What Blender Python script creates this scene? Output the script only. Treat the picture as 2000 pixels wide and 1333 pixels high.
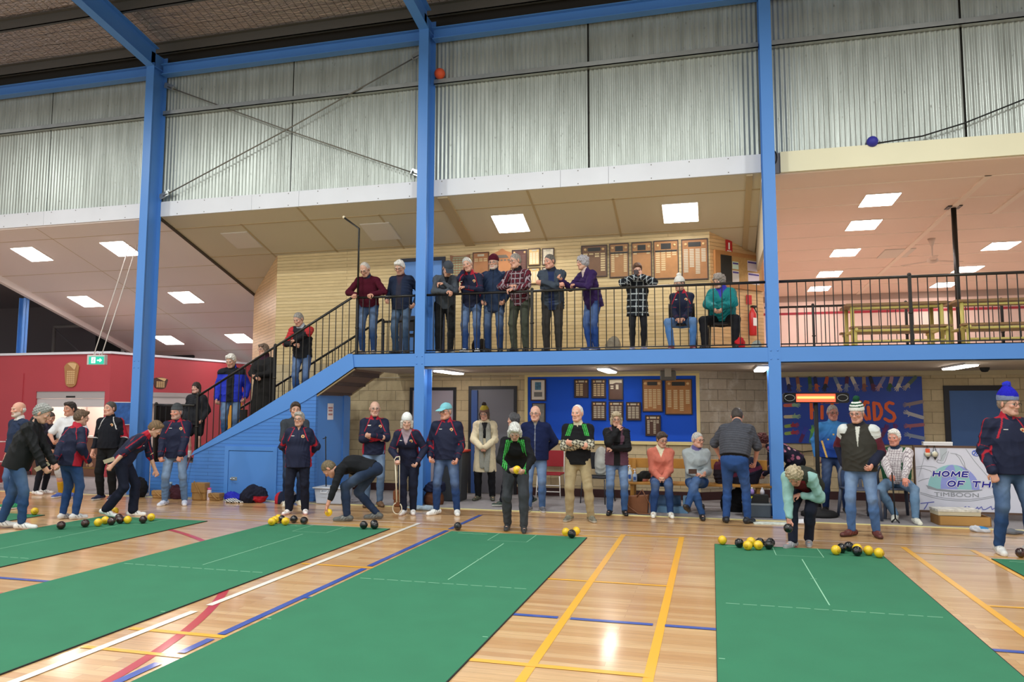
import bpy, bmesh, math, random
import numpy as np
from mathutils import Vector, Matrix

C = bpy.context.scene.collection
SC = bpy.context.scene
PI = math.pi
for _o in list(bpy.data.objects):
    bpy.data.objects.remove(_o)

# ------------------------------------------------------------------ camera, world, exposure
cam_d = bpy.data.cameras.new('camera')
cam = bpy.data.objects.new('camera', cam_d)
C.objects.link(cam)
cam_d.sensor_width = 36.0
cam_d.lens = 1467.75 * 36.0 / 2000.0
cam_d.clip_start = 0.05
cam_d.clip_end = 200
_y, _p, _r = math.radians(14.851), math.radians(5.114), math.radians(0.141)
_f = Vector((-math.sin(_y) * math.cos(_p), math.cos(_y) * math.cos(_p), math.sin(_p)))
_rt = Vector((math.cos(_y), math.sin(_y), 0))
_up = _rt.cross(_f)
_r2 = _rt * math.cos(_r) + _up * math.sin(_r)
_u2 = -_rt * math.sin(_r) + _up * math.cos(_r)
cam.matrix_world = Matrix(((_r2.x, _u2.x, -_f.x, 0), (_r2.y, _u2.y, -_f.y, 0), (_r2.z, _u2.z, -_f.z, 1.65), (0, 0, 0, 1)))
SC.camera = cam
SC.view_settings.view_transform = 'Standard'
SC.view_settings.look = 'None'
SC.view_settings.exposure = 0.0
SC.view_settings.gamma = 1.0
SC.view_settings.use_curve_mapping = False
SC.cycles.max_bounces = 7
SC.cycles.diffuse_bounces = 4
SC.cycles.sample_clamp_indirect = 4.0
world = bpy.data.worlds.new('hall_air')
SC.world = world
world.use_nodes = True
world.node_tree.nodes['Background'].inputs[0].default_value = (1.0, 0.97, 0.93, 1)
world.node_tree.nodes['Background'].inputs[1].default_value = 0.78

# high bay lamps of the hall, hung under the rafters (light first, housings built further down)
HIGH_BAYS = [(-13.2, 7.8), (-7.8, 7.8), (-2.0, 7.8), (3.8, 7.8), (-13.2, 2.6), (-7.8, 2.6), (-2.0, 2.6), (3.8, 2.6), (-7.8, -2.6), (-2.0, -2.6), (3.8, -2.6)]
HB_Z = 8.35
for hx, hy in HIGH_BAYS:
    ld = bpy.data.lights.new('high_bay_light', 'AREA')
    ld.shape = 'DISK'
    ld.size = 0.42
    ld.energy = 215
    ld.color = (0.97, 1.0, 0.96)
    lo = bpy.data.objects.new('high_bay_light', ld)
    lo.location = (hx, hy, HB_Z - 0.33)
    C.objects.link(lo)

# ------------------------------------------------------------------ helpers
def lin(c):
    if isinstance(c, str):
        c = tuple(int(c[i:i + 2], 16) / 255 for i in (0, 2, 4))
    return tuple((v / 12.92 if v <= 0.04045 else ((v + 0.055) / 1.055) ** 2.4) for v in c)

def L4(c):
    return (*lin(c), 1.0)

MATS = {}
def mat(name, col='808080', rough=0.6, metal=0.0, spec=0.5, bump=0.0, bscale=60.0, var=0.0, vscale=4.0, attr=False, emit=0.0, coat=0.0, alpha=None, trans=0.0):
    if name in MATS:
        return MATS[name]
    m = bpy.data.materials.new(name)
    m.use_nodes = True
    nt = m.node_tree
    b = nt.nodes['Principled BSDF']
    b.inputs['Roughness'].default_value = rough
    b.inputs['Metallic'].default_value = metal
    b.inputs['Specular IOR Level'].default_value = spec
    b.inputs['Base Color'].default_value = L4(col)
    if coat:
        b.inputs['Coat Weight'].default_value = coat
        b.inputs['Coat Roughness'].default_value = 0.08
    if trans:
        b.inputs['Transmission Weight'].default_value = trans
    if emit:
        b.inputs['Emission Color'].default_value = L4(col)
        b.inputs['Emission Strength'].default_value = emit
    src = None
    if attr:
        a = nt.nodes.new('ShaderNodeAttribute')
        a.attribute_name = 'Col'
        src = a.outputs['Color']
    if var or bump:
        tc = nt.nodes.new('ShaderNodeTexCoord')
    if var:
        n = nt.nodes.new('ShaderNodeTexNoise')
        n.inputs['Scale'].default_value = vscale
        n.inputs['Detail'].default_value = 5
        nt.links.new(tc.outputs['Object'], n.inputs['Vector'])
        mr = nt.nodes.new('ShaderNodeMapRange')
        mr.inputs['From Min'].default_value = 0.3
        mr.inputs['From Max'].default_value = 0.7
        mr.inputs['To Min'].default_value = 1 - var
        mr.inputs['To Max'].default_value = 1 + var
        nt.links.new(n.outputs['Fac'], mr.inputs['Value'])
        mx = nt.nodes.new('ShaderNodeMix')
        mx.data_type = 'RGBA'
        mx.blend_type = 'MULTIPLY'
        mx.inputs[0].default_value = 1
        if src is None:
            mx.inputs[6].default_value = L4(col)
        else:
            nt.links.new(src, mx.inputs[6])
        nt.links.new(mr.outputs['Result'], mx.inputs[7])
        src = mx.outputs[2]
    if src is not None:
        nt.links.new(src, b.inputs['Base Color'])
    if bump:
        n2 = nt.nodes.new('ShaderNodeTexNoise')
        n2.inputs['Scale'].default_value = bscale
        n2.inputs['Detail'].default_value = 3
        nt.links.new(tc.outputs['Object'], n2.inputs['Vector'])
        bp = nt.nodes.new('ShaderNodeBump')
        bp.inputs['Strength'].default_value = bump
        bp.inputs['Distance'].default_value = 0.01
        nt.links.new(n2.outputs['Fac'], bp.inputs['Height'])
        nt.links.new(bp.outputs['Normal'], b.inputs['Normal'])
    MATS[name] = m
    return m

class G:
    """collects simple solids into one mesh"""
    def __init__(s):
        s.v = []; s.f = []; s.m = []; s.mi = 0; s.sm = []
        s.T = Matrix.Identity(4)
    def add(s, vs, fs, smooth=False):
        o = len(s.v)
        s.v += [tuple(s.T @ Vector(v)) for v in vs]
        s.f += [tuple(i + o for i in f) for f in fs]
        s.m += [s.mi] * len(fs)
        s.sm += [smooth] * len(fs)
        return s
    def box(s, x0, y0, z0, x1, y1, z1):
        x0, x1 = min(x0, x1), max(x0, x1); y0, y1 = min(y0, y1), max(y0, y1); z0, z1 = min(z0, z1), max(z0, z1)
        return s.add([(x0, y0, z0), (x1, y0, z0), (x1, y1, z0), (x0, y1, z0), (x0, y0, z1), (x1, y0, z1), (x1, y1, z1), (x0, y1, z1)],
                     [(0, 3, 2, 1), (4, 5, 6, 7), (0, 1, 5, 4), (1, 2, 6, 5), (2, 3, 7, 6), (3, 0, 4, 7)])
    def bar(s, a, b, w, h=None, up=(0, 0, 1)):
        """rectangular bar from a to b"""
        h = h or w
        a = Vector(a); b = Vector(b); d = (b - a).normalized()
        u = Vector(up)
        if abs(d.dot(u)) > 0.98: u = Vector((0, 1, 0))
        r = d.cross(u).normalized(); u = r.cross(d)
        vs = []
        for p in (a, b):
            for sx, sz in ((-1, -1), (1, -1), (1, 1), (-1, 1)):
                vs.append(tuple(p + r * sx * w / 2 + u * sz * h / 2))
        return s.add(vs, [(0, 1, 2, 3), (7, 6, 5, 4), (0, 4, 5, 1), (1, 5, 6, 2), (2, 6, 7, 3), (3, 7, 4, 0)])
    def tube(s, pts, r, n=8, caps=True):
        pts = [Vector(p) for p in pts]
        rs = r if isinstance(r, (list, tuple)) else [r] * len(pts)
        vs = []; fs = []
        t = (pts[1] - pts[0]).normalized()
        u = Vector((0, 0, 1)) if abs(t.z) < 0.9 else Vector((1, 0, 0))
        for i, p in enumerate(pts):
            if i == 0: t = (pts[1] - pts[0])
            elif i == len(pts) - 1: t = (pts[-1] - pts[-2])
            else: t = (pts[i + 1] - pts[i - 1])
            if t.length < 1e-9: t = Vector((0, 0, 1))
            t.normalize()
            x = t.cross(u)
            if x.length < 1e-4:
                x = t.cross(Vector((0.3, 0.9, 0.1)))
            x.normalize(); y = x.cross(t).normalized(); u = y
            for k in range(n):
                a = 2 * PI * k / n
                vs.append(tuple(p + (x * math.cos(a) + y * math.sin(a)) * rs[i]))
        for i in range(len(pts) - 1):
            for k in range(n):
                a = i * n + k; b = i * n + (k + 1) % n
                fs.append((a, b, b + n, a + n))
        s.add(vs, fs, True)
        if caps:
            o = len(s.v)
            s.f.append(tuple(range(o - n * len(pts), o - n * len(pts) + n))[::-1]); s.m.append(s.mi); s.sm.append(False)
            s.f.append(tuple(range(o - n, o))); s.m.append(s.mi); s.sm.append(False)
        return s
    def lathe(s, prof, n=20, c=(0, 0, 0)):
        vs = []; fs = []
        for r, z in prof:
            for k in range(n):
                a = 2 * PI * k / n
                vs.append((c[0] + r * math.cos(a), c[1] + r * math.sin(a), c[2] + z))
        for i in range(len(prof) - 1):
            for k in range(n):
                a = i * n + k; b = i * n + (k + 1) % n
                fs.append((a, b, b + n, a + n))
        s.add(vs, fs, True)
        o = len(s.v)
        s.f.append(tuple(range(o - n * len(prof), o - n * len(prof) + n))[::-1]); s.m.append(s.mi); s.sm.append(False)
        s.f.append(tuple(range(o - n, o))); s.m.append(s.mi); s.sm.append(False)
        return s
    def ball(s, c, r, n=12, sx=1, sy=1, sz=1):
        prof = []
        vs = []; fs = []
        m = n // 2 + 2
        for i in range(1, m):
            t = PI * i / m
            for k in range(n):
                a = 2 * PI * k / n
                vs.append((c[0] + r * sx * math.sin(t) * math.cos(a), c[1] + r * sy * math.sin(t) * math.sin(a), c[2] + r * sz * math.cos(t)))
        for i in range(m - 2):
            for k in range(n):
                a = i * n + k; b = i * n + (k + 1) % n
                fs.append((b, a, a + n, b + n))
        vs += [(c[0], c[1], c[2] + r * sz), (c[0], c[1], c[2] - r * sz)]
        T = len(vs) - 2; B = len(vs) - 1
        for k in range(n):
            fs.append((k, (k + 1) % n, T))
            fs.append(((m - 2) * n + (k + 1) % n, (m - 2) * n + k, B))
        return s.add(vs, fs, True)
    def prism(s, poly, d0, d1, axis='y'):
        """extrude a 2D polygon (x,z) along y, or (x,y) along z"""
        n = len(poly)
        mk = (lambda p, d: (p[0], d, p[1])) if axis == 'y' else ((lambda p, d: (p[0], p[1], d)) if axis == 'z' else (lambda p, d: (d, p[0], p[1])))
        vs = [mk(p, d0) for p in poly] + [mk(p, d1) for p in poly]
        fs = [tuple(range(n)), tuple(range(2 * n - 1, n - 1, -1))]
        for i in range(n):
            j = (i + 1) % n
            fs.append((i, i + n, j + n, j))
        return s.add(vs, fs)
    def mesh(s, name, mats, fixn=True):
        me = bpy.data.meshes.new(name)
        me.from_pydata(s.v, [], s.f)
        for m in (mats if isinstance(mats, (list, tuple)) else [mats]):
            me.materials.append(m)
        me.polygons.foreach_set('material_index', s.m)
        me.polygons.foreach_set('use_smooth', s.sm)
        if fixn:
            bm = bmesh.new(); bm.from_mesh(me)
            bmesh.ops.recalc_face_normals(bm, faces=bm.faces)
            bm.to_mesh(me); bm.free()
        me.update()
        return me

def obj(name, g, mats, parent=None, loc=None, rz=None, bevel=0.0, kind=None):
    me = g.mesh(name, mats) if isinstance(g, G) else g
    o = bpy.data.objects.new(name, me)
    C.objects.link(o)
    if parent: o.parent = parent
    if loc: o.location = loc
    if rz is not None: o.rotation_euler = (0, 0, rz)
    if bevel:
        b = o.modifiers.new('bevel', 'BEVEL'); b.width = bevel; b.segments = 2; b.limit_method = 'ANGLE'
    if kind: o['kind'] = kind
    return o

def tag(o, label, cat, group=None):
    o['label'] = label; o['category'] = cat
    if group: o['group'] = group
    return o

def thing(name, label, cat, loc=(0, 0, 0), rz=0.0, group=None):
    o = bpy.data.objects.new(name, None)
    o.empty_display_size = 0.1
    C.objects.link(o); o.location = loc; o.rotation_euler = (0, 0, rz)
    return tag(o, label, cat, group)

def dup(root, loc, rz=None, label=None, group=None):
    r = root.copy(); C.objects.link(r); r.location = loc
    if rz is not None: r.rotation_euler = (0, 0, rz)
    if label: r['label'] = label
    if group: r['group'] = group
    for ch in list(root.children):
        c = ch.copy(); C.objects.link(c); c.parent = r
        for g in ch.children:
            d = g.copy(); C.objects.link(d); d.parent = c
    return r

def text_mesh(name, s, size, depth, m, parent, loc, rot=(PI / 2, 0, 0), shear=0.0, bold=0.0, align='CENTER', sx=1.0):
    cu = bpy.data.curves.new(name, 'FONT')
    cu.body = s; cu.size = size; cu.extrude = depth; cu.shear = shear; cu.offset = bold
    cu.align_x = align; cu.align_y = 'CENTER'
    cu.materials.append(m)
    o = bpy.data.objects.new(name, cu)
    C.objects.link(o)
    bpy.context.view_layer.update()
    me = bpy.data.meshes.new_from_object(o.evaluated_get(bpy.context.evaluated_depsgraph_get()))
    bpy.data.objects.remove(o)
    if not len(me.materials): me.materials.append(m)
    o = bpy.data.objects.new(name, me)
    C.objects.link(o); o.parent = parent; o.location = loc; o.rotation_euler = rot; o.scale = (sx, 1, 1)
    return o
# ------------------------------------------------------------------ soft bodies: distance fields turned into meshes
class Pr:
    """a cone with round ends a->b (radii ra, rb), pressed flat by `fl` along axis `n`; or an ellipsoid"""
    def __init__(s, a, b, ra, rb=None, lab=0, k=0.02, n=None, fl=1.0, ell=None):
        s.a = np.array(a, float); s.b = np.array(b, float); s.ra = ra; s.rb = ra if rb is None else rb
        s.lab = lab; s.k = k; s.n = None if n is None else np.array(n, float) / np.linalg.norm(n); s.fl = fl
        s.ell = ell     # (axes 3x3 rows, radii 3)
        if ell is not None:
            r = max(ell[1]); s.lo = s.a - r; s.hi = s.a + r
        else:
            r = max(s.ra, s.rb); s.lo = np.minimum(s.a, s.b) - r; s.hi = np.maximum(s.a, s.b) + r
    def d(s, p):
        if s.ell is not None:
            q = (p - s.a) @ s.ell[0].T
            r = s.ell[1]
            k0 = np.sqrt(((q / r) ** 2).sum(-1)) + 1e-9
            k1 = np.sqrt(((q / (r * r)) ** 2).sum(-1)) + 1e-9
            return k0 * (k0 - 1) / k1, k0 * 0
        q = p - s.a
        ab = s.b - s.a
        if s.n is not None:
            q = q + (s.fl - 1) * (q @ s.n)[..., None] * s.n
            ab = ab + (s.fl - 1) * (ab @ s.n) * s.n
        L = ab @ ab
        t = np.clip((q @ ab) / L, 0, 1) if L > 1e-9 else q[..., 0] * 0
        dd = np.sqrt(((q - t[..., None] * ab) ** 2).sum(-1)) - (s.ra + (s.rb - s.ra) * t)
        if s.n is not None: dd = dd / (1 + (s.fl - 1) * 0.45)
        return dd, t

def ell(c, ax, r, lab=0, k=0.015):
    return Pr(c, c, 0, lab=lab, k=k, ell=(np.array(ax, float), np.array(r, float)))

CORN = [(i, j, k) for i in (0, 1) for j in (0, 1) for k in (0, 1)]
EDG = [(a, b) for a in range(8) for b in range(a + 1, 8) if sum(abs(CORN[a][i] - CORN[b][i]) for i in range(3)) == 1]

def nets(V, org, h):
    s = V < 0
    c = np.zeros(tuple(n - 1 for n in V.shape), np.int8)
    for i, j, k in CORN:
        c += s[i:V.shape[0] - 1 + i, j:V.shape[1] - 1 + j, k:V.shape[2] - 1 + k]
    mixed = (c > 0) & (c < 8)
    idx = np.full(c.shape, -1, np.int64)
    ijk = np.argwhere(mixed)
    idx[mixed] = np.arange(len(ijk))
    acc = np.zeros((len(ijk), 3)); cnt = np.zeros(len(ijk))
    vals = [V[ijk[:, 0] + o[0], ijk[:, 1] + o[1], ijk[:, 2] + o[2]] for o in CORN]
    for a, b in EDG:
        va, vb = vals[a], vals[b]
        m = (va < 0) != (vb < 0)
        t = np.where(m, va / np.where(m, va - vb, 1), 0)
        p = np.array(CORN[a]) + t[:, None] * (np.array(CORN[b]) - np.array(CORN[a]))
        acc[m] += p[m]; cnt += m
    verts = org + h * (ijk + acc / cnt[:, None])
    quads = []
    for ax in range(3):
        u, w = (ax + 1) % 3, (ax + 2) % 3
        sl0 = [slice(1, -1)] * 3; sl1 = [slice(1, -1)] * 3
        sl0[ax] = slice(0, -1); sl1[ax] = slice(1, None)
        A = s[tuple(sl0)]; B = s[tuple(sl1)]
        e = np.argwhere(A != B)
        if not len(e): continue
        flip = A[tuple(e.T)]
        base = e.copy(); base[:, u] += 1; base[:, w] += 1
        def cell(du, dw):
            q = base.copy(); q[:, u] -= du; q[:, w] -= dw
            return idx[tuple(q.T)]
        q = np.stack([cell(1, 1), cell(0, 1), cell(0, 0), cell(1, 0)], 1)
        q[~flip] = q[~flip][:, ::-1]
        quads.append(q)
    quads = np.concatenate(quads) if quads else np.zeros((0, 4), int)
    return verts, quads[(quads >= 0).all(1)]

def blob(prims, h, cut=(), fold=0.0, seed=0, fdir=(1, 1, 1), flen=0.1, sub=()):
    """prims united smoothly; `cut` = planes (point, normal): what lies on the normal's side goes"""
    pad = 0.035 + 2 * h
    lo = np.min([p.lo for p in prims], 0) - pad; hi = np.max([p.hi for p in prims], 0) + pad
    n = np.ceil((hi - lo) / h).astype(int) + 1
    V = np.full(tuple(n), 0.5)
    ax = [lo[i] + h * np.arange(n[i]) for i in range(3)]
    for p in prims:
        i0 = np.maximum(((p.lo - pad - lo) / h).astype(int), 0); i1 = np.minimum(((p.hi + pad - lo) / h).astype(int) + 2, n)
        g = np.stack(np.meshgrid(*[ax[i][i0[i]:i1[i]] for i in range(3)], indexing='ij'), -1)
        d, _ = p.d(g)
        sl = tuple(slice(i0[i], i1[i]) for i in range(3))
        o = V[sl]
        hh = np.clip(0.5 + 0.5 * (o - d) / p.k, 0, 1)
        V[sl] = o + (d - o) * hh - p.k * hh * (1 - hh)
    if fold:
        rr = np.random.RandomState(seed)
        near = np.argwhere(np.abs(V) < 0.03)
        P = lo + h * near
        f = np.zeros(len(P))
        for _ in range(4):
            kv = rr.normal(size=3) * np.array(fdir); kv *= 2 * PI / (flen * rr.uniform(0.6, 1.5)) / np.linalg.norm(kv)
            kw = rr.normal(size=3) * 9
            ph0 = P @ kv * 0.6 + 2.2 * np.sin(P @ kw) + rr.uniform(0, 6)
            f += (0.5 - np.abs(np.sin(ph0)) ** 0.7) * np.clip(0.5 + np.sin(P @ (kw[::-1] * 0.7) + rr.uniform(0, 6)), 0, 1.3)
        V[tuple(near.T)] -= fold * 0.5 * f
    for c0, cn in cut:
        cn = np.array(cn, float); cn /= np.linalg.norm(cn)
        c0 = np.array(c0, float)
        D = (ax[0] - c0[0])[:, None, None] * cn[0] + (ax[1] - c0[1])[None, :, None] * cn[1] + (ax[2] - c0[2])[None, None, :] * cn[2]
        V = np.maximum(V, D)
    for p in sub:
        i0 = np.maximum(((p.lo - lo) / h).astype(int), 0); i1 = np.minimum(((p.hi - lo) / h).astype(int) + 2, n)
        if (i1 <= i0).any(): continue
        sl = tuple(slice(i0[i], i1[i]) for i in range(3))
        gg = np.stack(np.meshgrid(*[ax[i][i0[i]:i1[i]] for i in range(3)], indexing='ij'), -1)
        V[sl] = np.maximum(V[sl], -p.d(gg)[0])
    V[0] = V[-1] = 0.5; V[:, 0] = V[:, -1] = 0.5; V[:, :, 0] = V[:, :, -1] = 0.5
    v, q = nets(V, lo, h)
    return v, q

def near(prims, v):
    D = []; T = []
    for p in prims:
        d, t = p.d(v); D.append(d); T.append(t)
    D = np.array(D); T = np.array(T)
    i = D.argmin(0)
    return i, T[i, np.arange(len(v))], np.array([p.lab for p in prims], dtype=object)[i]

def soft(name, parts, m, parent=None, org=(0, 0, 0)):
    """parts: list of (verts, quads, colours)"""
    vs = []; fs = []; cs = []; o = 0
    for v, q, c in parts:
        vs.append(v - np.array(org)); fs.append(q + o); cs.append(np.broadcast_to(c, (len(v), 3))); o += len(v)
    v = np.concatenate(vs); f = np.concatenate(fs); c = np.concatenate(cs)
    me = bpy.data.meshes.new(name)
    me.vertices.add(len(v)); me.vertices.foreach_set('co', v.ravel())
    me.loops.add(len(f) * 4); me.loops.foreach_set('vertex_index', f.ravel().astype(np.int32))
    me.polygons.add(len(f)); me.polygons.foreach_set('loop_start', np.arange(0, len(f) * 4, 4, dtype=np.int32))
    me.polygons.foreach_set('use_smooth', np.ones(len(f), bool))
    me.update(); me.validate()
    ca = me.color_attributes.new('Col', 'FLOAT_COLOR', 'POINT')
    ca.data.foreach_set('color', np.concatenate([c, np.ones((len(v), 1))], 1).ravel())
    me.materials.append(m)
    ob = bpy.data.objects.new(name, me); C.objects.link(ob)
    if parent: ob.parent = parent
    return ob

def unit(v):
    v = np.array(v, float); return v / (np.linalg.norm(v) + 1e-12)

def rotv(v, ax, a):
    ax = unit(ax); v = np.array(v, float)
    return v * math.cos(a) + np.cross(ax, v) * math.sin(a) + ax * (ax @ v) * (1 - math.cos(a))

def ik(a, t, l1, l2, pole):
    a = np.array(a); t = np.array(t, float); d = t - a; L = np.linalg.norm(d)
    if L > (l1 + l2) * 0.998: t = a + d / L * (l1 + l2) * 0.998; d = t - a; L = np.linalg.norm(d)
    x = (l1 * l1 - l2 * l2 + L * L) / (2 * L)
    y = math.sqrt(max(l1 * l1 - x * x, 0))
    e = d / L; p = np.array(pole, float); p = p - e * (p @ e); p = unit(p)
    return a + e * x + p * y, t

skin_m = mat('skin', attr=True, rough=0.52, var=0.06, vscale=30, bump=0.05, bscale=250)
hair_m = mat('hair', attr=True, rough=0.62, var=0.38, vscale=70, bump=0.7, bscale=120)
cloth_m = mat('woven_cloth', attr=True, rough=0.85, spec=0.25, var=0.10, vscale=14, bump=0.18, bscale=300)
shell_m = mat('shell_cloth', attr=True, rough=0.72, spec=0.25, var=0.06, vscale=12, bump=0.10, bscale=90)
knit_m = mat('knit', attr=True, rough=0.95, spec=0.15, var=0.12, vscale=60, bump=0.5, bscale=200)
denim_m = mat('denim', attr=True, rough=0.9, spec=0.15, var=0.16, vscale=9, bump=0.25, bscale=260)
shoe_m = mat('shoe_upper', attr=True, rough=0.5, var=0.05, vscale=40)
frame_m = mat('spectacle_frame', '2a2422', 0.3)

NAVY = '1a1f38'
CLUB = dict(kind='club', col=NAVY)

def top_colour(fit, v, lab, t, fr):
    """fr: neck base, left, front, up axes. returns linear colours"""
    nb, Lx, Fx, Ux, s = fr
    q = (v - nb) / s
    u = q @ Lx; f = q @ Fx; w = q @ Ux
    base = np.array(lin(fit['col']))
    c = np.tile(base, (len(v), 1))
    k = fit.get('kind')
    islv = np.array([str(x).startswith('arm') for x in lab]); fore = np.array([str(x).startswith('arm2') for x in lab])
    coll = np.array([x == 'collar' for x in lab])
    au = np.abs(u)
    if k in ('club', 'clubpolo'):
        red = np.array(lin('a81c30'))
        pipe = (np.abs(au - (0.075 + 0.42 * np.clip(-w - 0.01, 0, 1))) < 0.0072) & (w < -0.0) & (w > -0.22)
        if k == 'club':
            c[coll] = red
            op = (f > 0.0) & (w > -0.075) & (au < (w + 0.075) * 0.36) & ~islv
            c[op] = np.array(lin(fit.get('inner', '20243c')))
            coll = coll & ~op
            c[pipe & ~coll] = red
            side = (w < -0.30) & (au > 0.155 * fit['_b']) & ~islv & (f < 0.06)
            c[side] = red
            under = np.zeros(len(v), bool)
            for ae, aw in fit['_arms']:
                ad = unit(aw - ae); r_ = v - ae; off = r_ - (r_ @ ad)[:, None] * ad
                dn = unit(-fit['_U'] - ad * (-fit['_U'] @ ad)) + np.sign((ae - nb) @ Lx) * -0.5 * Lx
                under |= fore & (t > 0.35 + 0.1) & ((off @ unit(dn)) > 0.028 * s) & (np.linalg.norm(off, axis=1) < 0.09)
            c[under] = red
            yoke = ~islv & (w > -0.035) & (au > 0.07) & (f < 0.03)
            c[yoke] = red * 0.9
            seam = islv & (np.abs(np.sin(t * 3.1 + 0.6)) < 0.03)
            c[seam] = red * 0.6
            c[islv & ~fore & (t < 0.9) & (np.abs(f + 0.005) < 0.009)] = red * 0.8
            c[fore & ~under & (np.abs(f - 0.05) < 0.008)] = red * 0.8
        else:
            c[islv & ~fore & (f < 0.02)] = red
            c[pipe] = np.array(lin('c8c4c4'))
            c[islv & fore & (t < 0.12)] = np.array(lin('c8c4c4'))
    elif k == 'plaid':
        a1 = np.array(lin(fit['c2'])); a2 = np.array(lin(fit['c3']))
        p = fit.get('p', 0.085)
        gx = np.mod(u + 0.4 * f, p); gz = np.mod(w + (0.3 * t * islv), p)
        bx = gx < p * 0.45; bz = gz < p * 0.45
        c[bx ^ bz] = a1
        c[(np.abs(gx - p * 0.22) < 0.0075) | (np.abs(gz - p * 0.22) < 0.0075)] = a2
    elif k == 'green_trim':
        g = np.array(lin('3fae4c'))
        a1 = np.abs(au - (0.085 + 0.32 * np.clip(-w, 0, 1)))
        st = ~coll & (w < -0.015) & (w > -0.19) & (f > -0.02)
        c[st & (np.abs(a1 - 0.0) < 0.009)] = g
        c[st & (np.abs(a1 - 0.026) < 0.006)] = g
        c[coll & (f > 0.02) & (np.abs(au - 0.045) < 0.01)] = g
        if fit.get('slv'):
            a1 = np.array(lin('b9b4a0')); a2 = np.array(lin('4c4a44'))
            gg = np.mod(v[:, 0] * 1.0 + v[:, 2] * 0.8, 0.07) < 0.025
            g2 = np.mod(v[:, 0] * 0.6 - v[:, 2] * 1.2, 0.09) < 0.028
            m_ = fore | (islv & (t > 0.72))
            c[m_] = a1; c[m_ & (gg ^ g2)] = a2
    elif k == 'stripes':
        st = np.mod(w, 0.036) < 0.016
        c[st] = base * 0.72
    elif k == 'two':       # yoke and body in two colours
        c2 = np.array(lin(fit['c2']))
        c[(w > fit.get('w', -0.14)) & ~coll & ~fore] = c2
        if fit.get('mid'): c[(au < fit['mid']) & (f > 0) & ~islv] = np.array(lin(fit['c4'] if 'c4' in fit else '101014'))
    elif k == 'sleeves':   # vest over a shirt of another colour
        c2 = np.array(lin(fit['c2']))
        c[islv] = c2
        if 'c3' in fit: c[(islv & ~fore & (t > 0.33)) ] = np.array(lin(fit['c3']))
        if 'c5' in fit: c[(islv & fore)] = np.array(lin(fit['c5']))
        if 'c4' in fit: c[~islv & (f > 0.02) & (au < fit.get('mid', 0.03) + 0.10 * np.clip(w + 0.30, 0, 0.4))] = np.array(lin(fit['c4']))
        if fit.get('check'):
            gx = np.mod(u + 0.5 * f, 0.035) < 0.007; gz = np.mod(w + 0.3 * t, 0.035) < 0.007
            ml = islv | (~islv & (f > 0.02) & (au < fit.get('mid', 0.03) + 0.10 * np.clip(w + 0.30, 0, 0.4)))
            c[ml & (gx | gz)] = np.array(lin('8a7f86'))
    elif k == 'floral':
        rr = np.random.RandomState(5)
        for _ in range(130):
            o = v[rr.randint(len(v))]
            c[((v - o) ** 2).sum(1) < rr.uniform(0.016, 0.034) ** 2] = np.array(lin(rr.choice(['b9748c', 'c996a4', '8e5069', '60405a'])))
    elif k == 'bluepolo':
        deep = np.array(lin('1c3f8e')); pale = np.array(lin('3f82c4')); yel = np.array(lin('d9b25c'))
        z = np.clip((-w - 0.12) / 0.25, 0, 1)[:, None]
        c = pale * (1 - z) + deep * z
        c[islv] = pale
        diag = np.abs(au - (0.17 - 0.25 * np.clip(-w - 0.32, 0, 1))) < 0.014
        c[diag & (w < -0.3) & ~islv] = yel
        for (a, b) in ((0.0, -0.2), (-0.08, -0.28), (0.05, -0.31), (0.0, -0.40), (0.07, -0.25)):
            c[((u - a) ** 2 + (w - b) ** 2 < 0.013 ** 2) & (f > 0)] = yel
    if 'vneck' in fit:
        inn = ~islv & (f > 0.0) & (w > -fit.get('vd', 0.13)) & (au < (w + fit.get('vd', 0.13)) * 0.42)
        c[inn] = np.array(lin(fit['vneck']))
    if 'collar' in fit: c[coll] = np.array(lin(fit['collar']))
    if 'cuff' in fit: c[fore & (t > 0.9)] = np.array(lin(fit['cuff']))
    if 'zip' in fit: c[~islv & (f > 0) & (au < 0.006)] = np.array(lin(fit['zip']))
    if 'quilt' in fit:
        pass
    return c

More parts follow.
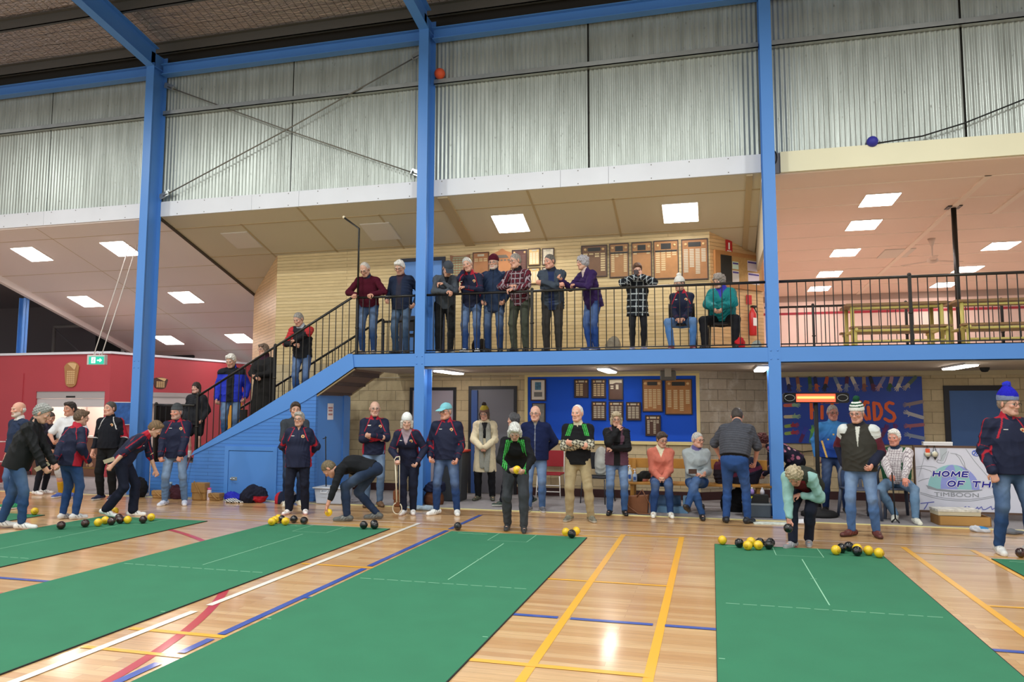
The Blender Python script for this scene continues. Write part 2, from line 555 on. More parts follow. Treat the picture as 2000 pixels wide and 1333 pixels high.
def person(label, x, y, z=0.0, face=0.0, H=1.72, b=1.0, belly=0.0, lean=0.0, roll=0.0, curve=1.1, twist=0.0, hy=0.0, hp=0.0, hr=0.0, fem=False,
           feet=None, hip=None, hands=None, poles=None, lpoles=None, curls=(0.5, 0.5), palms=(None, None), skin='c79a84',
           hair=('short', '8d8a86'), top=CLUB, topm=None, tinf=0.018, hem=0.03, sleeve=1.0, trs=('jeans', '35507c'), leg=1.0, flare=0.0,
           shoes=('d8d8d8', 'e8e8e8'), hat=None, glasses=False, beard=None, coat=None, open_neck=0.05, seed=None, cat='person', group=None, boots=False, absface=False):
    s = H / 1.72
    seed = seed if seed is not None else int(abs(x * 131 + y * 57)) % 9973
    rr = np.random.RandomState(seed)
    a = math.radians(face + (0 if absface else math.degrees(math.atan2(-x, y))))     # `face`: turn away from the hall's viewer
    org = np.array([x, y, z])
    F = np.array([math.sin(a), -math.cos(a), 0.0]); Lf = np.array([math.cos(a), math.sin(a), 0.0]); U = np.array([0, 0, 1.0])
    W = lambda p: np.array(p[1:], float) if p[0] == 'w' else org + s * (Lf * p[0] + F * p[1] + U * p[2])
    hip = hip or (0, 0, 0.915)
    feet = feet or [(0.105, 0.0, 12), (-0.105, 0.0, -12)]
    sit = hip[2] < 0.62
    P = W(hip)
    th = math.radians(lean); ro = math.radians(roll); tw = math.radians(twist)
    def tilt(v, k):
        v = rotv(v, Lf, -th * k) if False else rotv(v, np.cross(U, F), th * k)
        return rotv(v, F, ro * k)
    U1 = tilt(U, 0.85); F1 = tilt(F, 0.85); L1 = tilt(Lf, 0.85)
    U2 = tilt(U, curve); F2 = rotv(tilt(F, curve), U2, tw); L2 = rotv(tilt(Lf, curve), U2, tw)
    Cc = P + U1 * 0.27 * s
    NB = Cc + U2 * 0.25 * s
    sw = (0.142 if fem else 0.163) * s * (0.75 + 0.25 * b)
    SH = [NB - U2 * 0.082 * s + L2 * sw, NB - U2 * 0.082 * s - L2 * sw]
    # head
    hu = rotv(rotv(tilt(U, curve * 0.45), np.cross(U, F), math.radians(hp)), F, math.radians(hr))
    hya = math.radians(hy)
    hf0 = rotv(rotv(tilt(F, curve * 0.45), np.cross(U, F), math.radians(hp)), F, math.radians(hr))
    # turn about the world's vertical so looking aside works with a bowed head too
    hu = rotv(hu, U, hya); hf = rotv(hf0, U, hya)
    hl = np.cross(hf, hu) * -1
    hl = unit(np.cross(hu, hf))
    neck_dir = unit(U2 * 0.6 + hu * 0.6)
    HC = NB + neck_dir * 0.056 * s + hu * 0.088 * s + hf * 0.022 * s
    hs = s * (1.0 if fem else 1.04)
    AX = np.array([hl, hf, hu])
    hp_ = lambda l, f, u: HC + hs * (hl * l + hf * f + hu * u)
    # limbs
    l1, l2 = 0.285 * s, 0.255 * s
    hands = hands or [(0.27, 0.03, 0.80), (-0.27, 0.03, 0.80)]
    poles = poles or [(0.5, -0.9, -0.3), (-0.5, -0.9, -0.3)]
    EL = []; WR = []
    for i in range(2):
        e, w_ = ik(SH[i], W(hands[i]), l1, l2, Lf * poles[i][0] + F * poles[i][1] + U * poles[i][2])
        EL.append(e); WR.append(w_)
    HJ = [P + L1 * 0.09 * s, P - L1 * 0.09 * s]
    KN = []; AN = []; FD = []
    for i in range(2):
        ft = feet[i]; fu = ft[3] if len(ft) > 3 else 0.0
        yaw = math.radians(ft[2]); fd = rotv(F, U, yaw)
        lp = (lpoles or [(0.15, 1, 0.1), (-0.15, 1, 0.1)])[i]
        A = (org + s * (Lf * ft[0] + F * ft[1] + U * (0.085 + fu)))
        k_, A = ik(HJ[i], A, 0.43 * s, 0.415 * s, Lf * lp[0] + F * lp[1] + U * lp[2])
        tp = ft[4] if len(ft) > 4 else 0.0
        FD.append(rotv(fd, np.cross(fd, U), math.radians(tp))); KN.append(k_); AN.append(A)
    sk = np.array(lin(skin))
    # ---- body
    def torso(inf, lab='torso', k=0.05):
        w0 = (0.148 if not fem else 0.142) * b; w1 = (0.162 if not fem else 0.140) * b
        out = [Pr(P + U1 * (0.05 if sit else -0.02) * s, Cc, w0 * s + inf, w1 * s + inf, lab, k, F1, 1.5 / (0.6 + 0.4 * b)),
               Pr(Cc, NB - U2 * 0.15 * s, w1 * s + inf, 0.125 * s * (0.5 + 0.5 * b) + inf, lab, k, F2, 1.5),
               Pr(SH[0] - U2 * 0.012 * s, SH[1] - U2 * 0.012 * s, 0.046 * s + inf, None, lab, 0.05)]
        for q in (0, 1): out.append(Pr(NB - U2 * 0.028 * s - F2 * 0.01 * s, SH[q], 0.040 * s + inf * 0.5, 0.042 * s + inf * 0.9, lab, 0.035))
        out += [Pr(NB - U2 * 0.09 * s, NB - U2 * 0.005 * s, 0.078 * s + inf * 0.6, 0.050 * s + inf * 0.5, lab, 0.04)]
        if belly: out.append(ell(P + U1 * 0.12 * s + F1 * 0.06 * s * belly, [L1, F1, U1], np.array([0.135 * b, 0.105 + 0.05 * belly, 0.16]) * s + inf, lab, 0.06))
        if fem: out.append(ell(Cc + U2 * 0.05 * s + F2 * 0.075 * s, [L2, F2, U2], np.array([0.125 * b, 0.062, 0.075]) * s + inf, lab, 0.05))
        return out
    pb = torso(-0.028)
    pb += [Pr(NB - U2 * 0.03 * s, HC - hu * 0.05 * s - hf * 0.018 * s, 0.058 * s, 0.054 * s, 'neck', 0.03)]
    for i in range(2):
        pb += [Pr(SH[i], EL[i], 0.048 * s * b ** 0.5, 0.038 * s, 'arm', 0.03), Pr(EL[i], WR[i], 0.038 * s, 0.026 * s, 'arm', 0.02)]
        cv = 0.0 if leg < 1.0 else 0.012
        pb += [Pr(HJ[i], KN[i], 0.078 * s * b ** 0.5 - cv, 0.050 * s - cv, 'leg', 0.04), Pr(KN[i], KN[i] * 0.6 + AN[i] * 0.4, 0.048 * s - cv, 0.050 * s - cv, 'leg', 0.02),
               Pr(KN[i] * 0.6 + AN[i] * 0.4, AN[i], 0.050 * s - cv, 0.032 * s - cv * 0.3, 'leg', 0.02),
               Pr(AN[i] - U * 0.03 * s, AN[i] - U * 0.045 * s + FD[i] * 0.13 * s, 0.032 * s, 0.025 * s, 'leg', 0.02)]
    ph = [ell(hp_(0, -0.012, 0.03), AX, np.array([0.074, 0.094, 0.088]) * hs, 'skin', 0.02),
          ell(hp_(0, 0.022, -0.035), AX, np.array([0.060, 0.066, 0.080]) * hs, 'skin', 0.03),
          Pr(hp_(-0.018, 0.07, -0.092), hp_(0.018, 0.07, -0.092), 0.018 * hs, None, 'skin', 0.03),
          Pr(hp_(-0.048, 0.01, -0.062), hp_(-0.02, 0.06, -0.09), 0.018 * hs, None, 'skin', 0.03),
          Pr(hp_(0.048, 0.01, -0.062), hp_(0.02, 0.06, -0.09), 0.018 * hs, None, 'skin', 0.03),
          Pr(hp_(-0.034, 0.075, 0.024), hp_(0.034, 0.075, 0.024), 0.012 * hs, None, 'skin', 0.014),
          Pr(hp_(0, 0.086, 0.016), hp_(0, 0.100, -0.026), 0.008 * hs, 0.0120 * hs, 'nose', 0.010),
          Pr(hp_(-0.013, 0.090, -0.032), hp_(0.013, 0.090, -0.032), 0.0085 * hs, None, 'nose', 0.008),
          ell(hp_(-0.040, 0.066, -0.018), AX, np.array([0.022, 0.018, 0.018]) * hs, 'skin', 0.015),
          ell(hp_(0.040, 0.066, -0.018), AX, np.array([0.022, 0.018, 0.018]) * hs, 'skin', 0.015),
          Pr(hp_(-0.019, 0.083, -0.058), hp_(0.019, 0.083, -0.058), 0.0075 * hs, None, 'lip', 0.006),
          Pr(hp_(-0.014, 0.081, -0.068), hp_(0.014, 0.081, -0.068), 0.0075 * hs, None, 'lip', 0.006),
          Pr(hp_(0, -0.02, -0.06), NB + neck_dir * 0.0 * s, 0.052 * hs, 0.056 * s, 'skin', 0.03)]
    for sd in (-1, 1):
        ph += [ell(hp_(sd * 0.077, -0.012, -0.006), np.array([unit(hl + hf * -0.35 * sd), unit(hf + hl * 0.35 * sd), hu]), np.array([0.009, 0.019, 0.031]) * hs, 'ear', 0.006),
               Pr(hp_(sd * 0.020, 0.0875, 0.031), hp_(sd * 0.044, 0.078, 0.034), 0.0055 * hs, 0.004 * hs, 'brow', 0.004),
               ell(hp_(sd * 0.031, 0.0765, 0.006), AX, np.array([0.0135, 0.0075, 0.0075]) * hs, 'eye', 0.003)]
    hd = hair[1] if hair else 'a09a94'
    vb, qb = blob(pb, 0.0115)
    cb = np.tile(sk, (len(vb), 1))
    if leg < 1.0:
        _, tt, lb = near(pb, vb)
    vh, qh = blob(ph, 0.0058)
    ii, tt, lb = near(ph, vh)
    ch = np.tile(sk, (len(vh), 1))
    qq = (vh - HC) @ AX.T / hs
    lips = lin('9a5a50')
    ch[lb == 'lip'] = sk * 0.45 + np.array(lips) * 0.55
    ch[lb == 'brow'] = sk * 0.35 + np.array(lin(hd)) * 0.65 * 0.8
    ch[lb == 'nose'] = sk * np.array([1.04, 0.93, 0.90]); ch[lb == 'ear'] = sk * np.array([1.02, 0.9, 0.86])
    e = lb == 'eye'
    ch[e] = np.array(lin('cfc6bf')) * 0.8
    ch[e & (np.abs(np.abs(qq[:, 0]) - 0.031) < 0.0062)] = np.array(lin('2c2622'))
    ck = (np.abs(np.abs(qq[:, 0]) - 0.042) < 0.018) & (np.abs(qq[:, 2] + 0.02) < 0.018) & (qq[:, 1] > 0.05)
    ch[ck] = ch[ck] * np.array([1.05, 0.9, 0.88])
    if beard:
        bm_ = (qq[:, 2] < -0.035) & (qq[:, 1] > 0.0) & (lb != 'lip') & (qq[:, 2] > -0.125)
        ch[bm_] = ch[bm_] * 0.35 + np.array(lin(beard)) * 0.65
    parts = [(vb, qb, cb), (vh, qh, ch)]
    # ---- hands
    hand_frames = []
    for i in range(2):
        sg = 1 if i == 0 else -1
        fa = unit(WR[i] - EL[i])
        pn = palms[i]
        if pn is None: pn = (-sg * 1.0, 0.1, 0.0)
        hdv = None
        if len(pn) > 3: hdv = unit(Lf * pn[3] + F * pn[4] + U * pn[5])
        n_ = Lf * pn[0] + F * pn[1] + U * pn[2]       # palm normal: where the palm faces
        d_ = fa if hdv is None else hdv
        n_ = unit(n_ - d_ * (n_ @ d_))
        sde = np.cross(n_, d_) * sg       # across the palm, toward the little finger or thumb
        # left hand (sg=1): thumb direction
        thd = -sde if sg > 0 else -sde
        cu = curls[i]
        ss = s * (0.92 if fem else 1.0)
        w0 = WR[i]; kn0 = w0 + d_ * 0.092 * ss
        hp2 = [Pr(w0 - fa * 0.04 * ss, w0, 0.027 * ss, 0.026 * ss, 'skin', 0.012),
               Pr(w0, kn0 + sde * 0.016 * ss, 0.024 * ss, 0.020 * ss, 'skin', 0.015, n_, 1.5),
               Pr(w0, kn0 - sde * 0.016 * ss, 0.026 * ss, 0.021 * ss, 'skin', 0.015, n_, 1.5),
               Pr(w0 + d_ * 0.05 * ss, kn0, 0.03 * ss, 0.026 * ss, 'skin', 0.015, n_, 1.6)]
        for j, (off, ln) in enumerate(((-0.030, 0.072), (-0.010, 0.080), (0.010, 0.075), (0.029, 0.060))):
            b0 = kn0 + sde * off * ss - d_ * (0.004 + 0.006 * (j == 3)) * ss
            an = math.radians(12 + 78 * cu * (0.85 + 0.08 * j))
            d1 = rotv(d_, np.cross(d_, n_), an) + sde * off * 1.2 * (1 - cu)
            d1 = unit(d1)
            d2 = rotv(d1, np.cross(d_, n_), an * 1.05)
            m1 = b0 + d1 * ln * 0.5 * ss; m2 = m1 + d2 * ln * 0.5 * ss
            hp2 += [Pr(b0, m1, 0.0098 * ss, 0.0088 * ss, 'skin', 0.004), Pr(m1, m2, 0.0088 * ss, 0.0075 * ss, 'skin', 0.003)]
        tb = w0 + d_ * 0.025 * ss + thd * 0.022 * ss
        tm = tb + unit(d_ * 0.62 + thd * 0.75 + n_ * (0.25 + 0.3 * cu)) * 0.042 * ss
        te = tm + unit(d_ * 0.9 + thd * (0.30 - 0.5 * cu) + n_ * (0.2 + 0.6 * cu)) * 0.034 * ss
        hp2 += [Pr(tb, tm, 0.0150 * ss, 0.0112 * ss, 'skin', 0.010), Pr(tm, te, 0.0108 * ss, 0.0088 * ss, 'skin', 0.004)]
        v_, q_ = blob(hp2, 0.0056)
        parts.append((v_, q_, sk * np.array([1.03, 0.94, 0.92])))
        hand_frames.append((w0, d_, n_, sde, ss))
    root = soft('person', parts, skin_m, None, org)
    root.location = tuple(org)
    tag(root, label, cat, group)
    add = lambda nm, pts, m: soft(nm, pts, m, root, org)
    # ---- top
    fit = dict(top)
    ti = tinf
    pt = torso(ti)
    for i in range(2):
        sg = 1 - 2 * i
        wend = EL[i] + (WR[i] - EL[i]) * (1.0 if sleeve >= 1 else max((sleeve - 0.5) * 2, 0))
        ub = b ** 0.5
        if sleeve > 0.5:
            pt += [Pr(SH[i], EL[i], 0.048 * s * ub + ti, 0.040 * s + ti, 'arm1', 0.03), Pr(EL[i], wend, 0.039 * s + ti, 0.030 * s + ti * 0.8, 'arm2', 0.02)]
        elif sleeve > 0:
            pt += [Pr(SH[i], SH[i] + (EL[i] - SH[i]) * sleeve * 2, 0.054 * s * ub + ti, 0.052 * s + ti, 'arm1', 0.04)]
    hemp = P - U1 * hem * s * 1.0
    if sit: hemp = P - U1 * 0.03 * s
    if hem > 0.0 and not sit:
        pt += [Pr(P + U1 * 0.06 * s, P - U1 * (hem + 0.10) * s, 0.154 * b * s + ti, (0.164 + fit.get('flare', 0.0)) * b * s + ti, 'torso', 0.04, F1, 1.30 / (0.6 + 0.4 * b))]
    cr = fit.get('cr', 0.064)
    if fit.get('nocollar') is None:
        pt += [Pr(NB - U2 * 0.02 * s - F2 * 0.005, NB + neck_dir * fit.get('ch', 0.020) * s - F2 * 0.004, cr * s + ti * 0.5, (cr - 0.002) * s + ti * 0.3, 'collar', 0.012)]
    if fit.get('hood'):
        pt += [Pr(NB - F2 * 0.07 * s + L2 * 0.05 * s - U2 * 0.0 * s, NB - F2 * 0.07 * s - L2 * 0.05 * s, 0.045 * s, None, 'torso', 0.03), Pr(NB + L2 * 0.065 * s - F2 * 0.02 * s, NB + L2 * 0.04 * s + F2 * 0.07 * s - U2 * 0.05 * s, 0.024 * s, 0.016 * s, 'torso', 0.02), Pr(NB - L2 * 0.065 * s - F2 * 0.02 * s, NB - L2 * 0.04 * s + F2 * 0.07 * s - U2 * 0.05 * s, 0.024 * s, 0.016 * s, 'torso', 0.02)]
    fold = fit.get('fold', 0.006) * 2.0
    vt, qt = blob(pt, 0.0082, cut=[(hemp, -U1)] + ([(org + U * 0.006, -U)] if False else []), fold=fold, seed=seed, fdir=(1, 1, 0.8), flen=fit.get('flen', 0.13))
    _, tt, lb = near(pt, vt)
    fit['_arms'] = [(EL[i], WR[i]) for i in range(2)]; fit['_b'] = b; fit['_U'] = U
    ct = top_colour(fit, vt, lb, tt, (NB, L2, F2, U2, s))
    tname = fit.get('name', {'club': 'jacket', 'clubpolo': 'polo_shirt', 'bluepolo': 'polo_shirt', 'stripes': 'polo_shirt'}.get(fit.get('kind'), 'jumper'))
    tm_ = topm or (shell_m if fit.get('kind') == 'club' else cloth_m)
    tob = add(tname, [(vt, qt, ct)], tm_)
    if fit.get('kind') in ('club', 'clubpolo') or fit.get('badge'):
        bc = NB - U2 * 0.135 * s + L2 * 0.088 * s
        g = G()
        best = None
        dd = vt - bc
        dist = (dd @ L2) ** 2 + (dd @ U2) ** 2 - 0.02 * (dd @ F2)
        j = int(np.argmin(dist + 10 * ((dd @ F2) < 0)))
        pc = vt[j] + F2 * 0.003 - org
        for nm, rad, hexc, off in (('badge', 0.027, 'd9b98c', 0.0), ('badge_centre', 0.012, 'a83c28', 0.002)):
            g = G(); n8 = 14
            ring = [pc + (L2 * math.cos(2 * PI * k / n8) + U2 * math.sin(2 * PI * k / n8)) * rad for k in range(n8)]
            vs = [tuple(r_ - F2 * 0.006 + F2 * off) for r_ in ring] + [tuple(r_ * 1.0 + F2 * (0.004 + off)) for r_ in ring]
            g.add(vs, [tuple(range(n8, 2 * n8))] + [(k, (k + 1) % n8, (k + 1) % n8 + n8, k + n8) for k in range(n8)])
            if nm == 'badge': bo = obj(nm, g, mat('badge_cream', 'd9b98c', 0.7), root)
            else:
                g.mi = 0; o2 = obj(nm, g, mat('badge_red', 'a8482c', 0.7), bo)
        if fit.get('kind') == 'club':
            bc = NB - U2 * 0.125 * s - L2 * 0.085 * s
            dd = vt - bc
            dist = (dd @ L2) ** 2 + (dd @ U2) ** 2 - 0.02 * (dd @ F2)
            j = int(np.argmin(dist + 10 * ((dd @ F2) < 0)))
            pc = vt[j] - org
            g = G()
            hw, hh_ = (0.032, 0.009) if fit.get('nametag') else (0.024, 0.0045)
            vs = []
            for ff in (-0.006, 0.006):
                for sx, sz in ((-1, -1), (1, -1), (1, 1), (-1, 1)):
                    vs.append(tuple(pc + L2 * sx * hw + U2 * sz * hh_ + F2 * ff))
            g.add(vs, [(0, 3, 2, 1), (4, 5, 6, 7), (0, 1, 5, 4), (1, 2, 6, 5), (2, 3, 7, 6), (3, 0, 4, 7)])
            obj('name_tag' if fit.get('nametag') else 'logo', g, mat('print_white', 'dcdcdc', 0.7), root)
    # ---- trousers or skirt
    kind, tcol = trs[0], trs[1]
    ti2 = {'jeans': 0.013, 'slacks': 0.018, 'leggings': 0.008, 'shorts': 0.024}.get(kind, 0.014)
    pl = [Pr(P + U1 * (0.13 if len(trs) > 3 else 0.10) * s, P - U1 * 0.03 * s, (0.105 if sit else 0.118) * b * s + ti2 * 0.4, (0.085 if sit else 0.127) * b * s + ti2 * 0.5, 'hip', 0.05, F1, 1.42 / (0.6 + 0.4 * b))] + ([] if sit else [
          ell(P - U1 * 0.05 * s - F1 * 0.035 * s, [L1, F1, U1], np.array([0.128 * b, 0.085, 0.095]) * s, 'hip', 0.05)])
    lends = []
    for i in range(2):
        if leg >= 1.0: an = AN[i] - unit(AN[i] - KN[i]) * 0.012 * s
        else: an = KN[i] + (AN[i] - KN[i]) * max(leg - 0.5, 0) * 2
        th_ = 0.083 * s * b ** 0.5
        if leg > 0.5:
            pl += [Pr(HJ[i] - U1 * 0.02 * s, KN[i], th_ + ti2, 0.053 * s + ti2, 'leg', 0.035),
                   Pr(KN[i], KN[i] * 0.6 + an * 0.4, 0.051 * s + ti2, 0.051 * s + ti2 + flare * 0.3, 'leg', 0.03),
                   Pr(KN[i] * 0.6 + an * 0.4, an, 0.051 * s + ti2 + flare * 0.3, 0.040 * s + ti2 + flare, 'leg', 0.02)]
        else:
            e_ = HJ[i] + (KN[i] - HJ[i]) * leg * 2
            pl += [Pr(HJ[i], e_, th_ + ti2, 0.07 * s + ti2, 'leg', 0.03)]
        lends.append(an)
    vl, ql = blob(pl, 0.0105, fold=0.004 if kind == 'leggings' else 0.009, seed=seed + 3, fdir=(1, 1, 0.9), flen=0.15)
    _, tl, ll = near(pl, vl)
    bc_ = np.array(lin(tcol)); cl = np.tile(bc_, (len(vl), 1))
    if kind == 'jeans':
        for i in range(2):
            mid = (HJ[i] + KN[i]) / 2 + F * 0.06
            g_ = np.exp(-(((vl - mid) / (0.085, 0.085, 0.16)) ** 2).sum(1))
            g_ += 0.6 * np.exp(-(((vl - KN[i] - F * 0.05) / 0.08) ** 2).sum(1))
            fade = trs[2] if len(trs) > 2 else 0.5
            cl += (np.array(lin('8fa6c4')) - cl) * np.clip(g_ * fade, 0, 0.8)[:, None]
    if len(trs) > 3:
        hb_ = (vl - P) @ U1
        cl[(hb_ > 0.0 * s)] = np.array(lin('1a1614'))
    add('shorts' if kind == 'shorts' else ('jeans' if kind == 'jeans' else ('leggings' if kind == 'leggings' else 'trousers')), [(vl, ql, cl)], denim_m if kind == 'jeans' else cloth_m)
    if coat:      # a long coat skirt below the waist
        cc_, lo_, fl_ = coat
        pk = [Pr(P + U1 * 0.10 * s, P - U * (lo_ + 0.1) * s + F * 0.01, 0.150 * b * s + 0.03, 0.195 * s + fl_, 'c', 0.04, F1, 1.12)]
        vk, qk = blob(pk, 0.012, cut=[(P - U * lo_ * s, -U)], fold=0.008, seed=seed, fdir=(1.4, 1.4, 0.1), flen=0.12)
        add('coat_skirt', [(vk, qk, np.array(lin(cc_)))], cloth_m)
    if leg < 1.0 and len(shoes) > 2:
        pk = []
        for i in range(2):
            pk += [Pr(AN[i] + (KN[i] - AN[i]) * shoes[3], AN[i], 0.050 * s, 0.040 * s, 's', 0.02)]
        for i in range(2):
            vk, qk = blob([pk[i]], 0.009)
            add('sock', [(vk, qk, np.array(lin(shoes[2])))], knit_m)
    # ---- shoes
    for i in range(2):
        A = AN[i]; fd = FD[i]; up = unit(np.cross(np.cross(fd, U), fd)) if abs(fd @ U) < 0.95 else F
        base = A - up * 0.085 * s
        fw = 0.92 if fem else 1.0
        ps = [Pr(base - fd * 0.055 * s + up * 0.045 * s, base + fd * 0.06 * s + up * 0.045 * s, 0.041 * s * fw, 0.042 * s * fw, 'u', 0.02),
              Pr(base + fd * 0.06 * s + up * 0.032 * s, base + fd * 0.165 * s + up * 0.024 * s, 0.043 * s * fw, 0.036 * s * fw, 'u', 0.03),
              Pr(base - fd * 0.01 * s + up * 0.06 * s, base - fd * 0.012 * s + up * (0.20 if boots else 0.095) * s, 0.042 * s, 0.045 * s if boots else 0.037 * s, 'u', 0.02)]
        vs_, qs_ = blob(ps, 0.0075, cut=[(base, -up), ] + ([(base + up * 0.105 * s, up)] if not boots else []))
        hgt = (vs_ - base) @ up
        cs_ = np.tile(np.array(lin(shoes[0])), (len(vs_), 1))
        cs_[hgt < 0.026 * s] = np.array(lin(shoes[1]))
        if not boots:
            f_ = (vs_ - base) @ fd / s; hh2 = hgt / s; l_ = np.abs((vs_ - base) @ np.cross(fd, up)) / s
            acc_c = np.array(lin(shoes[0]))
            acc_c = acc_c * 0.35 if acc_c.mean() > 0.3 else acc_c * 2.2
            cs_[(np.abs(np.mod(f_ + hh2 * 0.8, 0.045) - 0.02) < 0.006) & (f_ > -0.02) & (f_ < 0.09) & (hh2 > 0.03) & (l_ > 0.03)] = acc_c
            cs_[(l_ < 0.02) & (f_ > 0.03) & (f_ < 0.09) & (np.mod(f_, 0.02) < 0.008) & (hh2 > 0.055)] = acc_c
        add('boot' if boots else 'shoe', [(vs_, qs_, cs_)], shoe_m)
    # ---- hair and hats
    if hair:
        st, hc = hair[0], np.array(lin(hair[1]))
        ph_ = []; cuts = []; fsub = None
        cap = lambda r, c_=(0, -0.014, 0.032), k=0.015: ell(hp_(*c_), AX, np.array(r) * hs, 'h', k)
        if st == 'short':
            ph_ = [cap([0.0775, 0.099, 0.093]), cap([0.077, 0.075, 0.075], (0, -0.035, -0.005), 0.02)]
            cuts = [(hp_(0, 0.0, -0.055), -hu), (hp_(0, 0.004, -0.02), hf - hu * 0.80)]; fsub = (0.071, 0.088, 0.094)
        elif st == 'fringe':   # bald with a ring of hair
            ph_ = [cap([0.079, 0.078, 0.060], (0, -0.032, -0.004))]
            cuts = [(hp_(0, -0.02, 0.045), hu + hf * 0.2), (hp_(0, 0.015, 0.0), hf), (hp_(0, 0.0, -0.055), -hu)]
        elif st == 'thin':
            ph_ = [cap([0.079, 0.098, 0.0915]), cap([0.078, 0.075, 0.075], (0, -0.035, -0.005), 0.02)]
            cuts = [(hp_(0, 0.035, 0.09), hf * 0.9 - hu * 0.1), (hp_(0, 0.0, -0.05), -hu), (hp_(0, 0.012, 0.0), hf - hu * 0.55)]
        elif st == 'full':
            ph_ = [cap([0.085, 0.105, 0.101], (0, -0.016, 0.036)), cap([0.082, 0.085, 0.085], (0, -0.035, -0.005), 0.02), Pr(hp_(-0.03, 0.06, 0.098), hp_(0.045, 0.062, 0.09), 0.03 * hs, 0.022 * hs, 'h', 0.03)]
            cuts = [(hp_(0, 0.0, -0.062), -hu), (hp_(0, 0.018, 0.0), hf - hu * 0.8)]; fsub = (0.068, 0.092, 0.086)
        elif st == 'bob':
            ph_ = [cap([0.087, 0.106, 0.101], (0, -0.016, 0.034)), cap([0.090, 0.088, 0.09], (0, -0.03, -0.02), 0.02),
                   Pr(hp_(-0.078, 0.008, 0.0), hp_(-0.080, 0.014, -0.085), 0.030 * hs, 0.022 * hs, 'h', 0.02), Pr(hp_(0.078, 0.008, 0.0), hp_(0.080, 0.014, -0.085), 0.030 * hs, 0.022 * hs, 'h', 0.02),
                   Pr(hp_(-0.05, 0.06, 0.085), hp_(0.05, 0.06, 0.085), 0.028 * hs, None, 'h', 0.03)]
            cuts = [(hp_(0, 0.0, -0.118), -hu)]; fsub = (0.060, 0.10, 0.082)
        elif st == 'long':
            ph_ = [cap([0.088, 0.104, 0.100]), Pr(hp_(-0.082, -0.02, 0.0), hp_(-0.095, -0.005, -0.20), 0.030 * hs, 0.026 * hs, 'h', 0.03), Pr(hp_(0.082, -0.02, 0.0), hp_(0.095, -0.005, -0.20), 0.030 * hs, 0.026 * hs, 'h', 0.03),
                   Pr(hp_(0, -0.06, 0.0), hp_(0, -0.07, -0.20), 0.055 * hs, 0.06 * hs, 'h', 0.04)]
            cuts = []; fsub = (0.062, 0.10, 0.095)
        elif st == 'curly':
            ph_ = [cap([0.095, 0.110, 0.108], (0, -0.014, 0.03)), cap([0.098, 0.09, 0.09], (0, -0.03, -0.01), 0.02)]
            for _ in range(34):
                d_ = unit(rr.normal(size=3)); d_[2] = abs(d_[2]) - 0.2; d_[1] = d_[1] - 0.25
                d_ = unit(d_)
                if _ % 3 == 0: d_ = unit(np.array([(1 if _ % 2 else -1) * 1.0, rr.uniform(-0.9, 0.25), rr.uniform(-0.75, 0.1)]))
                ph_.append(Pr(hp_(d_[0] * 0.092, d_[1] * 0.105 - 0.014, d_[2] * 0.098 + 0.03), hp_(d_[0] * 0.092, d_[1] * 0.105 - 0.014, d_[2] * 0.098 + 0.03), 0.022 * hs, None, 'h', 0.01))
            cuts = [(hp_(0, 0.0, -0.085), -hu)]; fsub = (0.062, 0.10, 0.084)
        if hat: cuts.append((hp_(0, 0, 0.045), hu))
        if st in ('long', 'bob'):
            # cut the face opening by a slab: keep only behind it, below the brow
            pass
        subs = [ell(hp_(0, 0.088, -0.022 if st != 'long' else -0.05), AX, np.array(fsub) * hs)] if fsub else []
        vr, qr = blob(ph_, 0.0065, cut=cuts, fold={'fringe': 0.004, 'thin': 0.005, 'bob': 0.008, 'long': 0.008, 'short': 0.004}.get(st, 0.010), seed=seed, flen=0.045 if st in ('bob', 'long') else 0.032, fdir=(1, 1, 0.15) if st in ('bob', 'long') else (1, 1, 1), sub=subs)
        if False:
            ql_ = (vr - HC) @ AX.T / hs
            inface = (np.abs(ql_[:, 0]) < 0.060) & (ql_[:, 1] > 0.02) & (ql_[:, 2] < 0.060)
            qr = qr[~inface[qr].any(1)]
        jit = 1 + 0.16 * np.sin(vr @ np.array([130, 90, 40.0]) + 3 * np.sin(vr @ np.array([50, -70, 60.0])))[:, None]
        add('hair', [(vr, qr, hc * jit)], hair_m)
    if hat:
        hk, c1 = hat[0], np.array(lin(hat[1])); c2 = np.array(lin(hat[2] if len(hat) > 2 else hat[1]))
        if hk == 'beanie':
            pomp = hat[3] if len(hat) > 3 else None
            tall = hat[4] if len(hat) > 4 else 0.0
            ps = [ell(hp_(0, -0.016, 0.046 + tall * 0.5), AX, np.array([0.088, 0.106, 0.096 + tall * 0.6]) * hs, 'd', 0.02),
                  Pr(hp_(0, -0.016, 0.045), hp_(0, -0.018, 0.067), 0.094 * hs, 0.092 * hs, 'd', 0.01, hl, 1.16)]
            if tall > 0.02: ps.append(Pr(hp_(0, -0.02, 0.10), hp_(0, -0.03, 0.135 + tall), 0.06 * hs, 0.035 * hs, 'd', 0.05))
            vq, qq_ = blob(ps, 0.0068, cut=[(hp_(0, 0, 0.035), -hu + hf * 0.12)], fold=0.003, seed=seed, flen=0.03, fdir=(1, 1, 0.2))
            hq = (vq - HC) @ hu / hs
            cq = np.tile(c1, (len(vq), 1)); cq[hq < 0.085] = c2
            if hat[0] == 'beanie' and len(hat) > 5 and hat[5]:
                for z0, z1, cc in hat[5]: cq[(hq >= z0) & (hq < z1)] = np.array(lin(cc))
            hb = add('beanie', [(vq, qq_, cq)], knit_m)
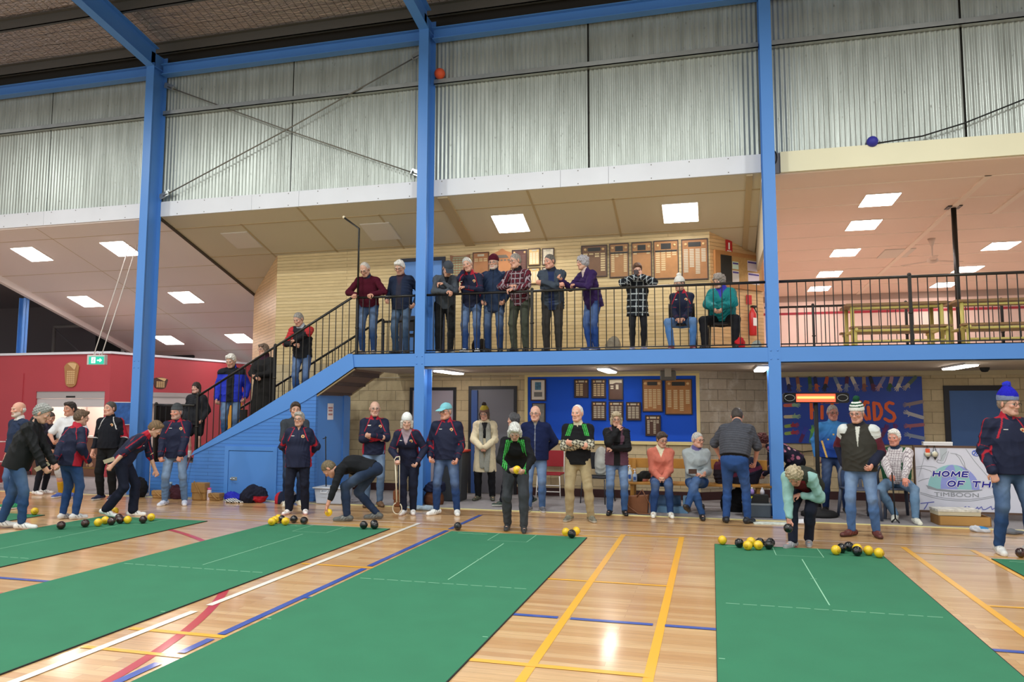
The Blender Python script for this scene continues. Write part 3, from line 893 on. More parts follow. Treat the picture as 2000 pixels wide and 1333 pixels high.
            if pomp:
                pc_ = hp_(0, -0.03, 0.165 + tall)
                pp = [Pr(pc_, pc_, 0.038 * hs, None, 'p', 0.01)]
                for _ in range(26):
                    d_ = unit(rr.normal(size=3)); pp.append(Pr(pc_ + d_ * 0.026 * hs, pc_ + d_ * 0.036 * hs, 0.010 * hs, None, 'p', 0.006))
                vq, qq_ = blob(pp, 0.0068)
                soft('pompom', [(vq, qq_, np.array(lin(pomp)))], knit_m, hb, org)
        elif hk == 'cap':
            ps = [ell(hp_(0, -0.014, 0.046), AX, np.array([0.086, 0.104, 0.090]) * hs, 'd', 0.02)]
            vq, qq_ = blob(ps, 0.0068, cut=[(hp_(0, 0, 0.040), -hu)])
            hb = add('cap', [(vq, qq_, c1)], cloth_m)
            pk = [Pr(hp_(-0.03, 0.085, 0.046), hp_(-0.035, 0.150, 0.030), 0.040 * hs, 0.030 * hs, 'p', 0.02, hu - hf * -0.15, 4.5), Pr(hp_(0.03, 0.085, 0.046), hp_(0.035, 0.150, 0.030), 0.040 * hs, 0.030 * hs, 'p', 0.02, hu - hf * -0.15, 4.5)]
            vq, qq_ = blob(pk, 0.006)
            soft('cap_peak', [(vq, qq_, c2)], cloth_m, hb, org)
    if glasses:
        g = G()
        for sd in (-1, 1):
            c_ = hp_(sd * 0.033, 0.097, 0.003) - org
            ring = [tuple(c_ + hs * (hl * 0.0225 * math.cos(t_) + hu * 0.017 * math.sin(t_))) for t_ in np.linspace(0, 2 * PI, 15)]
            g.tube(ring, 0.0022, 5, caps=False)
            g.tube([tuple(hp_(sd * 0.055, 0.095, 0.008) - org), tuple(hp_(sd * 0.083, 0.05, 0.008) - org), tuple(hp_(sd * 0.083, -0.01, 0.004) - org)], 0.002, 5)
        g.tube([tuple(hp_(-0.011, 0.098, 0.006) - org), tuple(hp_(0.011, 0.098, 0.006) - org)], 0.002, 5)
        obj('glasses', g, frame_m, root)
    info = dict(root=root, org=org, W=W, P=P, NB=NB, HC=HC, WR=WR, EL=EL, SH=SH, hf=hf, hu=hu, hl=hl, F=F, L=Lf, U=U, F2=F2, L2=L2, U2=U2, s=s, hp=hp_, hands=hand_frames, add=add, AN=AN, KN=KN, HJ=HJ)
    return info
# ------------------------------------------------------------------ surfaces of the hall
def nodemat(name):
    m = bpy.data.materials.new(name); m.use_nodes = True
    nt = m.node_tree; b = nt.nodes['Principled BSDF']
    N = lambda t, **k: (lambda n: [setattr(n, a, v) for a, v in k.items()] and n or n)(nt.nodes.new(t))
    return m, nt, b, N

def brick_mat(name, c1, c2, mortar, w, h, ms=0.006, rough=0.8, plane='xz', bias=0.0, bump=0.6, grain=0.25, gs=(0.7, 1, 9), offset=0.5, blotch=0.0, bcol=None, spec=0.4, coat=0.0, gcol=0.0, wav=False):
    m, nt, b, N = nodemat(name)
    tc = N('ShaderNodeTexCoord'); sp = N('ShaderNodeSeparateXYZ'); cb = N('ShaderNodeCombineXYZ')
    nt.links.new(tc.outputs['Object'], sp.inputs[0])
    nt.links.new(sp.outputs['XYZ'.index(plane[0].upper())], cb.inputs[0])
    nt.links.new(sp.outputs['XYZ'.index(plane[1].upper())], cb.inputs[1])
    br = N('ShaderNodeTexBrick'); br.offset = offset; br.squash = 1.0
    nt.links.new(cb.outputs[0], br.inputs['Vector'])
    br.inputs['Color1'].default_value = L4(c1); br.inputs['Color2'].default_value = L4(c2); br.inputs['Mortar'].default_value = L4(mortar)
    br.inputs['Scale'].default_value = 1.0; br.inputs['Mortar Size'].default_value = ms; br.inputs['Mortar Smooth'].default_value = 0.3
    br.inputs['Bias'].default_value = bias; br.inputs['Brick Width'].default_value = w; br.inputs['Row Height'].default_value = h
    mp = N('ShaderNodeMapping'); mp.inputs['Scale'].default_value = gs
    nt.links.new(tc.outputs['Object'], mp.inputs[0])
    no = N('ShaderNodeTexNoise'); no.inputs['Scale'].default_value = 6; no.inputs['Detail'].default_value = 6; no.inputs['Roughness'].default_value = 0.65
    nt.links.new(mp.outputs[0], no.inputs['Vector'])
    mr = N('ShaderNodeMapRange'); mr.inputs['From Min'].default_value = 0.3; mr.inputs['From Max'].default_value = 0.7
    mr.inputs['To Min'].default_value = 1 - grain; mr.inputs['To Max'].default_value = 1 + grain * 0.6
    nt.links.new(no.outputs['Fac'], mr.inputs['Value'])
    mx = N('ShaderNodeMix', data_type='RGBA', blend_type='MULTIPLY'); mx.inputs[0].default_value = 1
    nt.links.new(br.outputs['Color'], mx.inputs[6]); nt.links.new(mr.outputs[0], mx.inputs[7])
    out = mx.outputs[2]
    if blotch:
        n2 = N('ShaderNodeTexNoise'); n2.inputs['Scale'].default_value = 1.7; n2.inputs['Detail'].default_value = 8; n2.inputs['Roughness'].default_value = 0.7
        nt.links.new(tc.outputs['Object'], n2.inputs['Vector'])
        cr = N('ShaderNodeMapRange'); cr.inputs['From Min'].default_value = 0.52; cr.inputs['From Max'].default_value = 0.66; cr.inputs['To Max'].default_value = blotch
        nt.links.new(n2.outputs['Fac'], cr.inputs['Value'])
        m2 = N('ShaderNodeMix', data_type='RGBA'); m2.inputs[7].default_value = L4(bcol)
        nt.links.new(cr.outputs[0], m2.inputs[0]); nt.links.new(out, m2.inputs[6]); out = m2.outputs[2]
    nt.links.new(out, b.inputs['Base Color'])
    b.inputs['Roughness'].default_value = rough; b.inputs['Specular IOR Level'].default_value = spec
    if coat: b.inputs['Coat Weight'].default_value = coat; b.inputs['Coat Roughness'].default_value = 0.12
    bp = N('ShaderNodeBump'); bp.inputs['Strength'].default_value = bump; bp.inputs['Distance'].default_value = 0.006
    inv = N('ShaderNodeMath', operation='SUBTRACT'); inv.inputs[0].default_value = 1.0
    nt.links.new(br.outputs['Fac'], inv.inputs[1])
    ad = N('ShaderNodeMath', operation='MULTIPLY_ADD'); nt.links.new(no.outputs['Fac'], ad.inputs[0]); ad.inputs[1].default_value = 0.25; nt.links.new(inv.outputs[0], ad.inputs[2])
    nt.links.new(ad.outputs[0], bp.inputs['Height']); nt.links.new(bp.outputs[0], b.inputs['Normal'])
    return m

floor_m = brick_mat('court_boards', 'd9b383', 'c49562', 'a97c4c', 1.9, 0.083, 0.0018, rough=0.30, plane='xy', bump=0.04, grain=0.17, gs=(0.5, 7, 1), offset=0.37, coat=0.55, spec=0.5)
block_m = brick_mat('concrete_block', 'cbb893', 'bba884', '8f8064', 0.40, 0.20, 0.006, rough=0.8, bump=0.5, grain=0.10, gs=(2.2, 2.2, 2.2), blotch=0.25, bcol='a89878')
block_shiny_m = brick_mat('painted_block', 'a99a84', '968872', '706452', 0.40, 0.20, 0.006, rough=0.42, bump=1.0, grain=0.14, gs=(2.2, 2.2, 2.2), blotch=0.55, bcol='d2c8ba', spec=0.6)
board_m = brick_mat('pine_boards', 'dcc494', 'ceb482', '9c845a', 3.3, 0.0675, 0.0032, rough=0.45, bump=1.0, grain=0.16, gs=(0.6, 0.6, 8), blotch=0.20, bcol='a8895c')
board2_m = brick_mat('knotty_pine_boards', 'e0bb8c', 'd3aa78', 'a07c54', 3.3, 0.0675, 0.0032, rough=0.4, bump=1.0, grain=0.18, gs=(0.6, 0.6, 8), blotch=0.25, bcol='a98055')
blueboard_m = brick_mat('blue_boards', '4c84ce', '487eca', '365f9e', 6.0, 0.066, 0.0026, rough=0.45, bump=0.8, grain=0.03, gs=(0.6, 0.6, 5))
blue_m = mat('blue_paint', '5088d2', 0.38, var=0.02, vscale=2)
darkblue_m = mat('blue_paint_door', '3c6299', 0.5, var=0.03)
black_m = mat('black_steel', '16130f', 0.35)
matte_black = mat('matte_black', '141416', 0.75)
white_m = mat('white_board', 'dcdfe8', 0.6, var=0.04, vscale=1.2)
cream_m = mat('cream_board', 'e3dec0', 0.6, var=0.03, vscale=1.2)
ceil_m = mat('ceiling_dim_beige', 'd2c6ac', 0.7, var=0.02, vscale=0.8)  # darker beige: the dimmer light on the middle ceiling is put into its colour
ceil2_m = mat('ceiling_lit_pink', 'ece2de', 0.65, var=0.02, vscale=0.8)  # lighter and pinkish: the lit look of the foyer ceiling is painted in
ceil3_m = mat('ceiling_glow_peach', 'f2dccc', 0.7, var=0.02, vscale=0.8)  # peach tint holds the pink glow of the panels in the colour
joint_m = mat('ceiling_joint', '4a4034', 0.8)
batten_m = mat('ceiling_batten', 'bca680', 0.6)
soffit_m = mat('soffit_grey', 'b8aa98', 0.7, var=0.03, vscale=1.0)
carpet_m = mat('carpet_grey', '8f8a8c', 0.95, var=0.07, vscale=9, bump=0.3, bscale=200)
red_m = mat('red_wall', 'b2404a', 0.65, var=0.03, vscale=1.5)
plum_m = mat('plum_skirting', '3c1c1c', 0.5)
steel_m = mat('galvanised', 'b0b4b2', 0.32, metal=0.75, var=0.08, vscale=6)
pinkwall_m = mat('pale_pink_wall', 'ecd6cc', 0.7, var=0.04, vscale=1.5)
grey_m = mat('mid_grey', '77757a', 0.7)
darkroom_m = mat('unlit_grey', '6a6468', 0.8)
lamp_m = mat('lamp_panel', 'fff6ee', emit=20.0)
lampw_m = mat('lamp_panel_pink', 'fff0ec', emit=24.0)
off_m = mat('lamp_panel_off', 'e0d6c8', 0.5)
yellow_line = 'f2b22a'

# ---- floor of the court with its painted lines
g = G(); g.box(-24, -6, -0.2, 12, 11.95, 0)
line_c = [('line_yellow', 'efb02e'), ('line_white', 'efe9dc'), ('line_blue', '3a56a8'), ('line_red', 'b8343e'), ('line_pinkish', 'e8cdb8'), ('line_dark', '4c2c28')]
lm = [mat(n, c, 0.35, coat=0.4) for n, c in line_c]
SZ = [0.0020]
def strip(x0, y0, x1, y1, w, mi, z=None):
    g.mi = mi; SZ[0] += 0.00012; z = SZ[0]
    dx, dy = x1 - x0, y1 - y0; L = math.hypot(dx, dy); nx, ny = -dy / L * w / 2, dx / L * w / 2
    g.add([(x0 + nx, y0 + ny, z), (x0 - nx, y0 - ny, z), (x1 - nx, y1 - ny, z), (x1 + nx, y1 + ny, z)], [(0, 1, 2, 3)])
def arc(cx, cy, r, a0, a1, w, mi):
    n = 40
    for i in range(n):
        p = [math.radians(a0 + (a1 - a0) * (i + k) / n) for k in (0, 1)]
        g.mi = mi
        vs = []
        for q in p:
            vs += [(cx + (r - w / 2) * math.cos(q), cy + (r - w / 2) * math.sin(q), 0.0024), (cx + (r + w / 2) * math.cos(q), cy + (r + w / 2) * math.sin(q), 0.0024)]
        g.add(vs, [(0, 1, 3, 2)])
FLOOR_LINES = True
strip(-24, 10.28, 12, 10.28, 0.05, 4)                      # long pale line along the side of the court
strip(-24, 11.82, 12, 11.92, 0.0, 0) if False else None
for x in (-1.155, -0.41, 2.185, 2.925):
    strip(x, -5, x, 10.1, 0.065, 0)
strip(-1.16, 10.04, -0.41, 10.04, 0.04, 0)
strip(-9.8, 9.86, -1.16, 9.86, 0.035, 0); strip(-0.41, 9.77, 0.0, 9.77, 0.035, 0) if False else None
strip(2.2, 9.72, 9, 9.72, 0.035, 0)
for y, w in ((7.31, 0.045), (4.87, 0.06), (4.42, 0.05)):
    strip(-4.24, y, -3.41 if y < 4.5 else -0.41, y, w, 0); strip(2.2, y, 9, y, w, 0)
for a, b in ((-1.57, -1.21), (-1.11, -0.47), (-0.38, 0.02), (1.8, 2.14), (2.25, 9)):
    strip(a, 6.0, b, 6.0, 0.06, 2)
strip(-8.0, 5.93, -6.0, 5.93, 0.06, 2); strip(-3.5, 6.04, -3.38, 6.04, 0.05, 2)
for a, b in ((11.3, 9.87), (9.77, 7.38), (7.25, 4.91), (4.8, 4.48), (4.27, -5)):
    strip(-3.49, b, -3.49, a, 0.065, 2)
strip(-4.09, -5, -4.09, 5.40, 0.07, 1); strip(-4.09, 5.58, -4.09, 10.26, 0.065, 1)
strip(-3.49, 11.34, 12, 11.0, 0.022, 5); strip(-24, 11.05, -3.6, 11.2, 0.018, 5)
arc(-10.157, 2.865, 6.684, 0, 75, 0.075, 3)
strip(0.925, 9.6, 0.925, 10.16, 0.06, 3)
strip(-7.2, 5.43, -6.0, 5.43, 0.07, 3)
g.mi = 6
g.box(-24, 11.86, -0.02, 12, 11.95, 0.004)                 # pale yellow edge of the boards
g.mi = 0
mf = obj('floor', G(), floor_m)
bpy.data.objects.remove(mf)
g2 = G(); g2.box(-24, -6, -0.2, 12, 11.95, 0)
nb_ = len(g2.f)
for i in range(nb_): pass
g.m = [0 if i < 6 else g.m[i] + 1 for i in range(len(g.m))]
obj('floor', g, [floor_m] + lm + [mat('line_edge', 'e6dc9c', 0.4)], kind='structure')
g = G(); g.box(-24, 11.95, -0.2, 12, 22, 0.003)
obj('floor_carpet', g, carpet_m, kind='structure')

# ---- corrugated wall above the gallery, with girt and eave beam
def corr(x0, x1, y, z0, z1, amp=0.009, pitch=0.076):
    n = int((x1 - x0) / pitch * 6)
    vs = []; fs = []
    for i in range(n + 1):
        x = x0 + (x1 - x0) * i / n
        yy = y + amp * math.sin(2 * PI * x / pitch)
        vs += [(x, yy, z0), (x, yy, z1)]
    for i in range(n):
        fs.append((2 * i, 2 * i + 2, 2 * i + 3, 2 * i + 1))
    return vs, fs
m, nt, b_, N = nodemat('corrugated_sheet')
tc = N('ShaderNodeTexCoord'); mp = N('ShaderNodeMapping'); mp.inputs['Scale'].default_value = (3.0, 1, 0.22)
nt.links.new(tc.outputs['Object'], mp.inputs[0])
no = N('ShaderNodeTexNoise'); no.inputs['Scale'].default_value = 3.0; no.inputs['Detail'].default_value = 8; no.inputs['Roughness'].default_value = 0.7
nt.links.new(mp.outputs[0], no.inputs['Vector'])
n3 = N('ShaderNodeTexNoise'); n3.inputs['Scale'].default_value = 14; n3.inputs['Detail'].default_value = 6
mp3 = N('ShaderNodeMapping'); mp3.inputs['Scale'].default_value = (1.6, 1, 0.7); nt.links.new(tc.outputs['Object'], mp3.inputs[0]); nt.links.new(mp3.outputs[0], n3.inputs['Vector'])
cr = N('ShaderNodeValToRGB'); cr.color_ramp.elements[0].position = 0.30; cr.color_ramp.elements[0].color = L4('979d97'); cr.color_ramp.elements[1].position = 0.62; cr.color_ramp.elements[1].color = L4('b9c0bb')
nt.links.new(no.outputs['Fac'], cr.inputs[0])
mr = N('ShaderNodeMapRange'); mr.inputs['From Min'].default_value = 0.66; mr.inputs['From Max'].default_value = 0.78; mr.inputs['To Max'].default_value = 0.6
nt.links.new(n3.outputs['Fac'], mr.inputs[0])
mx = N('ShaderNodeMix', data_type='RGBA'); mx.inputs[7].default_value = L4('4f4d44'); nt.links.new(mr.outputs[0], mx.inputs[0]); nt.links.new(cr.outputs[0], mx.inputs[6])
nt.links.new(mx.outputs[2], b_.inputs['Base Color']); b_.inputs['Metallic'].default_value = 0.45; b_.inputs['Roughness'].default_value = 0.38
corr_m = m
g = G()
seams = [-16.4, -13.5, -10.68, -7.72, -4.86, -1.96, 0.94, 3.83, 6.8, 9.6]
for a, c_ in zip(seams[:-1], seams[1:]):
    for z0, z1 in ((5.6, 7.6), (7.6, 8.62)):
        v_, f_ = corr(a + 0.014, c_ - 0.014, 12.52, z0, z1); g.add(v_, f_, True)
g.mi = 1; g.box(-16.4, 12.56, 5.45, 9.6, 12.64, 8.9)
obj('wall_corrugated', g, [corr_m, mat('seam_shadow', '2c2a26', 0.9)], kind='structure')
g = G()
for a, c_ in ((-16.4, -10.77), (-10.59, -4.95), (-4.77, 0.85), (1.03, 9.6)):
    g.box(a, 12.40, 7.52, c_, 12.50, 7.535); g.box(a, 12.40, 7.52, c_, 12.412, 7.60); g.box(a, 12.40, 7.60, c_, 12.50, 7.612)
obj('trim_girt', g, steel_m, kind='structure')
g = G()
for a, c_ in ((-16.4, -10.77), (-10.59, -4.95), (-4.77, 0.85), (1.03, 9.6)):
    g.box(a, 12.28, 8.33, c_, 12.46, 8.345); g.box(a, 12.355, 8.345, c_, 12.37, 8.53); g.box(a, 12.28, 8.53, c_, 12.46, 8.545)
obj('trim_eave_beam', g, blue_m, kind='structure')
g = G()
for a, c_ in ((-16.7, -13.5), (-13.495, -10.77), (-10.59, -8.52), (-8.515, -7.5), (-7.495, -4.95), (-4.77, -2.45), (-2.445, -1.62), (-1.615, 0.845)):
    g.box(a, 12.462, 5.455, c_, 12.50, 5.755)
g.mi = 1
for a, c_ in ((1.14, 4.6), (4.603, 9.6)): g.box(a, 12.43, 5.42, c_, 12.50, 5.755)
g.mi = 2; g.box(1.03, 12.46, 5.42, 1.137, 12.50, 5.75)
g.mi = 3
for x in np.arange(-16.4, 0.8, 0.62):
    for z in (5.49, 5.72):
        g.box(x - 0.008, 12.458, z - 0.008, x + 0.008, 12.4625, z + 0.008)
obj('trim_fascia', g, [white_m, cream_m, grey_m, mat('nail_head', '6a6864', 0.6)], kind='structure')

# ---- ceilings of the gallery
SL = -0.325
zc = lambda y: 5.45 + SL * (y - 12.5)
def ceil(g, x0, x1, y0, y1, dz=0.0, th=0.05):
    g.add([(x0, y0, zc(y0) + dz), (x1, y0, zc(y0) + dz), (x1, y1, zc(y1) + dz), (x0, y1, zc(y1) + dz),
           (x0, y0, zc(y0) + dz + th), (x1, y0, zc(y0) + dz + th), (x1, y1, zc(y1) + dz + th), (x0, y1, zc(y1) + dz + th)],
          [(0, 3, 2, 1), (4, 5, 6, 7), (0, 1, 5, 4), (1, 2, 6, 5), (2, 3, 7, 6), (3, 0, 4, 7)])
g = G(); ceil(g, -10.6, 0.86, 12.5, 16.0)
g.mi = 1
for x in (-9.05, -7.55, -6.05, -3.05, -1.6):
    ceil(g, x - 0.02, x + 0.02, 12.5 if x in (-7.55, -3.05) else 12.9, 14.2, -0.006, 0.006)
for y in (12.93, 14.05): ceil(g, -10.6, 0.86, y - 0.015, y + 0.015, -0.006, 0.006)
ceil(g, -10.6, -8.9, 15.0, 15.03, -0.006, 0.006)
ceil(g, -4.72, -4.52, 12.5, 14.2, -0.03, 0.03); ceil(g, 0.62, 0.72, 12.5, 15.0, -0.03, 0.03)
obj('ceiling_gallery', g, [ceil_m, batten_m], kind='structure')
g = G(); ceil(g, -16.7, -10.66, 12.5, 21.0, -0.02)
g.mi = 1
for x in (-13.75,): ceil(g, x - 0.006, x + 0.006, 12.5, 21, -0.023, 0.003)
for y in (12.95, 14.35, 15.2, 16.6, 17.5, 19.0): ceil(g, -16.7, -10.66, y - 0.006, y + 0.006, -0.023, 0.003)
g.mi = 2; ceil(g, -10.66, -10.6, 12.5, 21, -0.035, 0.05)
g.mi = 0; ceil(g, -16.82, -16.7, 12.5, 21.0, -0.16, 0.2)
obj('ceiling_foyer', g, [ceil2_m, batten_m, joint_m], kind='structure')
g = G(); zr = lambda y: 5.40 - 0.022 * (y - 12.5)
def rceil(x0, x1, y0, y1, dz=0, th=0.05):
    g.add([(x0, y0, zr(y0) + dz), (x1, y0, zr(y0) + dz), (x1, y1, zr(y1) + dz), (x0, y1, zr(y1) + dz), (x0, y0, zr(y0) + dz + th), (x1, y0, zr(y0) + dz + th), (x1, y1, zr(y1) + dz + th), (x0, y1, zr(y1) + dz + th)],
          [(0, 3, 2, 1), (4, 5, 6, 7), (0, 1, 5, 4), (1, 2, 6, 5), (2, 3, 7, 6), (3, 0, 4, 7)])
rceil(0.94, 12, 12.5, 24.6)
g.mi = 1
for k in range(9): rceil(0.94, 12, 13.3 + 1.2 * k, 13.325 + 1.2 * k, -0.012, 0.012)
for x, y0_, y1_ in ((4.35, 13.3, 24.5), (5.2, 13.3, 15.7)): rceil(x - 0.05, x + 0.05, y0_, y1_, -0.02, 0.02)
rceil(0.94, 0.98, 12.5, 24, -0.03, 0.03)
obj('ceiling_viewing_room', g, [ceil3_m, mat('ceiling_joint_pale', 'f6e6d6', 0.7)], kind='structure')

def wallseg(name, p0, p1, z0, z1, m, th=0.12, extra=None):
    """a wall from p0 to p1 (seen from its left-hand side when walking p0->p1 reversed); local x along it"""
    dx, dy = p1[0] - p0[0], p1[1] - p0[1]; L = math.hypot(dx, dy)
    g = G(); g.box(0, 0, z0, L, th, z1)
    return obj(name, g, m, None, (p0[0], p0[1], 0), math.atan2(dy, dx), kind='structure')
# upper timber walls
wallseg('wall_gallery_back', (-8.98, 14.14), (0.02, 14.14), 2.56, 5.4, board_m)
wallseg('wall_gallery_left', (-10.64, 15.80), (-8.98, 14.14), 2.56, 5.5, board2_m)
wallseg('wall_gallery_right', (0.02, 14.14), (1.0, 15.12), 2.56, 5.5, board2_m)
wallseg('wall_viewing_left', (1.0, 15.12), (1.0, 24.6), 2.56, 5.5, pinkwall_m)
g = G(); g.box(0.88, 12.5, 4.3, 0.94, 15.2, 5.45)
obj('wall_ceiling_step', g, ceil_m, kind='structure')
g = G(); g.box(1.0, 24.55, 2.56, 12, 24.7, 5.3)
g.mi = 1; g.box(1.0, 24.53, 4.95, 12, 24.56, 5.3)
g.mi = 2; g.box(1.1, 24.53, 4.55, 10, 24.56, 4.62)
obj('wall_viewing_back', g, [pinkwall_m, mat('grey_band', 'a8958a', 0.7), mat('court_red_line', 'a83040', 0.6)], kind='structure')
# lower block walls
wallseg('wall_lower_back', (-8.98, 14.13), (-0.22, 14.13), 0, 2.56, block_m)
wallseg('wall_lower_left', (-10.64, 15.79), (-8.98, 14.13), 0, 2.56, block_m)
wallseg('wall_lower_angled', (-0.22, 14.13), (1.0, 14.95), 0, 2.56, block_shiny_m)
wallseg('wall_lower_right', (1.0, 14.95), (12, 14.95), 0, 2.56, block_m)
g = G()
for a, c_ in ((-8.98, -5.9), (-4.93, -4.64), (-3.66, -0.22)): g.box(a, 14.112, 0, c_, 14.13, 0.15)
obj('baseboard_lower_back', g, plum_m, kind='structure')
g = G(); g.box(0, -0.018, 0, 1.47, 0, 0.15)
obj('baseboard_angled', g, plum_m, None, (-0.22, 14.13, 0), math.atan2(0.82, 1.22), kind='structure')
g = G(); g.box(1.0, 14.93, 0, 3.95, 14.95, 0.15)
obj('baseboard_right', g, plum_m, kind='structure')
# gallery slab, soffit, front beam
g = G(); g.box(-6.12, 12.2, 2.36, 0.95, 14.13, 2.60); g.box(0.95, 12.2, 2.36, 12, 24.6, 2.60)
g.mi = 1; g.box(-6.12, 12.2, 2.335, 12, 14.95, 2.36)
g.mi = 2; g.box(-6.1, 14.04, 2.29, -0.2, 14.13, 2.335); g.box(1.0, 14.88, 2.26, 12, 14.95, 2.335)
obj('floor_gallery', g, [mat('gallery_floor', 'c4b4a4', 0.7), soffit_m, mat('cove_cream', 'bcae8c', 0.6)], kind='structure')
g = G()
def ibeam(g, a, c_, y0, z0, z1, w=0.10):
    g.box(a, y0, z0, c_, y0 + w, z0 + 0.012); g.box(a, y0, z1 - 0.012, c_, y0 + w, z1); g.box(a, y0, z0, c_, y0 + 0.012, z1)
for a, c_ in ((-6.12, -4.95), (-4.77, 0.85), (1.03, 9.6)): ibeam(g, a, c_, 12.105, 2.355, 2.60)
obj('trim_gallery_beam', g, blue_m, kind='structure')
# corner of the soffit frame above the stair void
# ---- columns and rafters, one thing each
def column(x, label, btl=True):
    t = thing('steel_column', label, 'column', (x, 12.1, 0), 0, 'blue steel columns along the gallery')
    g = G(); g.box(-0.09, 0, 0, 0.09, 0.014, 8.5); g.box(-0.006, 0.014, 0, 0.006, 0.366, 8.75); g.box(-0.09, 0.366, 0, 0.09, 0.38, 8.75)
    obj('column_shaft', g, blue_m, t)
    if btl:
        for sx in (-0.05, 0.05):
            for z in (2.41, 2.54):
                g = G(); g.lathe([(0.0135, -0.008), (0.0135, 0.002), (0.009, 0.008), (0.003, 0.011)], 8)
                o = obj('bolt', g, blue_m, t, (sx, 0, z)); o.rotation_euler = (PI / 2, 0, 0)
    g = G()   # rafter rising over the hall
    r0 = 8.44; dy = -14.0; dz = 0.2 * 14.0
    for a, b2, w in (((0, 0.0, r0), (0, dy, r0 + dz), 0.18), ((0, 0.12, r0 + 0.40), (0, dy, r0 + dz + 0.43), 0.18)):
        g.bar(a, b2, w, 0.014)
    g.add([(-0.006, 0.12, r0), (-0.006, dy, r0 + dz), (-0.006, dy, r0 + dz + 0.43), (-0.006, 0.12, r0 + 0.40), (0.006, 0.12, r0), (0.006, dy, r0 + dz), (0.006, dy, r0 + dz + 0.43), (0.006, 0.12, r0 + 0.40)],
          [(0, 1, 2, 3), (7, 6, 5, 4), (0, 4, 5, 1), (1, 5, 6, 2), (2, 6, 7, 3), (3, 7, 4, 0)])
    g.box(-0.09, 0.014, r0 - 0.02, 0.09, 0.366, r0 - 0.005)
    obj('rafter', g, blue_m, t)
    return t
column(-16.5, 'blue steel column beyond the left edge, its rafter crossing the roof')
column(-10.68, 'blue steel column at the foot of the stairs, standing left of them')
column(-4.86, 'blue steel column in the middle, between the stairs and the honour boards')
column(0.94, 'blue steel column beside the mural and the heater')
column(6.76, 'blue steel column past the doorway on the far right')
# ---- roof: purlins and wrinkled foil over wire mesh
m, nt, b_, N = nodemat('roof_foil')
tc = N('ShaderNodeTexCoord')
mp = N('ShaderNodeMapping'); mp.inputs['Scale'].default_value = (1.6, 5, 1)
nt.links.new(tc.outputs['Object'], mp.inputs[0])
no = N('ShaderNodeTexNoise'); no.inputs['Scale'].default_value = 3.2; no.inputs['Detail'].default_value = 5; no.inputs['Distortion'].default_value = 1.3
nt.links.new(mp.outputs[0], no.inputs['Vector'])
sp = N('ShaderNodeSeparateXYZ'); nt.links.new(tc.outputs['Object'], sp.inputs[0])
def lines(ch, pitch, w):
    a = N('ShaderNodeMath', operation='MODULO'); nt.links.new(sp.outputs[ch], a.inputs[0]); a.inputs[1].default_value = pitch
    ab = N('ShaderNodeMath', operation='ABSOLUTE'); nt.links.new(a.outputs[0], ab.inputs[0])
    c_ = N('ShaderNodeMath', operation='LESS_THAN'); nt.links.new(ab.outputs[0], c_.inputs[0]); c_.inputs[1].default_value = w
    return c_
l1_ = lines(0, 0.15, 0.012); l2_ = lines(1, 0.30, 0.010)
mxx = N('ShaderNodeMath', operation='MAXIMUM'); nt.links.new(l1_.outputs[0], mxx.inputs[0]); nt.links.new(l2_.outputs[0], mxx.inputs[1])
mx = N('ShaderNodeMix', data_type='RGBA'); mx.inputs[6].default_value = L4('b4a8a4'); mx.inputs[7].default_value = L4('5a524e')
nt.links.new(mxx.outputs[0], mx.inputs[0]); nt.links.new(mx.outputs[2], b_.inputs['Base Color'])
b_.inputs['Metallic'].default_value = 0.55; b_.inputs['Roughness'].default_value = 0.34
bp = N('ShaderNodeBump'); bp.inputs['Strength'].default_value = 0.9; bp.inputs['Distance'].default_value = 0.05
nt.links.new(no.outputs['Fac'], bp.inputs['Height']); nt.links.new(bp.outputs[0], b_.inputs['Normal'])
foil_m = m
zrf = lambda y: 8.87 + 0.2 * (12.2 - y)
g = G()
g.add([(-20, 12.7, zrf(12.7) + 0.21), (12, 12.7, zrf(12.7) + 0.21), (12, -3, zrf(-3) + 0.21), (-20, -3, zrf(-3) + 0.21),
       (-20, 12.7, zrf(12.7) + 0.25), (12, 12.7, zrf(12.7) + 0.25), (12, -3, zrf(-3) + 0.25), (-20, -3, zrf(-3) + 0.25)],
      [(0, 1, 2, 3), (7, 6, 5, 4), (0, 4, 5, 1), (1, 5, 6, 2), (2, 6, 7, 3), (3, 7, 4, 0)])
g.mi = 1
for k in range(13):
    y = 12.42 - 1.2 * k; z = zrf(y)
    g.box(-20, y - 0.035, z, 12, y - 0.02, z + 0.2); g.box(-20, y - 0.035, z, 12, y + 0.04, z + 0.014); g.box(-20, y - 0.11, z + 0.19, 12, y - 0.02, z + 0.204)
obj('ceiling_roof', g, [foil_m, mat('purlin_grey', '5f5e5c', 0.5, metal=0.3)], kind='structure')

# ---- dark store beyond the foyer, red servery walls
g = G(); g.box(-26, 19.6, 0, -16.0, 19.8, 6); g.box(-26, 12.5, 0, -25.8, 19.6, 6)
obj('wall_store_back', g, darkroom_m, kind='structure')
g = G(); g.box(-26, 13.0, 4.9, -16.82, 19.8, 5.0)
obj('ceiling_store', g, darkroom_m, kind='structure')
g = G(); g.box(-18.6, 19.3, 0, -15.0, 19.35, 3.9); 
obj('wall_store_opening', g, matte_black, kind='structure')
t = thing('pipe_scaffold', 'pale steel pipe frame standing in the dark store above the red wall', 'frame', (-19.6, 18.9, 3.0))
for pts in ([(-0.2, 0, -3.0), (-0.2, 0, 1.15)], [(-0.2, 0, 1.15), (2.4, 0, 1.15)], [(2.4, 0, -3.0), (2.4, 0, 1.15)]):
    obj('pipe', G().tube(pts, 0.05, 8), mat('pale_pipe', '8f8a88', 0.6), t)
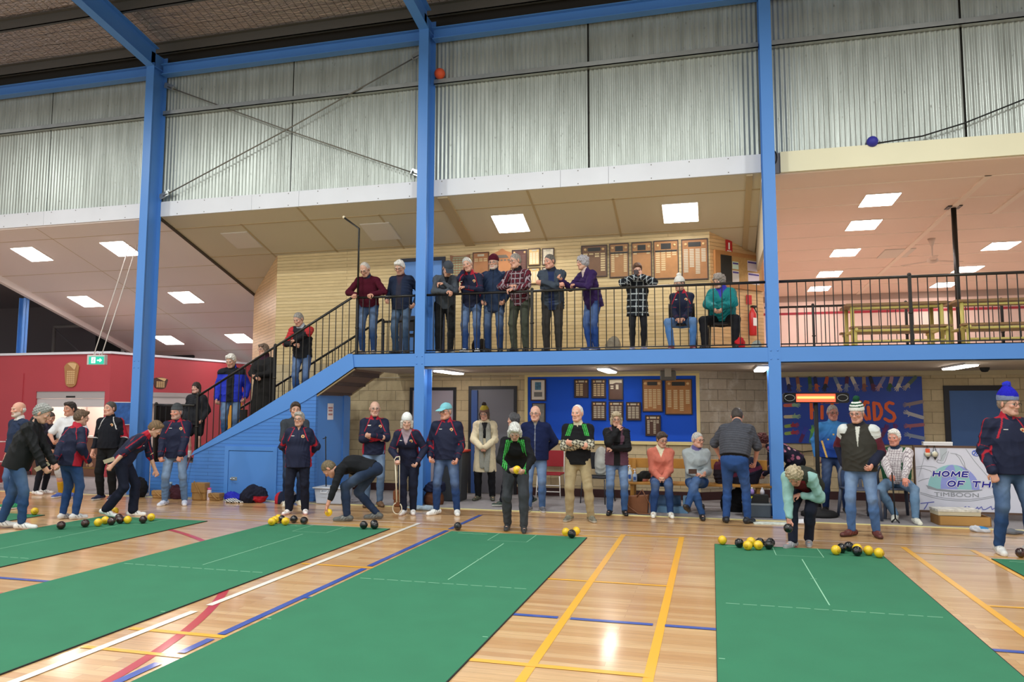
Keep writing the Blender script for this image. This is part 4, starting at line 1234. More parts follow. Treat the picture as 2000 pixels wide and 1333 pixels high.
g = G(); g.tube([(-0.2, 0, 1.1), (1.4, 0, -0.1)], 0.015, 6); obj('stay', g, grey_m, t)
t = thing('steel_post', 'slim blue post under the edge of the foyer ceiling, behind the red wall', 'post', (-16.92, 15.2, 0))
g = G(); g.box(-0.075, -0.006, 0, 0.075, 0.006, 4.42); g.box(-0.075, -0.08, 0, -0.065, 0.08, 4.42); g.box(0.065, -0.08, 0, 0.075, 0.08, 4.42)
obj('post_shaft', g, blue_m, t)

g = G()
A0 = 14.9
g.box(-24, A0, 0, -16.05, A0 + 0.15, 2.93); g.box(-13.99, A0, 0, -13.88, A0 + 0.15, 2.93) ; g.box(-16.05, A0, 2.03, -13.99, A0 + 0.15, 2.93)
g.box(-24, A0 - 0.02, 0, -16.45, A0, 2.48)
g.mi = 1; g.box(-24, A0 - 0.04, 2.93, -13.86, A0 + 0.17, 2.985)
g.mi = 2; g.box(-24, A0 - 0.035, 0, -16.05, A0 - 0.02, 0.10)
obj('wall_servery_front', g, [red_m, white_m, plum_m], kind='structure')
g = G(); Lb = math.hypot(0.5, 4.2)
g.box(0, 0, 0, 1.15, 0.15, 2.93); g.box(1.15, 0, 2.03, 2.6, 0.15, 2.93); g.box(2.6, 0, 0, Lb + 1.5, 0.15, 2.93)
g.mi = 1; g.box(-0.02, -0.03, 2.93, Lb + 1.5, 0.17, 2.985)
obj('wall_servery_side', g, [red_m, white_m], None, (-13.88, A0, 0), math.atan2(4.2, 0.5), kind='structure')
# kitchen seen through the hatch
g = G(); g.box(-16.05, A0 + 1.6, 0, -13.99, A0 + 1.7, 2.9); g.box(-16.2, A0 + 0.15, 0, -16.1, A0 + 1.7, 2.9); g.box(-13.99, A0 + 0.15, 0, -13.96, A0 + 1.7, 2.9)
g.box(-16.2, A0 + 0.15, 2.5, -13.96, A0 + 1.7, 2.55)
obj('wall_kitchen', g, mat('kitchen_white', 'e2cfc4', 0.6), kind='structure')
ld = bpy.data.lights.new('kitchen_lamp', 'AREA'); ld.size = 0.9; ld.energy = 55; ld.color = (1, 0.93, 0.88)
lo = bpy.data.objects.new('kitchen_lamp', ld); lo.location = (-15.0, A0 + 0.8, 2.48); C.objects.link(lo)
t = thing('servery_shutter', 'grey roller shutter rolled up over the wide servery hatch in the red wall', 'roller shutter', (-15.02, A0 + 0.02, 0))
g = G(); g.box(-1.03, 0, 1.86, 1.03, 0.12, 2.03); obj('shutter_housing', g, mat('shutter_grey', 'a9a3a3', 0.4), t)
g = G(); g.box(-1.03, 0.02, 1.66, 1.03, 0.06, 1.855); g.box(-1.03, 0.01, 1.655, 1.03, 0.07, 1.675); sh_ = obj('shutter_curtain', g, mat('shutter_light', 'c2bbbb', 0.4), t)
g = G(); g.box(-0.13, -0.012, 1.885, 0.13, 0.0, 1.92); obj('vent_slot', g, matte_black, t)
t = thing('servery_counter', 'brown panelled servery counter under the wide roller shutter', 'counter', (-15.02, A0, 0))
g = G(); g.box(-1.02, 0.0, 0.0, 1.02, 0.10, 0.92); obj('counter_front', g, mat('counter_brown', '6b4430', 0.5, var=0.1), t)
g = G(); g.box(-1.02, -0.01, 0.92, 1.01, 0.3, 0.96); obj('counter_top', g, mat('counter_white', 'd8c8be', 0.4), t)
g = G()
for x in (-0.7, 0, 0.62):
    for z in (0.2, 0.5): g.box(x - 0.2, -0.008, z, x + 0.2, 0, z + 0.02)
obj('panel_bead', g, mat('brass', '9a7a3a', 0.4, metal=0.6), t)
shutter_mat = None
for i, (x, l) in enumerate(((-0.36, 0.36), (-0.02, 0.42))):
    t = thing('kitchen_utensil', ('shorter dark utensil strip hanging on the kitchen wall, on the left', 'longer dark utensil strip hanging on the kitchen wall, on the right')[i], 'utensil', (-15.02 + x, A0 + 1.59, 1.62), 0, 'utensils hanging on the kitchen wall')
    g = G(); g.box(-0.012, -0.02, -l, 0.012, 0, 0); obj('rod', g, matte_black, t)
    g = G(); g.box(-0.02, -0.025, -l - 0.12, 0.02, 0, -l); obj('grip', g, mat('grip_tan', 'a98a62', 0.6), t)
t = thing('light_switch', 'small dark wall switch at the right of the kitchen hatch', 'switch', (-14.12, A0 + 1.59, 1.32))
g = G(); g.box(-0.05, -0.015, -0.06, 0.05, 0, 0.06); obj('switch_plate', g, mat('switch_dark', '4c4644', 0.5), t)
g = G(); g.box(-0.02, -0.02, -0.02, 0.02, -0.015, 0.02); obj('rocker', g, white_m, t)
t = thing('roller_shutter', 'narrow grey roller shutter half down over the side hatch behind the blue column', 'roller shutter', (-13.88 + 0.5 * 1.87 / Lb, A0 + 4.2 * 1.87 / Lb, 0), math.atan2(4.2, 0.5))
g = G(); g.box(-0.72, -0.02, 1.92, 0.72, 0.12, 2.03); obj('shutter_housing', g, mat('shutter_grey', 'a9a3a3', 0.4), t)
g = G(); g.box(-0.72, 0.0, 1.74, 0.72, 0.05, 1.92); obj('shutter_curtain', g, mat('shutter_light', 'c2bbbb', 0.4), t)
g = G(); g.box(-13.1, 15.4, 0, -13.0, 18.4, 2.6)
obj('wall_behind_hatch', g, matte_black, kind='structure') if False else None

# gilded shields on the red walls
def shield(loc, rz, w, h, label, plates=True, top=True):
    t = thing('trophy_shield', label, 'shield', loc, rz, 'shields on the red walls')
    g = G(); a = w / 2; c_ = h / 2
    out = [(-a * 0.7, c_ * 0.86), (-a * 0.25, c_), (a * 0.25, c_), (a * 0.7, c_ * 0.86), (a, c_ * 0.62), (a * 0.93, c_ * 0.3), (a * 0.75, -c_ * 0.6), (a * 0.62, -c_ * 0.85), (a * 0.25, -c_), (-a * 0.25, -c_), (-a * 0.62, -c_ * 0.85), (-a * 0.75, -c_ * 0.6), (-a * 0.93, c_ * 0.3), (-a, c_ * 0.62)]
    g.prism(out, -0.03, 0); obj('shield_back', g, mat('oak_gold' if top else 'dark_wood', 'a97b4a' if top else '4a2618', 0.5, var=0.08), t, bevel=0.006)
    g = G(); g.prism([(x * 0.72, z * 0.3 + c_ * 0.6) for x, z in out[:8]] , -0.04, -0.03); obj('crest', g, mat('gold_plate', 'd9b582', 0.35, metal=0.2), t)
    g = G()
    for i in range(7):
        for j in range(4): g.box((-0.52 + 0.27 * j) * a - 0.0, -0.036, c_ * (0.18 - 0.15 * i), (-0.52 + 0.27 * j + 0.22) * a, -0.03, c_ * (0.18 - 0.15 * i + 0.10))
    obj('name_plates', g, mat('gold_plate', 'd9b582', 0.35, metal=0.2), t)
shield((-15.0, A0, 2.44), 0, 0.44, 0.62, 'gold keystone-shaped trophy shield above the servery hatch')
shield((-13.88 + 0.5 * 1.5 / Lb - 0.02, A0 + 4.2 * 1.5 / Lb, 2.27), math.atan2(4.2, 0.5), 0.5, 0.30, 'small dark trophy shield with gold plates above the side hatch', top=False)
t = thing('notice_poster', 'blue and white poster on the red wall beside the servery', 'poster', (-13.5, 13.6, 1.55)) if False else None

# ---- boarded side of the stairs
g = G()
g.mi = 0
g.prism([(-10.25, 0), (-10.25, 0.62), (-9.33, 0.62), (-9.31, 0.78), (-6.86, 2.175), (-6.82, 1.88), (-6.82, 0)], 12.10, 12.18)
obj('stair_side_wall', g, [blueboard_m], kind='structure')
g = G()
g.prism([(-9.36, 0.76), (-9.31, 0.84), (-6.20, 2.60), (-6.12, 2.60), (-6.09, 2.355), (-6.82, 1.89), (-9.28, 0.50) if False else (-7.05, 1.76)], 12.085, 12.10)
obj('trim_stringer', g, blue_m, kind='structure')
g = G()   # steps
for k in range(11):
    x1 = -9.30 + 0.284 * k; z = 0.60 + 0.165 * k
    g.box(x1, 12.19, z - 0.03 if k else 0.0, x1 + 0.30, 13.3, z + 0.165)
g.box(-10.25, 12.19, 0, -9.30, 13.3, 0.62)
g.mi = 1
for k in range(11):
    x1 = -9.30 + 0.284 * k; z = 0.60 + 0.165 * k
    g.box(x1 - 0.012, 12.19, z + 0.14, x1 + 0.03, 13.3, z + 0.168)
obj('stair_flight', g, [mat('step_carpet', '5a4c48', 0.9), black_m], kind='structure')
g = G()  # sloping underside and the wall below it
g.add([(-6.84, 12.12, 1.86), (-6.10, 12.12, 2.34), (-6.10, 13.35, 2.34), (-6.84, 13.35, 1.86), (-6.84, 12.12, 1.92), (-6.10, 12.12, 2.40), (-6.10, 13.35, 2.40), (-6.84, 13.35, 1.92)],
      [(0, 3, 2, 1), (4, 5, 6, 7), (0, 1, 5, 4), (1, 2, 6, 5), (2, 3, 7, 6), (3, 0, 4, 7)])
g.mi = 1; g.bar((-6.84, 12.14, 1.855), (-6.10, 12.14, 2.335), 0.04, 0.03); g.bar((-6.84, 13.33, 1.855), (-6.10, 13.33, 2.335), 0.04, 0.03)
obj('ceiling_stair_underside', g, [mat('underside_brown', '7d675c', 0.8), batten_m], kind='structure')
g = G(); g.box(-6.90, 12.18, 0, -6.82, 13.12, 1.9); g.box(-6.90, 13.12, 0, -6.80, 13.38, 1.9)
obj('wall_under_stairs', g, blue_m, kind='structure')
t = thing('paper_sign', 'white paper notice with red writing on the blue wall under the stairs', 'sign', (-6.815, 12.62, 1.58))
g = G(); g.box(0, -0.11, -0.15, 0.004, 0.11, 0.15); obj('sheet', g, mat('paper', 'e6dfe2', 0.7), t)
rt_m = mat('faded_red_print', 'b06a66', 0.7)
for z, w in ((0.07, 0.17), (0.02, 0.14), (-0.05, 0.16)):
    g = G(); 
    for k in range(6): g.box(0.004, -w / 2 + k * w / 6, z - 0.018, 0.006, -w / 2 + (k + 0.72) * w / 6, z + 0.014)
    obj('print_line', g, rt_m, t)
g = G(); g.box(-0.54, -0.02, 0, -0.46, 0, 0.87); g.box(0.46, -0.02, 0, 0.54, 0, 0.87); g.box(-0.54, -0.02, 0.87, 0.54, 0, 0.95)
t = thing('door_understairs', 'low blue cupboard door with a steel knob in the boarded stair side', 'door', (-8.10, 12.098, 0)); t['kind'] = 'structure'
obj('door_frame', g, blue_m, t)
g = G(); g.box(-0.455, -0.010, 0.01, 0.455, 0, 0.86); dl = obj('door_leaf', g, blue_m, t)
g = G(); g.box(-0.455, -0.002, 0.86, 0.455, 0, 0.869); obj('door_gap', g, matte_black, t)
g = G(); g.tube([(-0.36, -0.01, 0.36), (-0.36, -0.05, 0.36)], 0.012, 8); g.ball((-0.36, -0.06, 0.36), 0.022, 10); g.box(-0.39, -0.014, 0.33, -0.27, -0.01, 0.39); g.tube([(-0.36, -0.05, 0.36), (-0.28, -0.055, 0.36)], 0.01, 8)
obj('door_handle', g, steel_m, dl)

# ---- railings: each run a thing, its posts and balusters parts
def railing(name, label, x0, x1, y, zf, h, sp=0.131, posts=(), group=None, slope=0.0, toe=0.04, rail=0.022, r2=0.008, skip=()):
    t = thing(name, label, 'railing', (x0, y, zf), 0, group)
    L = x1 - x0
    zt = lambda x: h + slope * x
    g = G(); g.tube([(0, 0, h), (L, 0, zt(L))], rail, 10); obj('top_rail', g, black_m, t)
    g = G(); g.tube([(0, 0, toe), (L, 0, toe + slope * L)], 0.011, 6); obj('bottom_rail', g, black_m, t)
    n = int(L / sp)
    g0 = G(); g0.tube([(0, 0, 0), (0, 0, h - toe)], r2, 6, False); me = g0.mesh('baluster', black_m)
    for k in range(1, n + 1):
        x = k * L / (n + 1)
        if any(abs(x0 + x - p) < 0.05 for p in posts): continue
        obj('baluster', me, None, t, (x, 0, toe + slope * x))
    for p in posts:
        g = G(); g.box(p - x0 - 0.022, -0.022, -0.02 + slope * (p - x0), p - x0 + 0.022, 0.022, zt(p - x0) + 0.03); g.lathe([(0.012, 0), (0.036, 0.01), (0.036, 0.03), (0.012, 0.04)], 12, (p - x0, 0, slope * (p - x0) + 0.45))
        g.ball((p - x0, 0, zt(p - x0) + 0.03), 0.03, 8)
        obj('post', g, black_m, t)
    return t
railing('gallery_railing', 'black gallery railing over the middle of the beam, people leaning on it', -4.76, 0.84, 12.16, 2.60, 1.01, posts=(-2.88, ), group='black railings of the gallery')
railing('gallery_railing', 'black gallery railing at the stair head, left of the middle column', -6.1, -4.96, 12.16, 2.60, 1.01, posts=(-6.08,), group='black railings of the gallery')
railing('gallery_railing', 'black gallery railing in front of the stacked picnic tables', 1.04, 6.6, 12.16, 2.60, 1.01, posts=(2.87,), group='black railings of the gallery')
railing('gallery_railing', 'black railing at the back of the viewing room, behind the picnic tables', 1.05, 9.5, 15.6, 2.60, 1.05, sp=0.15, posts=(1.95, 3.6, 5.2), group='black railings of the gallery')
# stair rails
railing('stair_railing', 'black railing climbing the near side of the stairs', -9.34, -6.1, 12.14, 0.80, 1.04, posts=(-9.30, -7.70), slope=0.5617, group='black railings of the gallery')
railing('stair_railing', 'lower black railing on the far side of the stairs, by the timber wall', -9.34, -6.1, 13.25, 0.65, 0.88, posts=(-9.30, -7.70), slope=0.5617, group='black railings of the gallery')
railing('landing_railing', 'short black railing around the lower landing of the stairs', -10.25, -9.36, 12.14, 0.62, 1.07, posts=(-10.22,), group='black railings of the gallery')
railing('gallery_railing', 'short low black railing behind the two men at the stair head', -6.1, -5.2, 13.25, 2.60, 0.70, sp=0.12, posts=(-6.08, -5.42), group='black railings of the gallery')
t = thing('handrail_pole', 'thin black pole rising from the stair head to the sloping ceiling', 'pole', (-6.1, 12.2, 0))
g = G(); g.tube([(0, 0, 3.6), (0, 0, 4.88), (-0.30, 0.0, 5.10)], 0.018, 8); obj('bent_tube', g, black_m, t)
g = G(); g.ball((-0.31, 0, 5.11), 0.028, 8); obj('tip', g, mat('tip_cream', 'e8dcc0', 0.5), t)
t = thing('support_pole', 'black steel pole from floor to ceiling of the viewing room', 'pole', (4.35, 15.1, 0))
g = G(); g.tube([(0, 0, 2.6), (0, 0, 5.34)], 0.045, 12); obj('pole_shaft', g, black_m, t)
g = G(); g.box(-0.12, -0.12, 5.325, 0.12, 0.12, 5.34); obj('ceiling_plate', g, black_m, t)

# ---- wall bracing rods
def rod(label, a, b_):
    t = thing('bracing_rod', label, 'bracing rod', a, 0, 'cross bracing of the corrugated wall')
    a = Vector(a); b_ = Vector(b_); d = b_ - a
    g = G(); g.tube([(0, 0, 0), tuple(d * 0.5 + Vector((0, 0, -0.03))), tuple(d)], 0.012, 6); obj('steel_rod', g, mat('rod_grey', '77736a', 0.5, metal=0.5), t)
    for q in (0, 1):
        p = d * q; e = d.normalized() * (1 if q == 0 else -1)
        g = G(); g.bar(tuple(p - e * 0.08), tuple(p + e * 0.16), 0.07, 0.012, (0, 1, 0)); g.bar(tuple(p + e * 0.14), tuple(p + e * 0.16), 0.07, 0.09, (0, 1, 0)); g.bar(tuple(p - e * 0.08 + Vector((0, 0, 0.04))), tuple(p + e * 0.16 + Vector((0, 0, 0.04))), 0.07, 0.01, (0, 1, 0))
        obj('bracket', g, steel_m, t)
rod('steel bracing rod rising to the right across the corrugated wall', (-10.48, 12.38, 5.84), (-5.04, 12.38, 8.11))
rod('steel bracing rod falling to the right across the corrugated wall', (-10.52, 12.42, 8.12), (-5.04, 12.42, 5.86))

# ---- lamps: square panels, battens, high bays
def panel(loc, on, label, grp, slope=0.0, w=0.6, d=0.6, m=None):
    t = thing('recessed_light', label, 'ceiling light', loc, 0, grp)
    t.rotation_euler = (math.atan(slope), 0, 0)
    g = G(); g.box(-w / 2 - 0.012, -d / 2 - 0.012, -0.012, w / 2 + 0.012, d / 2 + 0.012, 0.0); obj('light_frame', g, mat('lamp_frame', 'd8cfc4', 0.5), t)
    g = G(); g.box(-w / 2, -d / 2, -0.016, w / 2, d / 2, -0.0125); obj('light_diffuser', g, (m or lamp_m) if on else off_m, t)
    return t
nm = [('second lit square panel from the right on the sloping gallery ceiling', 'x')]
for x, lab, on, mm in ((-0.47, 'lit square panel on the sloping gallery ceiling, above the dark honour boards', True, lamp_m), (-3.6, 'lit square panel on the sloping gallery ceiling, above the maroon beanie man', True, lamp_m),
                       (-6.27, 'unlit square panel above the stair head, beside the middle column', False, None), (-9.4, 'unlit square panel above the stairs, near the dark ceiling joint', False, None)):
    panel((x, 13.47, zc(13.47) - 0.002), on, lab, 'square panels in the gallery ceilings', SL, m=mm)
for x, y, lab in ((-12.43, 13.47, 'lit square panel of the foyer ceiling, directly left of the left blue column'), (-14.85, 13.47, 'lit square panel of the foyer ceiling, nearest the left end of the fascia'), (-15.55, 15.75, 'lit square panel of the foyer ceiling crossed by the exit sign cable'),
                  (-12.52, 15.75, 'lit square panel of the foyer ceiling, first to the right of the left blue column'), (-15.0, 18.2, 'lit square panel of the foyer ceiling, lowest one beside the left blue column'), (-12.65, 18.2, 'lit square panel of the foyer ceiling, beside the pink timber wall'), (-17.2 + 0.05, 13.47, 'x')):
    if lab == 'x': continue
    panel((x, y, zc(y) - 0.022), True, lab, 'square panels in the foyer ceiling', SL, m=lampw_m)
for x, y, lab in ((2.95, 14.3, 'nearest lit panel of the left row in the viewing room ceiling'), (3.0, 16.05, 'second lit panel of the left row in the viewing room ceiling'), (3.05, 18.55, 'third lit panel of the left row in the viewing room ceiling'),
                  (3.07, 21.1, 'fourth lit panel of the left row in the viewing room ceiling'), (3.1, 23.3, 'farthest lit panel of the left row, low behind the railing'),
                  (6.25, 18.6, 'nearest lit panel of the right row in the viewing room ceiling'), (6.35, 21.2, 'lit panel of the viewing room ceiling crossed by the black pole'), (6.4, 23.4, 'lit panel of the right row, low behind the railing and past the post')):
    panel((x, y, zr(y) - 0.002), True, lab, 'square panels in the viewing room ceiling', -0.022, 0.55, 0.74, lampw_m)
panel((4.2, 18.9, zr(18.9) - 0.002), False, 'unlit pale panel beside the ceiling fan in the viewing room', 'square panels in the viewing room ceiling', -0.022, 0.62, 0.9)
for x, lab in ((-4.62, 'lit batten light under the gallery, right behind the middle column'), (-1.73, 'lit batten light under the gallery, above the honour boards'), (0.80, 'lit batten light under the gallery, left behind the column by the mural'), (3.70, 'lit batten light under the gallery, above the blue door and banner')):
    t = thing('batten_light', lab, 'ceiling light', (x, 12.95, 2.335), 0, 'batten lights under the gallery')
    g = G(); g.box(-0.10, -0.6, -0.03, 0.10, 0.6, 0); obj('light_base', g, white_m, t)
    g = G(); g.box(-0.085, -0.59, -0.055, 0.085, 0.59, -0.031); obj('light_diffuser', g, lamp_m, t, bevel=0.01)
t0 = None
for hx, hy in HIGH_BAYS:
    if t0 is None:
        t0 = thing('high_bay_lamp', 'round high bay lamp under the hall roof, nearest the gallery and leftmost', 'hanging lamp', (hx, hy, HB_Z), 0, 'high bay lamps over the court')
        g = G(); g.lathe([(0.06, 0.15), (0.10, 0.10), (0.12, -0.08), (0.27, -0.28), (0.275, -0.30), (0.255, -0.30), (0.10, -0.10), (0.05, -0.08)], 20); obj('lamp_housing', g, steel_m, t0)
        g = G(); g.tube([(0, 0, 0.1), (0, 0, 1.2)], 0.01, 6); obj('suspension_cord', g, black_m, t0)
    else: dup(t0, (hx, hy, HB_Z), None, 'round high bay lamp under the hall roof, %s row, %s bay' % ({7.8: 'nearest the gallery', 2.6: 'middle', -2.6: 'farthest from the gallery'}[hy], {-13.2: 'leftmost', -7.8: 'second', -2.0: 'third', 3.8: 'fourth'}[hx]))

# ---- exit sign on its cables
t = thing('exit_sign', 'green and white running-man exit sign with arrow, hanging in front of the red wall', 'exit sign', (-11.84, 12.35, 2.58), math.radians(4))
g = G(); g.box(-0.20, -0.04, -0.09, 0.20, 0.05, 0.11); obj('sign_case', g, mat('case_grey', 'c9c2c0', 0.5), t, bevel=0.01)
g = G(); g.box(-0.15, -0.046, -0.075, 0.19, -0.041, 0.075); obj('sign_face', g, mat('exit_green', '17a287', 0.5, emit=0.9), t)
ew = mat('exit_white', 'f4fff8', 0.5, emit=1.2)
g = G(); g.box(-0.09, -0.049, -0.055, 0.0, -0.047, 0.06); dp = obj('pictogram_door', g, ew, t)
g = G()
for a, b2 in (((-0.035, 0.02), (-0.05, -0.01)), ((-0.035, 0.02), (-0.015, 0.005)), ((-0.05, -0.01), (-0.035, -0.03)), ((-0.05, -0.01), (-0.075, -0.03)), ((-0.04, 0.015), (-0.07, 0.01)), ((-0.035, -0.03), (-0.04, -0.05))):
    g.bar((a[0], -0.051, a[1]), (b2[0], -0.051, b2[1]), 0.006, 0.012, (0, 1, 0))
g.ball((-0.03, -0.051, 0.037), 0.010, 8, sy=0.4); obj('running_figure', g, mat('exit_green_dark', '0f7a6a', 0.5, emit=0.4), t)
g = G(); g.prism([(0.04, 0.012), (0.10, 0.012), (0.10, 0.04), (0.15, 0.0), (0.10, -0.04), (0.10, -0.012), (0.04, -0.012)], -0.049, -0.047); obj('arrow', g, ew, t)
for sx, top in ((-0.08, (-0.6, 0.55, 2.6)), (0.10, (-0.5, 0.6, 2.56))):
    g = G(); g.tube([(sx, 0, 0.11), (sx + 0.03, 0.25, 0.9), (sx - 0.05, 0.6, 1.6), (-0.10 + sx, 1.0, 2.56)], 0.010, 6); obj('cable', g, mat('cable_white', 'd8cfc8', 0.5), t)
g = G(); g.tube([(0.0 + 0.05 * math.cos(a), 0, 0.13 + 0.05 * math.sin(a)) for a in np.linspace(-0.3, PI + 0.3, 9)], 0.008, 6); obj('hook', g, white_m, t)

# ---- doors
def door(n, x, y, z, w, h, leafm, framem, label, fw=0.06, handle=True):
    t = thing('door_%d' % n, label, 'door', (x, y, z)); t['kind'] = 'structure'
    g = G(); g.box(-w / 2, -0.03, 0, -w / 2 + fw, 0, h); g.box(w / 2 - fw, -0.03, 0, w / 2, 0, h); g.box(-w / 2 + fw, -0.03, h - fw, w / 2 - fw, 0, h); obj('door_frame', g, framem, t)
    g = G(); g.box(-w / 2 + fw, -0.012, 0.01, w / 2 - fw, 0, h - fw); lf = obj('door_leaf', g, leafm, t)
    if handle:
        g = G(); g.tube([(-w / 2 + fw + 0.07, -0.012, 1.0), (-w / 2 + fw + 0.07, -0.05, 1.0), (-w / 2 + fw + 0.17, -0.05, 1.0)], 0.009, 8); obj('door_handle', g, steel_m, lf)
    return t, lf
frm = mat('door_frame_dark', '14121a', 0.5)
door(1, -5.37, 14.125, 0, 0.98, 2.06, mat('door_lavender', 'a29aa4', 0.5), frm, 'pale grey door in a dark frame behind the middle column')
t, lf = door(2, -4.13, 14.125, 0, 0.98, 2.08, mat('door_grey', '67666c', 0.5), frm, 'dark framed doorway with grey door behind the cream coat woman')
g = G(); g.box(-0.42, -0.06, 0.01, -0.30, -0.014, 2.0); obj('open_leaf', g, mat('leaf_blue_edge', '31508a', 0.5), t)
door(3, 4.48, 14.945, 0, 0.98, 2.07, darkblue_m, frm, 'blue door in a black frame behind the banner', 0.09)
door(4, -5.63, 14.135, 2.60, 0.98, 2.10, blue_m, mat('door_frame_navy', '141d36', 0.5), 'upstairs blue door in a navy frame behind the middle column', 0.07, False)

# ---- stroke helper: rounded strokes drawn on a board facing the hall
SK = [0]
def stroke(g, pts, w, y_, y1, n=6):
    """a rounded stroke of width w through (x,z) points, from depth y0 to y1"""
    pts = [Vector((p[0], p[1])) for p in pts]
    for a, c_ in zip(pts[:-1], pts[1:]):
        SK[0] = (SK[0] + 1) % 12; y0 = y_ - 0.0001 * SK[0]
        d = c_ - a
        if d.length < 1e-6: continue
        ang = math.atan2(d.y, d.x)
        poly = [(c_.x + w / 2 * math.cos(ang - PI / 2 + PI * k / n), c_.y + w / 2 * math.sin(ang - PI / 2 + PI * k / n)) for k in range(n + 1)]
        poly += [(a.x + w / 2 * math.cos(ang + PI / 2 + PI * k / n), a.y + w / 2 * math.sin(ang + PI / 2 + PI * k / n)) for k in range(n + 1)]
        g.prism(poly, y0, y1)
# ---- mural
MX = lambda x: (x / 6.667 + 1520 - 1529) * 0.0086 + 1.30
MZ = lambda z: 2.235 - (z / 6.667 + 720 - 738) * 0.0094
t = thing('mural_panel', 'big blue painted panel with orange letters and children\'s painted hands, on the block wall', 'mural', (0, 14.945, 0))
g = G(); g.box(MX(30), -0.03, MZ(985), MX(1880), 0, MZ(120)); obj('panel', g, mat('mural_blue', '1a3f9c', 0.55, var=0.06, vscale=3), t)
om = mat('mural_orange', 'e8622a', 0.6)
LET = [[[(430, 455), (430, 655)], [(430, 440), (500, 430)], [(430, 550), (490, 545)]], [[(575, 500), (570, 655)], [(575, 440), (576, 446)]], [[(628, 442), (790, 442)], [(705, 442), (715, 520), (712, 650)]],
       [[(1080, 440), (1085, 665)], [(1150, 440), (1090, 555), (1155, 665)]], [[(1182, 510), (1192, 660)], [(1180, 448), (1181, 454)]], [[(1255, 460), (1258, 670), (1310, 660), (1345, 600), (1350, 540), (1320, 470), (1255, 455)]],
       [[(1500, 465), (1455, 450), (1415, 475), (1410, 520), (1450, 560), (1500, 590), (1518, 640), (1490, 685), (1440, 688), (1392, 660)]]]
for L in LET:
    g = G()
    for st in L: stroke(g, [(MX(a), MZ(b2)) for a, b2 in st], 0.055, -0.038, -0.03)
    obj('painted_letter', g, om, t)
rnd = random.Random(3)
arms = []
for x, dx in ((120, 15), (255, 10), (420, 5), (495, 12), (655, -25), (760, 40), (920, -10), (985, 40), (1140, 0), (1225, 25), (1400, -55), (1500, -25), (1630, -45), (1800, -95)):
    arms.append(((x, 130), (x + dx, 225), ))
for z in (490, 640): arms.append(((75, z), (190, z - 5)))
for z in (765, 860): arms.append(((78, z), (165, z - 12)))
for z, z2 in ((440, 470), (640, 595), (730, 745), (900, 870)): arms.append(((1868, z), (1720, z2)))
arms += [((270, 955), (320, 850)), ((410, 955), (435, 830)), ((1345, 880), (1380, 810)), ((1500, 880), (1510, 805))]
cols = ['c9b8a8', '8f5a48', '3c5f3a', '2d2d52', 'c05a3a', '7d8aa0', '5c3048', 'd0c8b8', 'a98a6a', '30303a', '8c8aa8', 'b08a90', 'a69a90', '5a6a58']
for i, (a, b2) in enumerate(arms):
    if 14 <= i < 16: col = ['c9604a', 'c8b890'][i - 14]; hc = '8fae8a'
    elif 16 <= i < 18: col = '8aa04c'; hc = '9c3040'
    elif 18 <= i < 22: col = ['8c7a78', 'b4b0ae', 'a0606a', '8890a0'][i - 18]; hc = col
    elif i >= 22: col = ['5a2050', '4c9058', '5c2a50', '5c2a50'][i - 22]; hc = ['3a3a9c', '6aa850', '6c2a60', '6c2a60'][i - 22]
    else: col = cols[i % len(cols)]; hc = cols[(i * 5 + 3) % len(cols)]
    ax_, az = MX(a[0]), MZ(a[1]); bx, bz = MX(b2[0]), MZ(b2[1])
    d = Vector((bx - ax_, bz - az)); d.normalize(); nrm = Vector((-d.y, d.x))
    g = G(); stroke(g, [(ax_, az), (bx, bz)], 0.062, -0.034, -0.03)
    ar = obj('painted_arm', g, mat('mural_' + col, col, 0.7), t)
    g = G()
    pc = Vector((bx, bz)) + d * 0.035
    stroke(g, [(bx, bz), tuple(pc)], 0.062, -0.036, -0.031)
    for k, (o_, l_) in enumerate(((-0.9, 0.055), (-0.35, 0.08), (0.1, 0.085), (0.5, 0.075))):
        dd = (d + nrm * o_ * 0.55).normalized()
        p0 = pc + nrm * o_ * 0.022
        stroke(g, [tuple(p0), tuple(p0 + dd * l_)], 0.014, -0.036, -0.031, 3)
    p0 = Vector((bx, bz)); dd = (d * 0.4 + nrm * 0.9).normalized(); stroke(g, [tuple(p0), tuple(p0 + dd * 0.06)], 0.017, -0.036, -0.031, 3)
    obj('painted_hand', g, mat('mural_' + hc, hc, 0.7), ar)

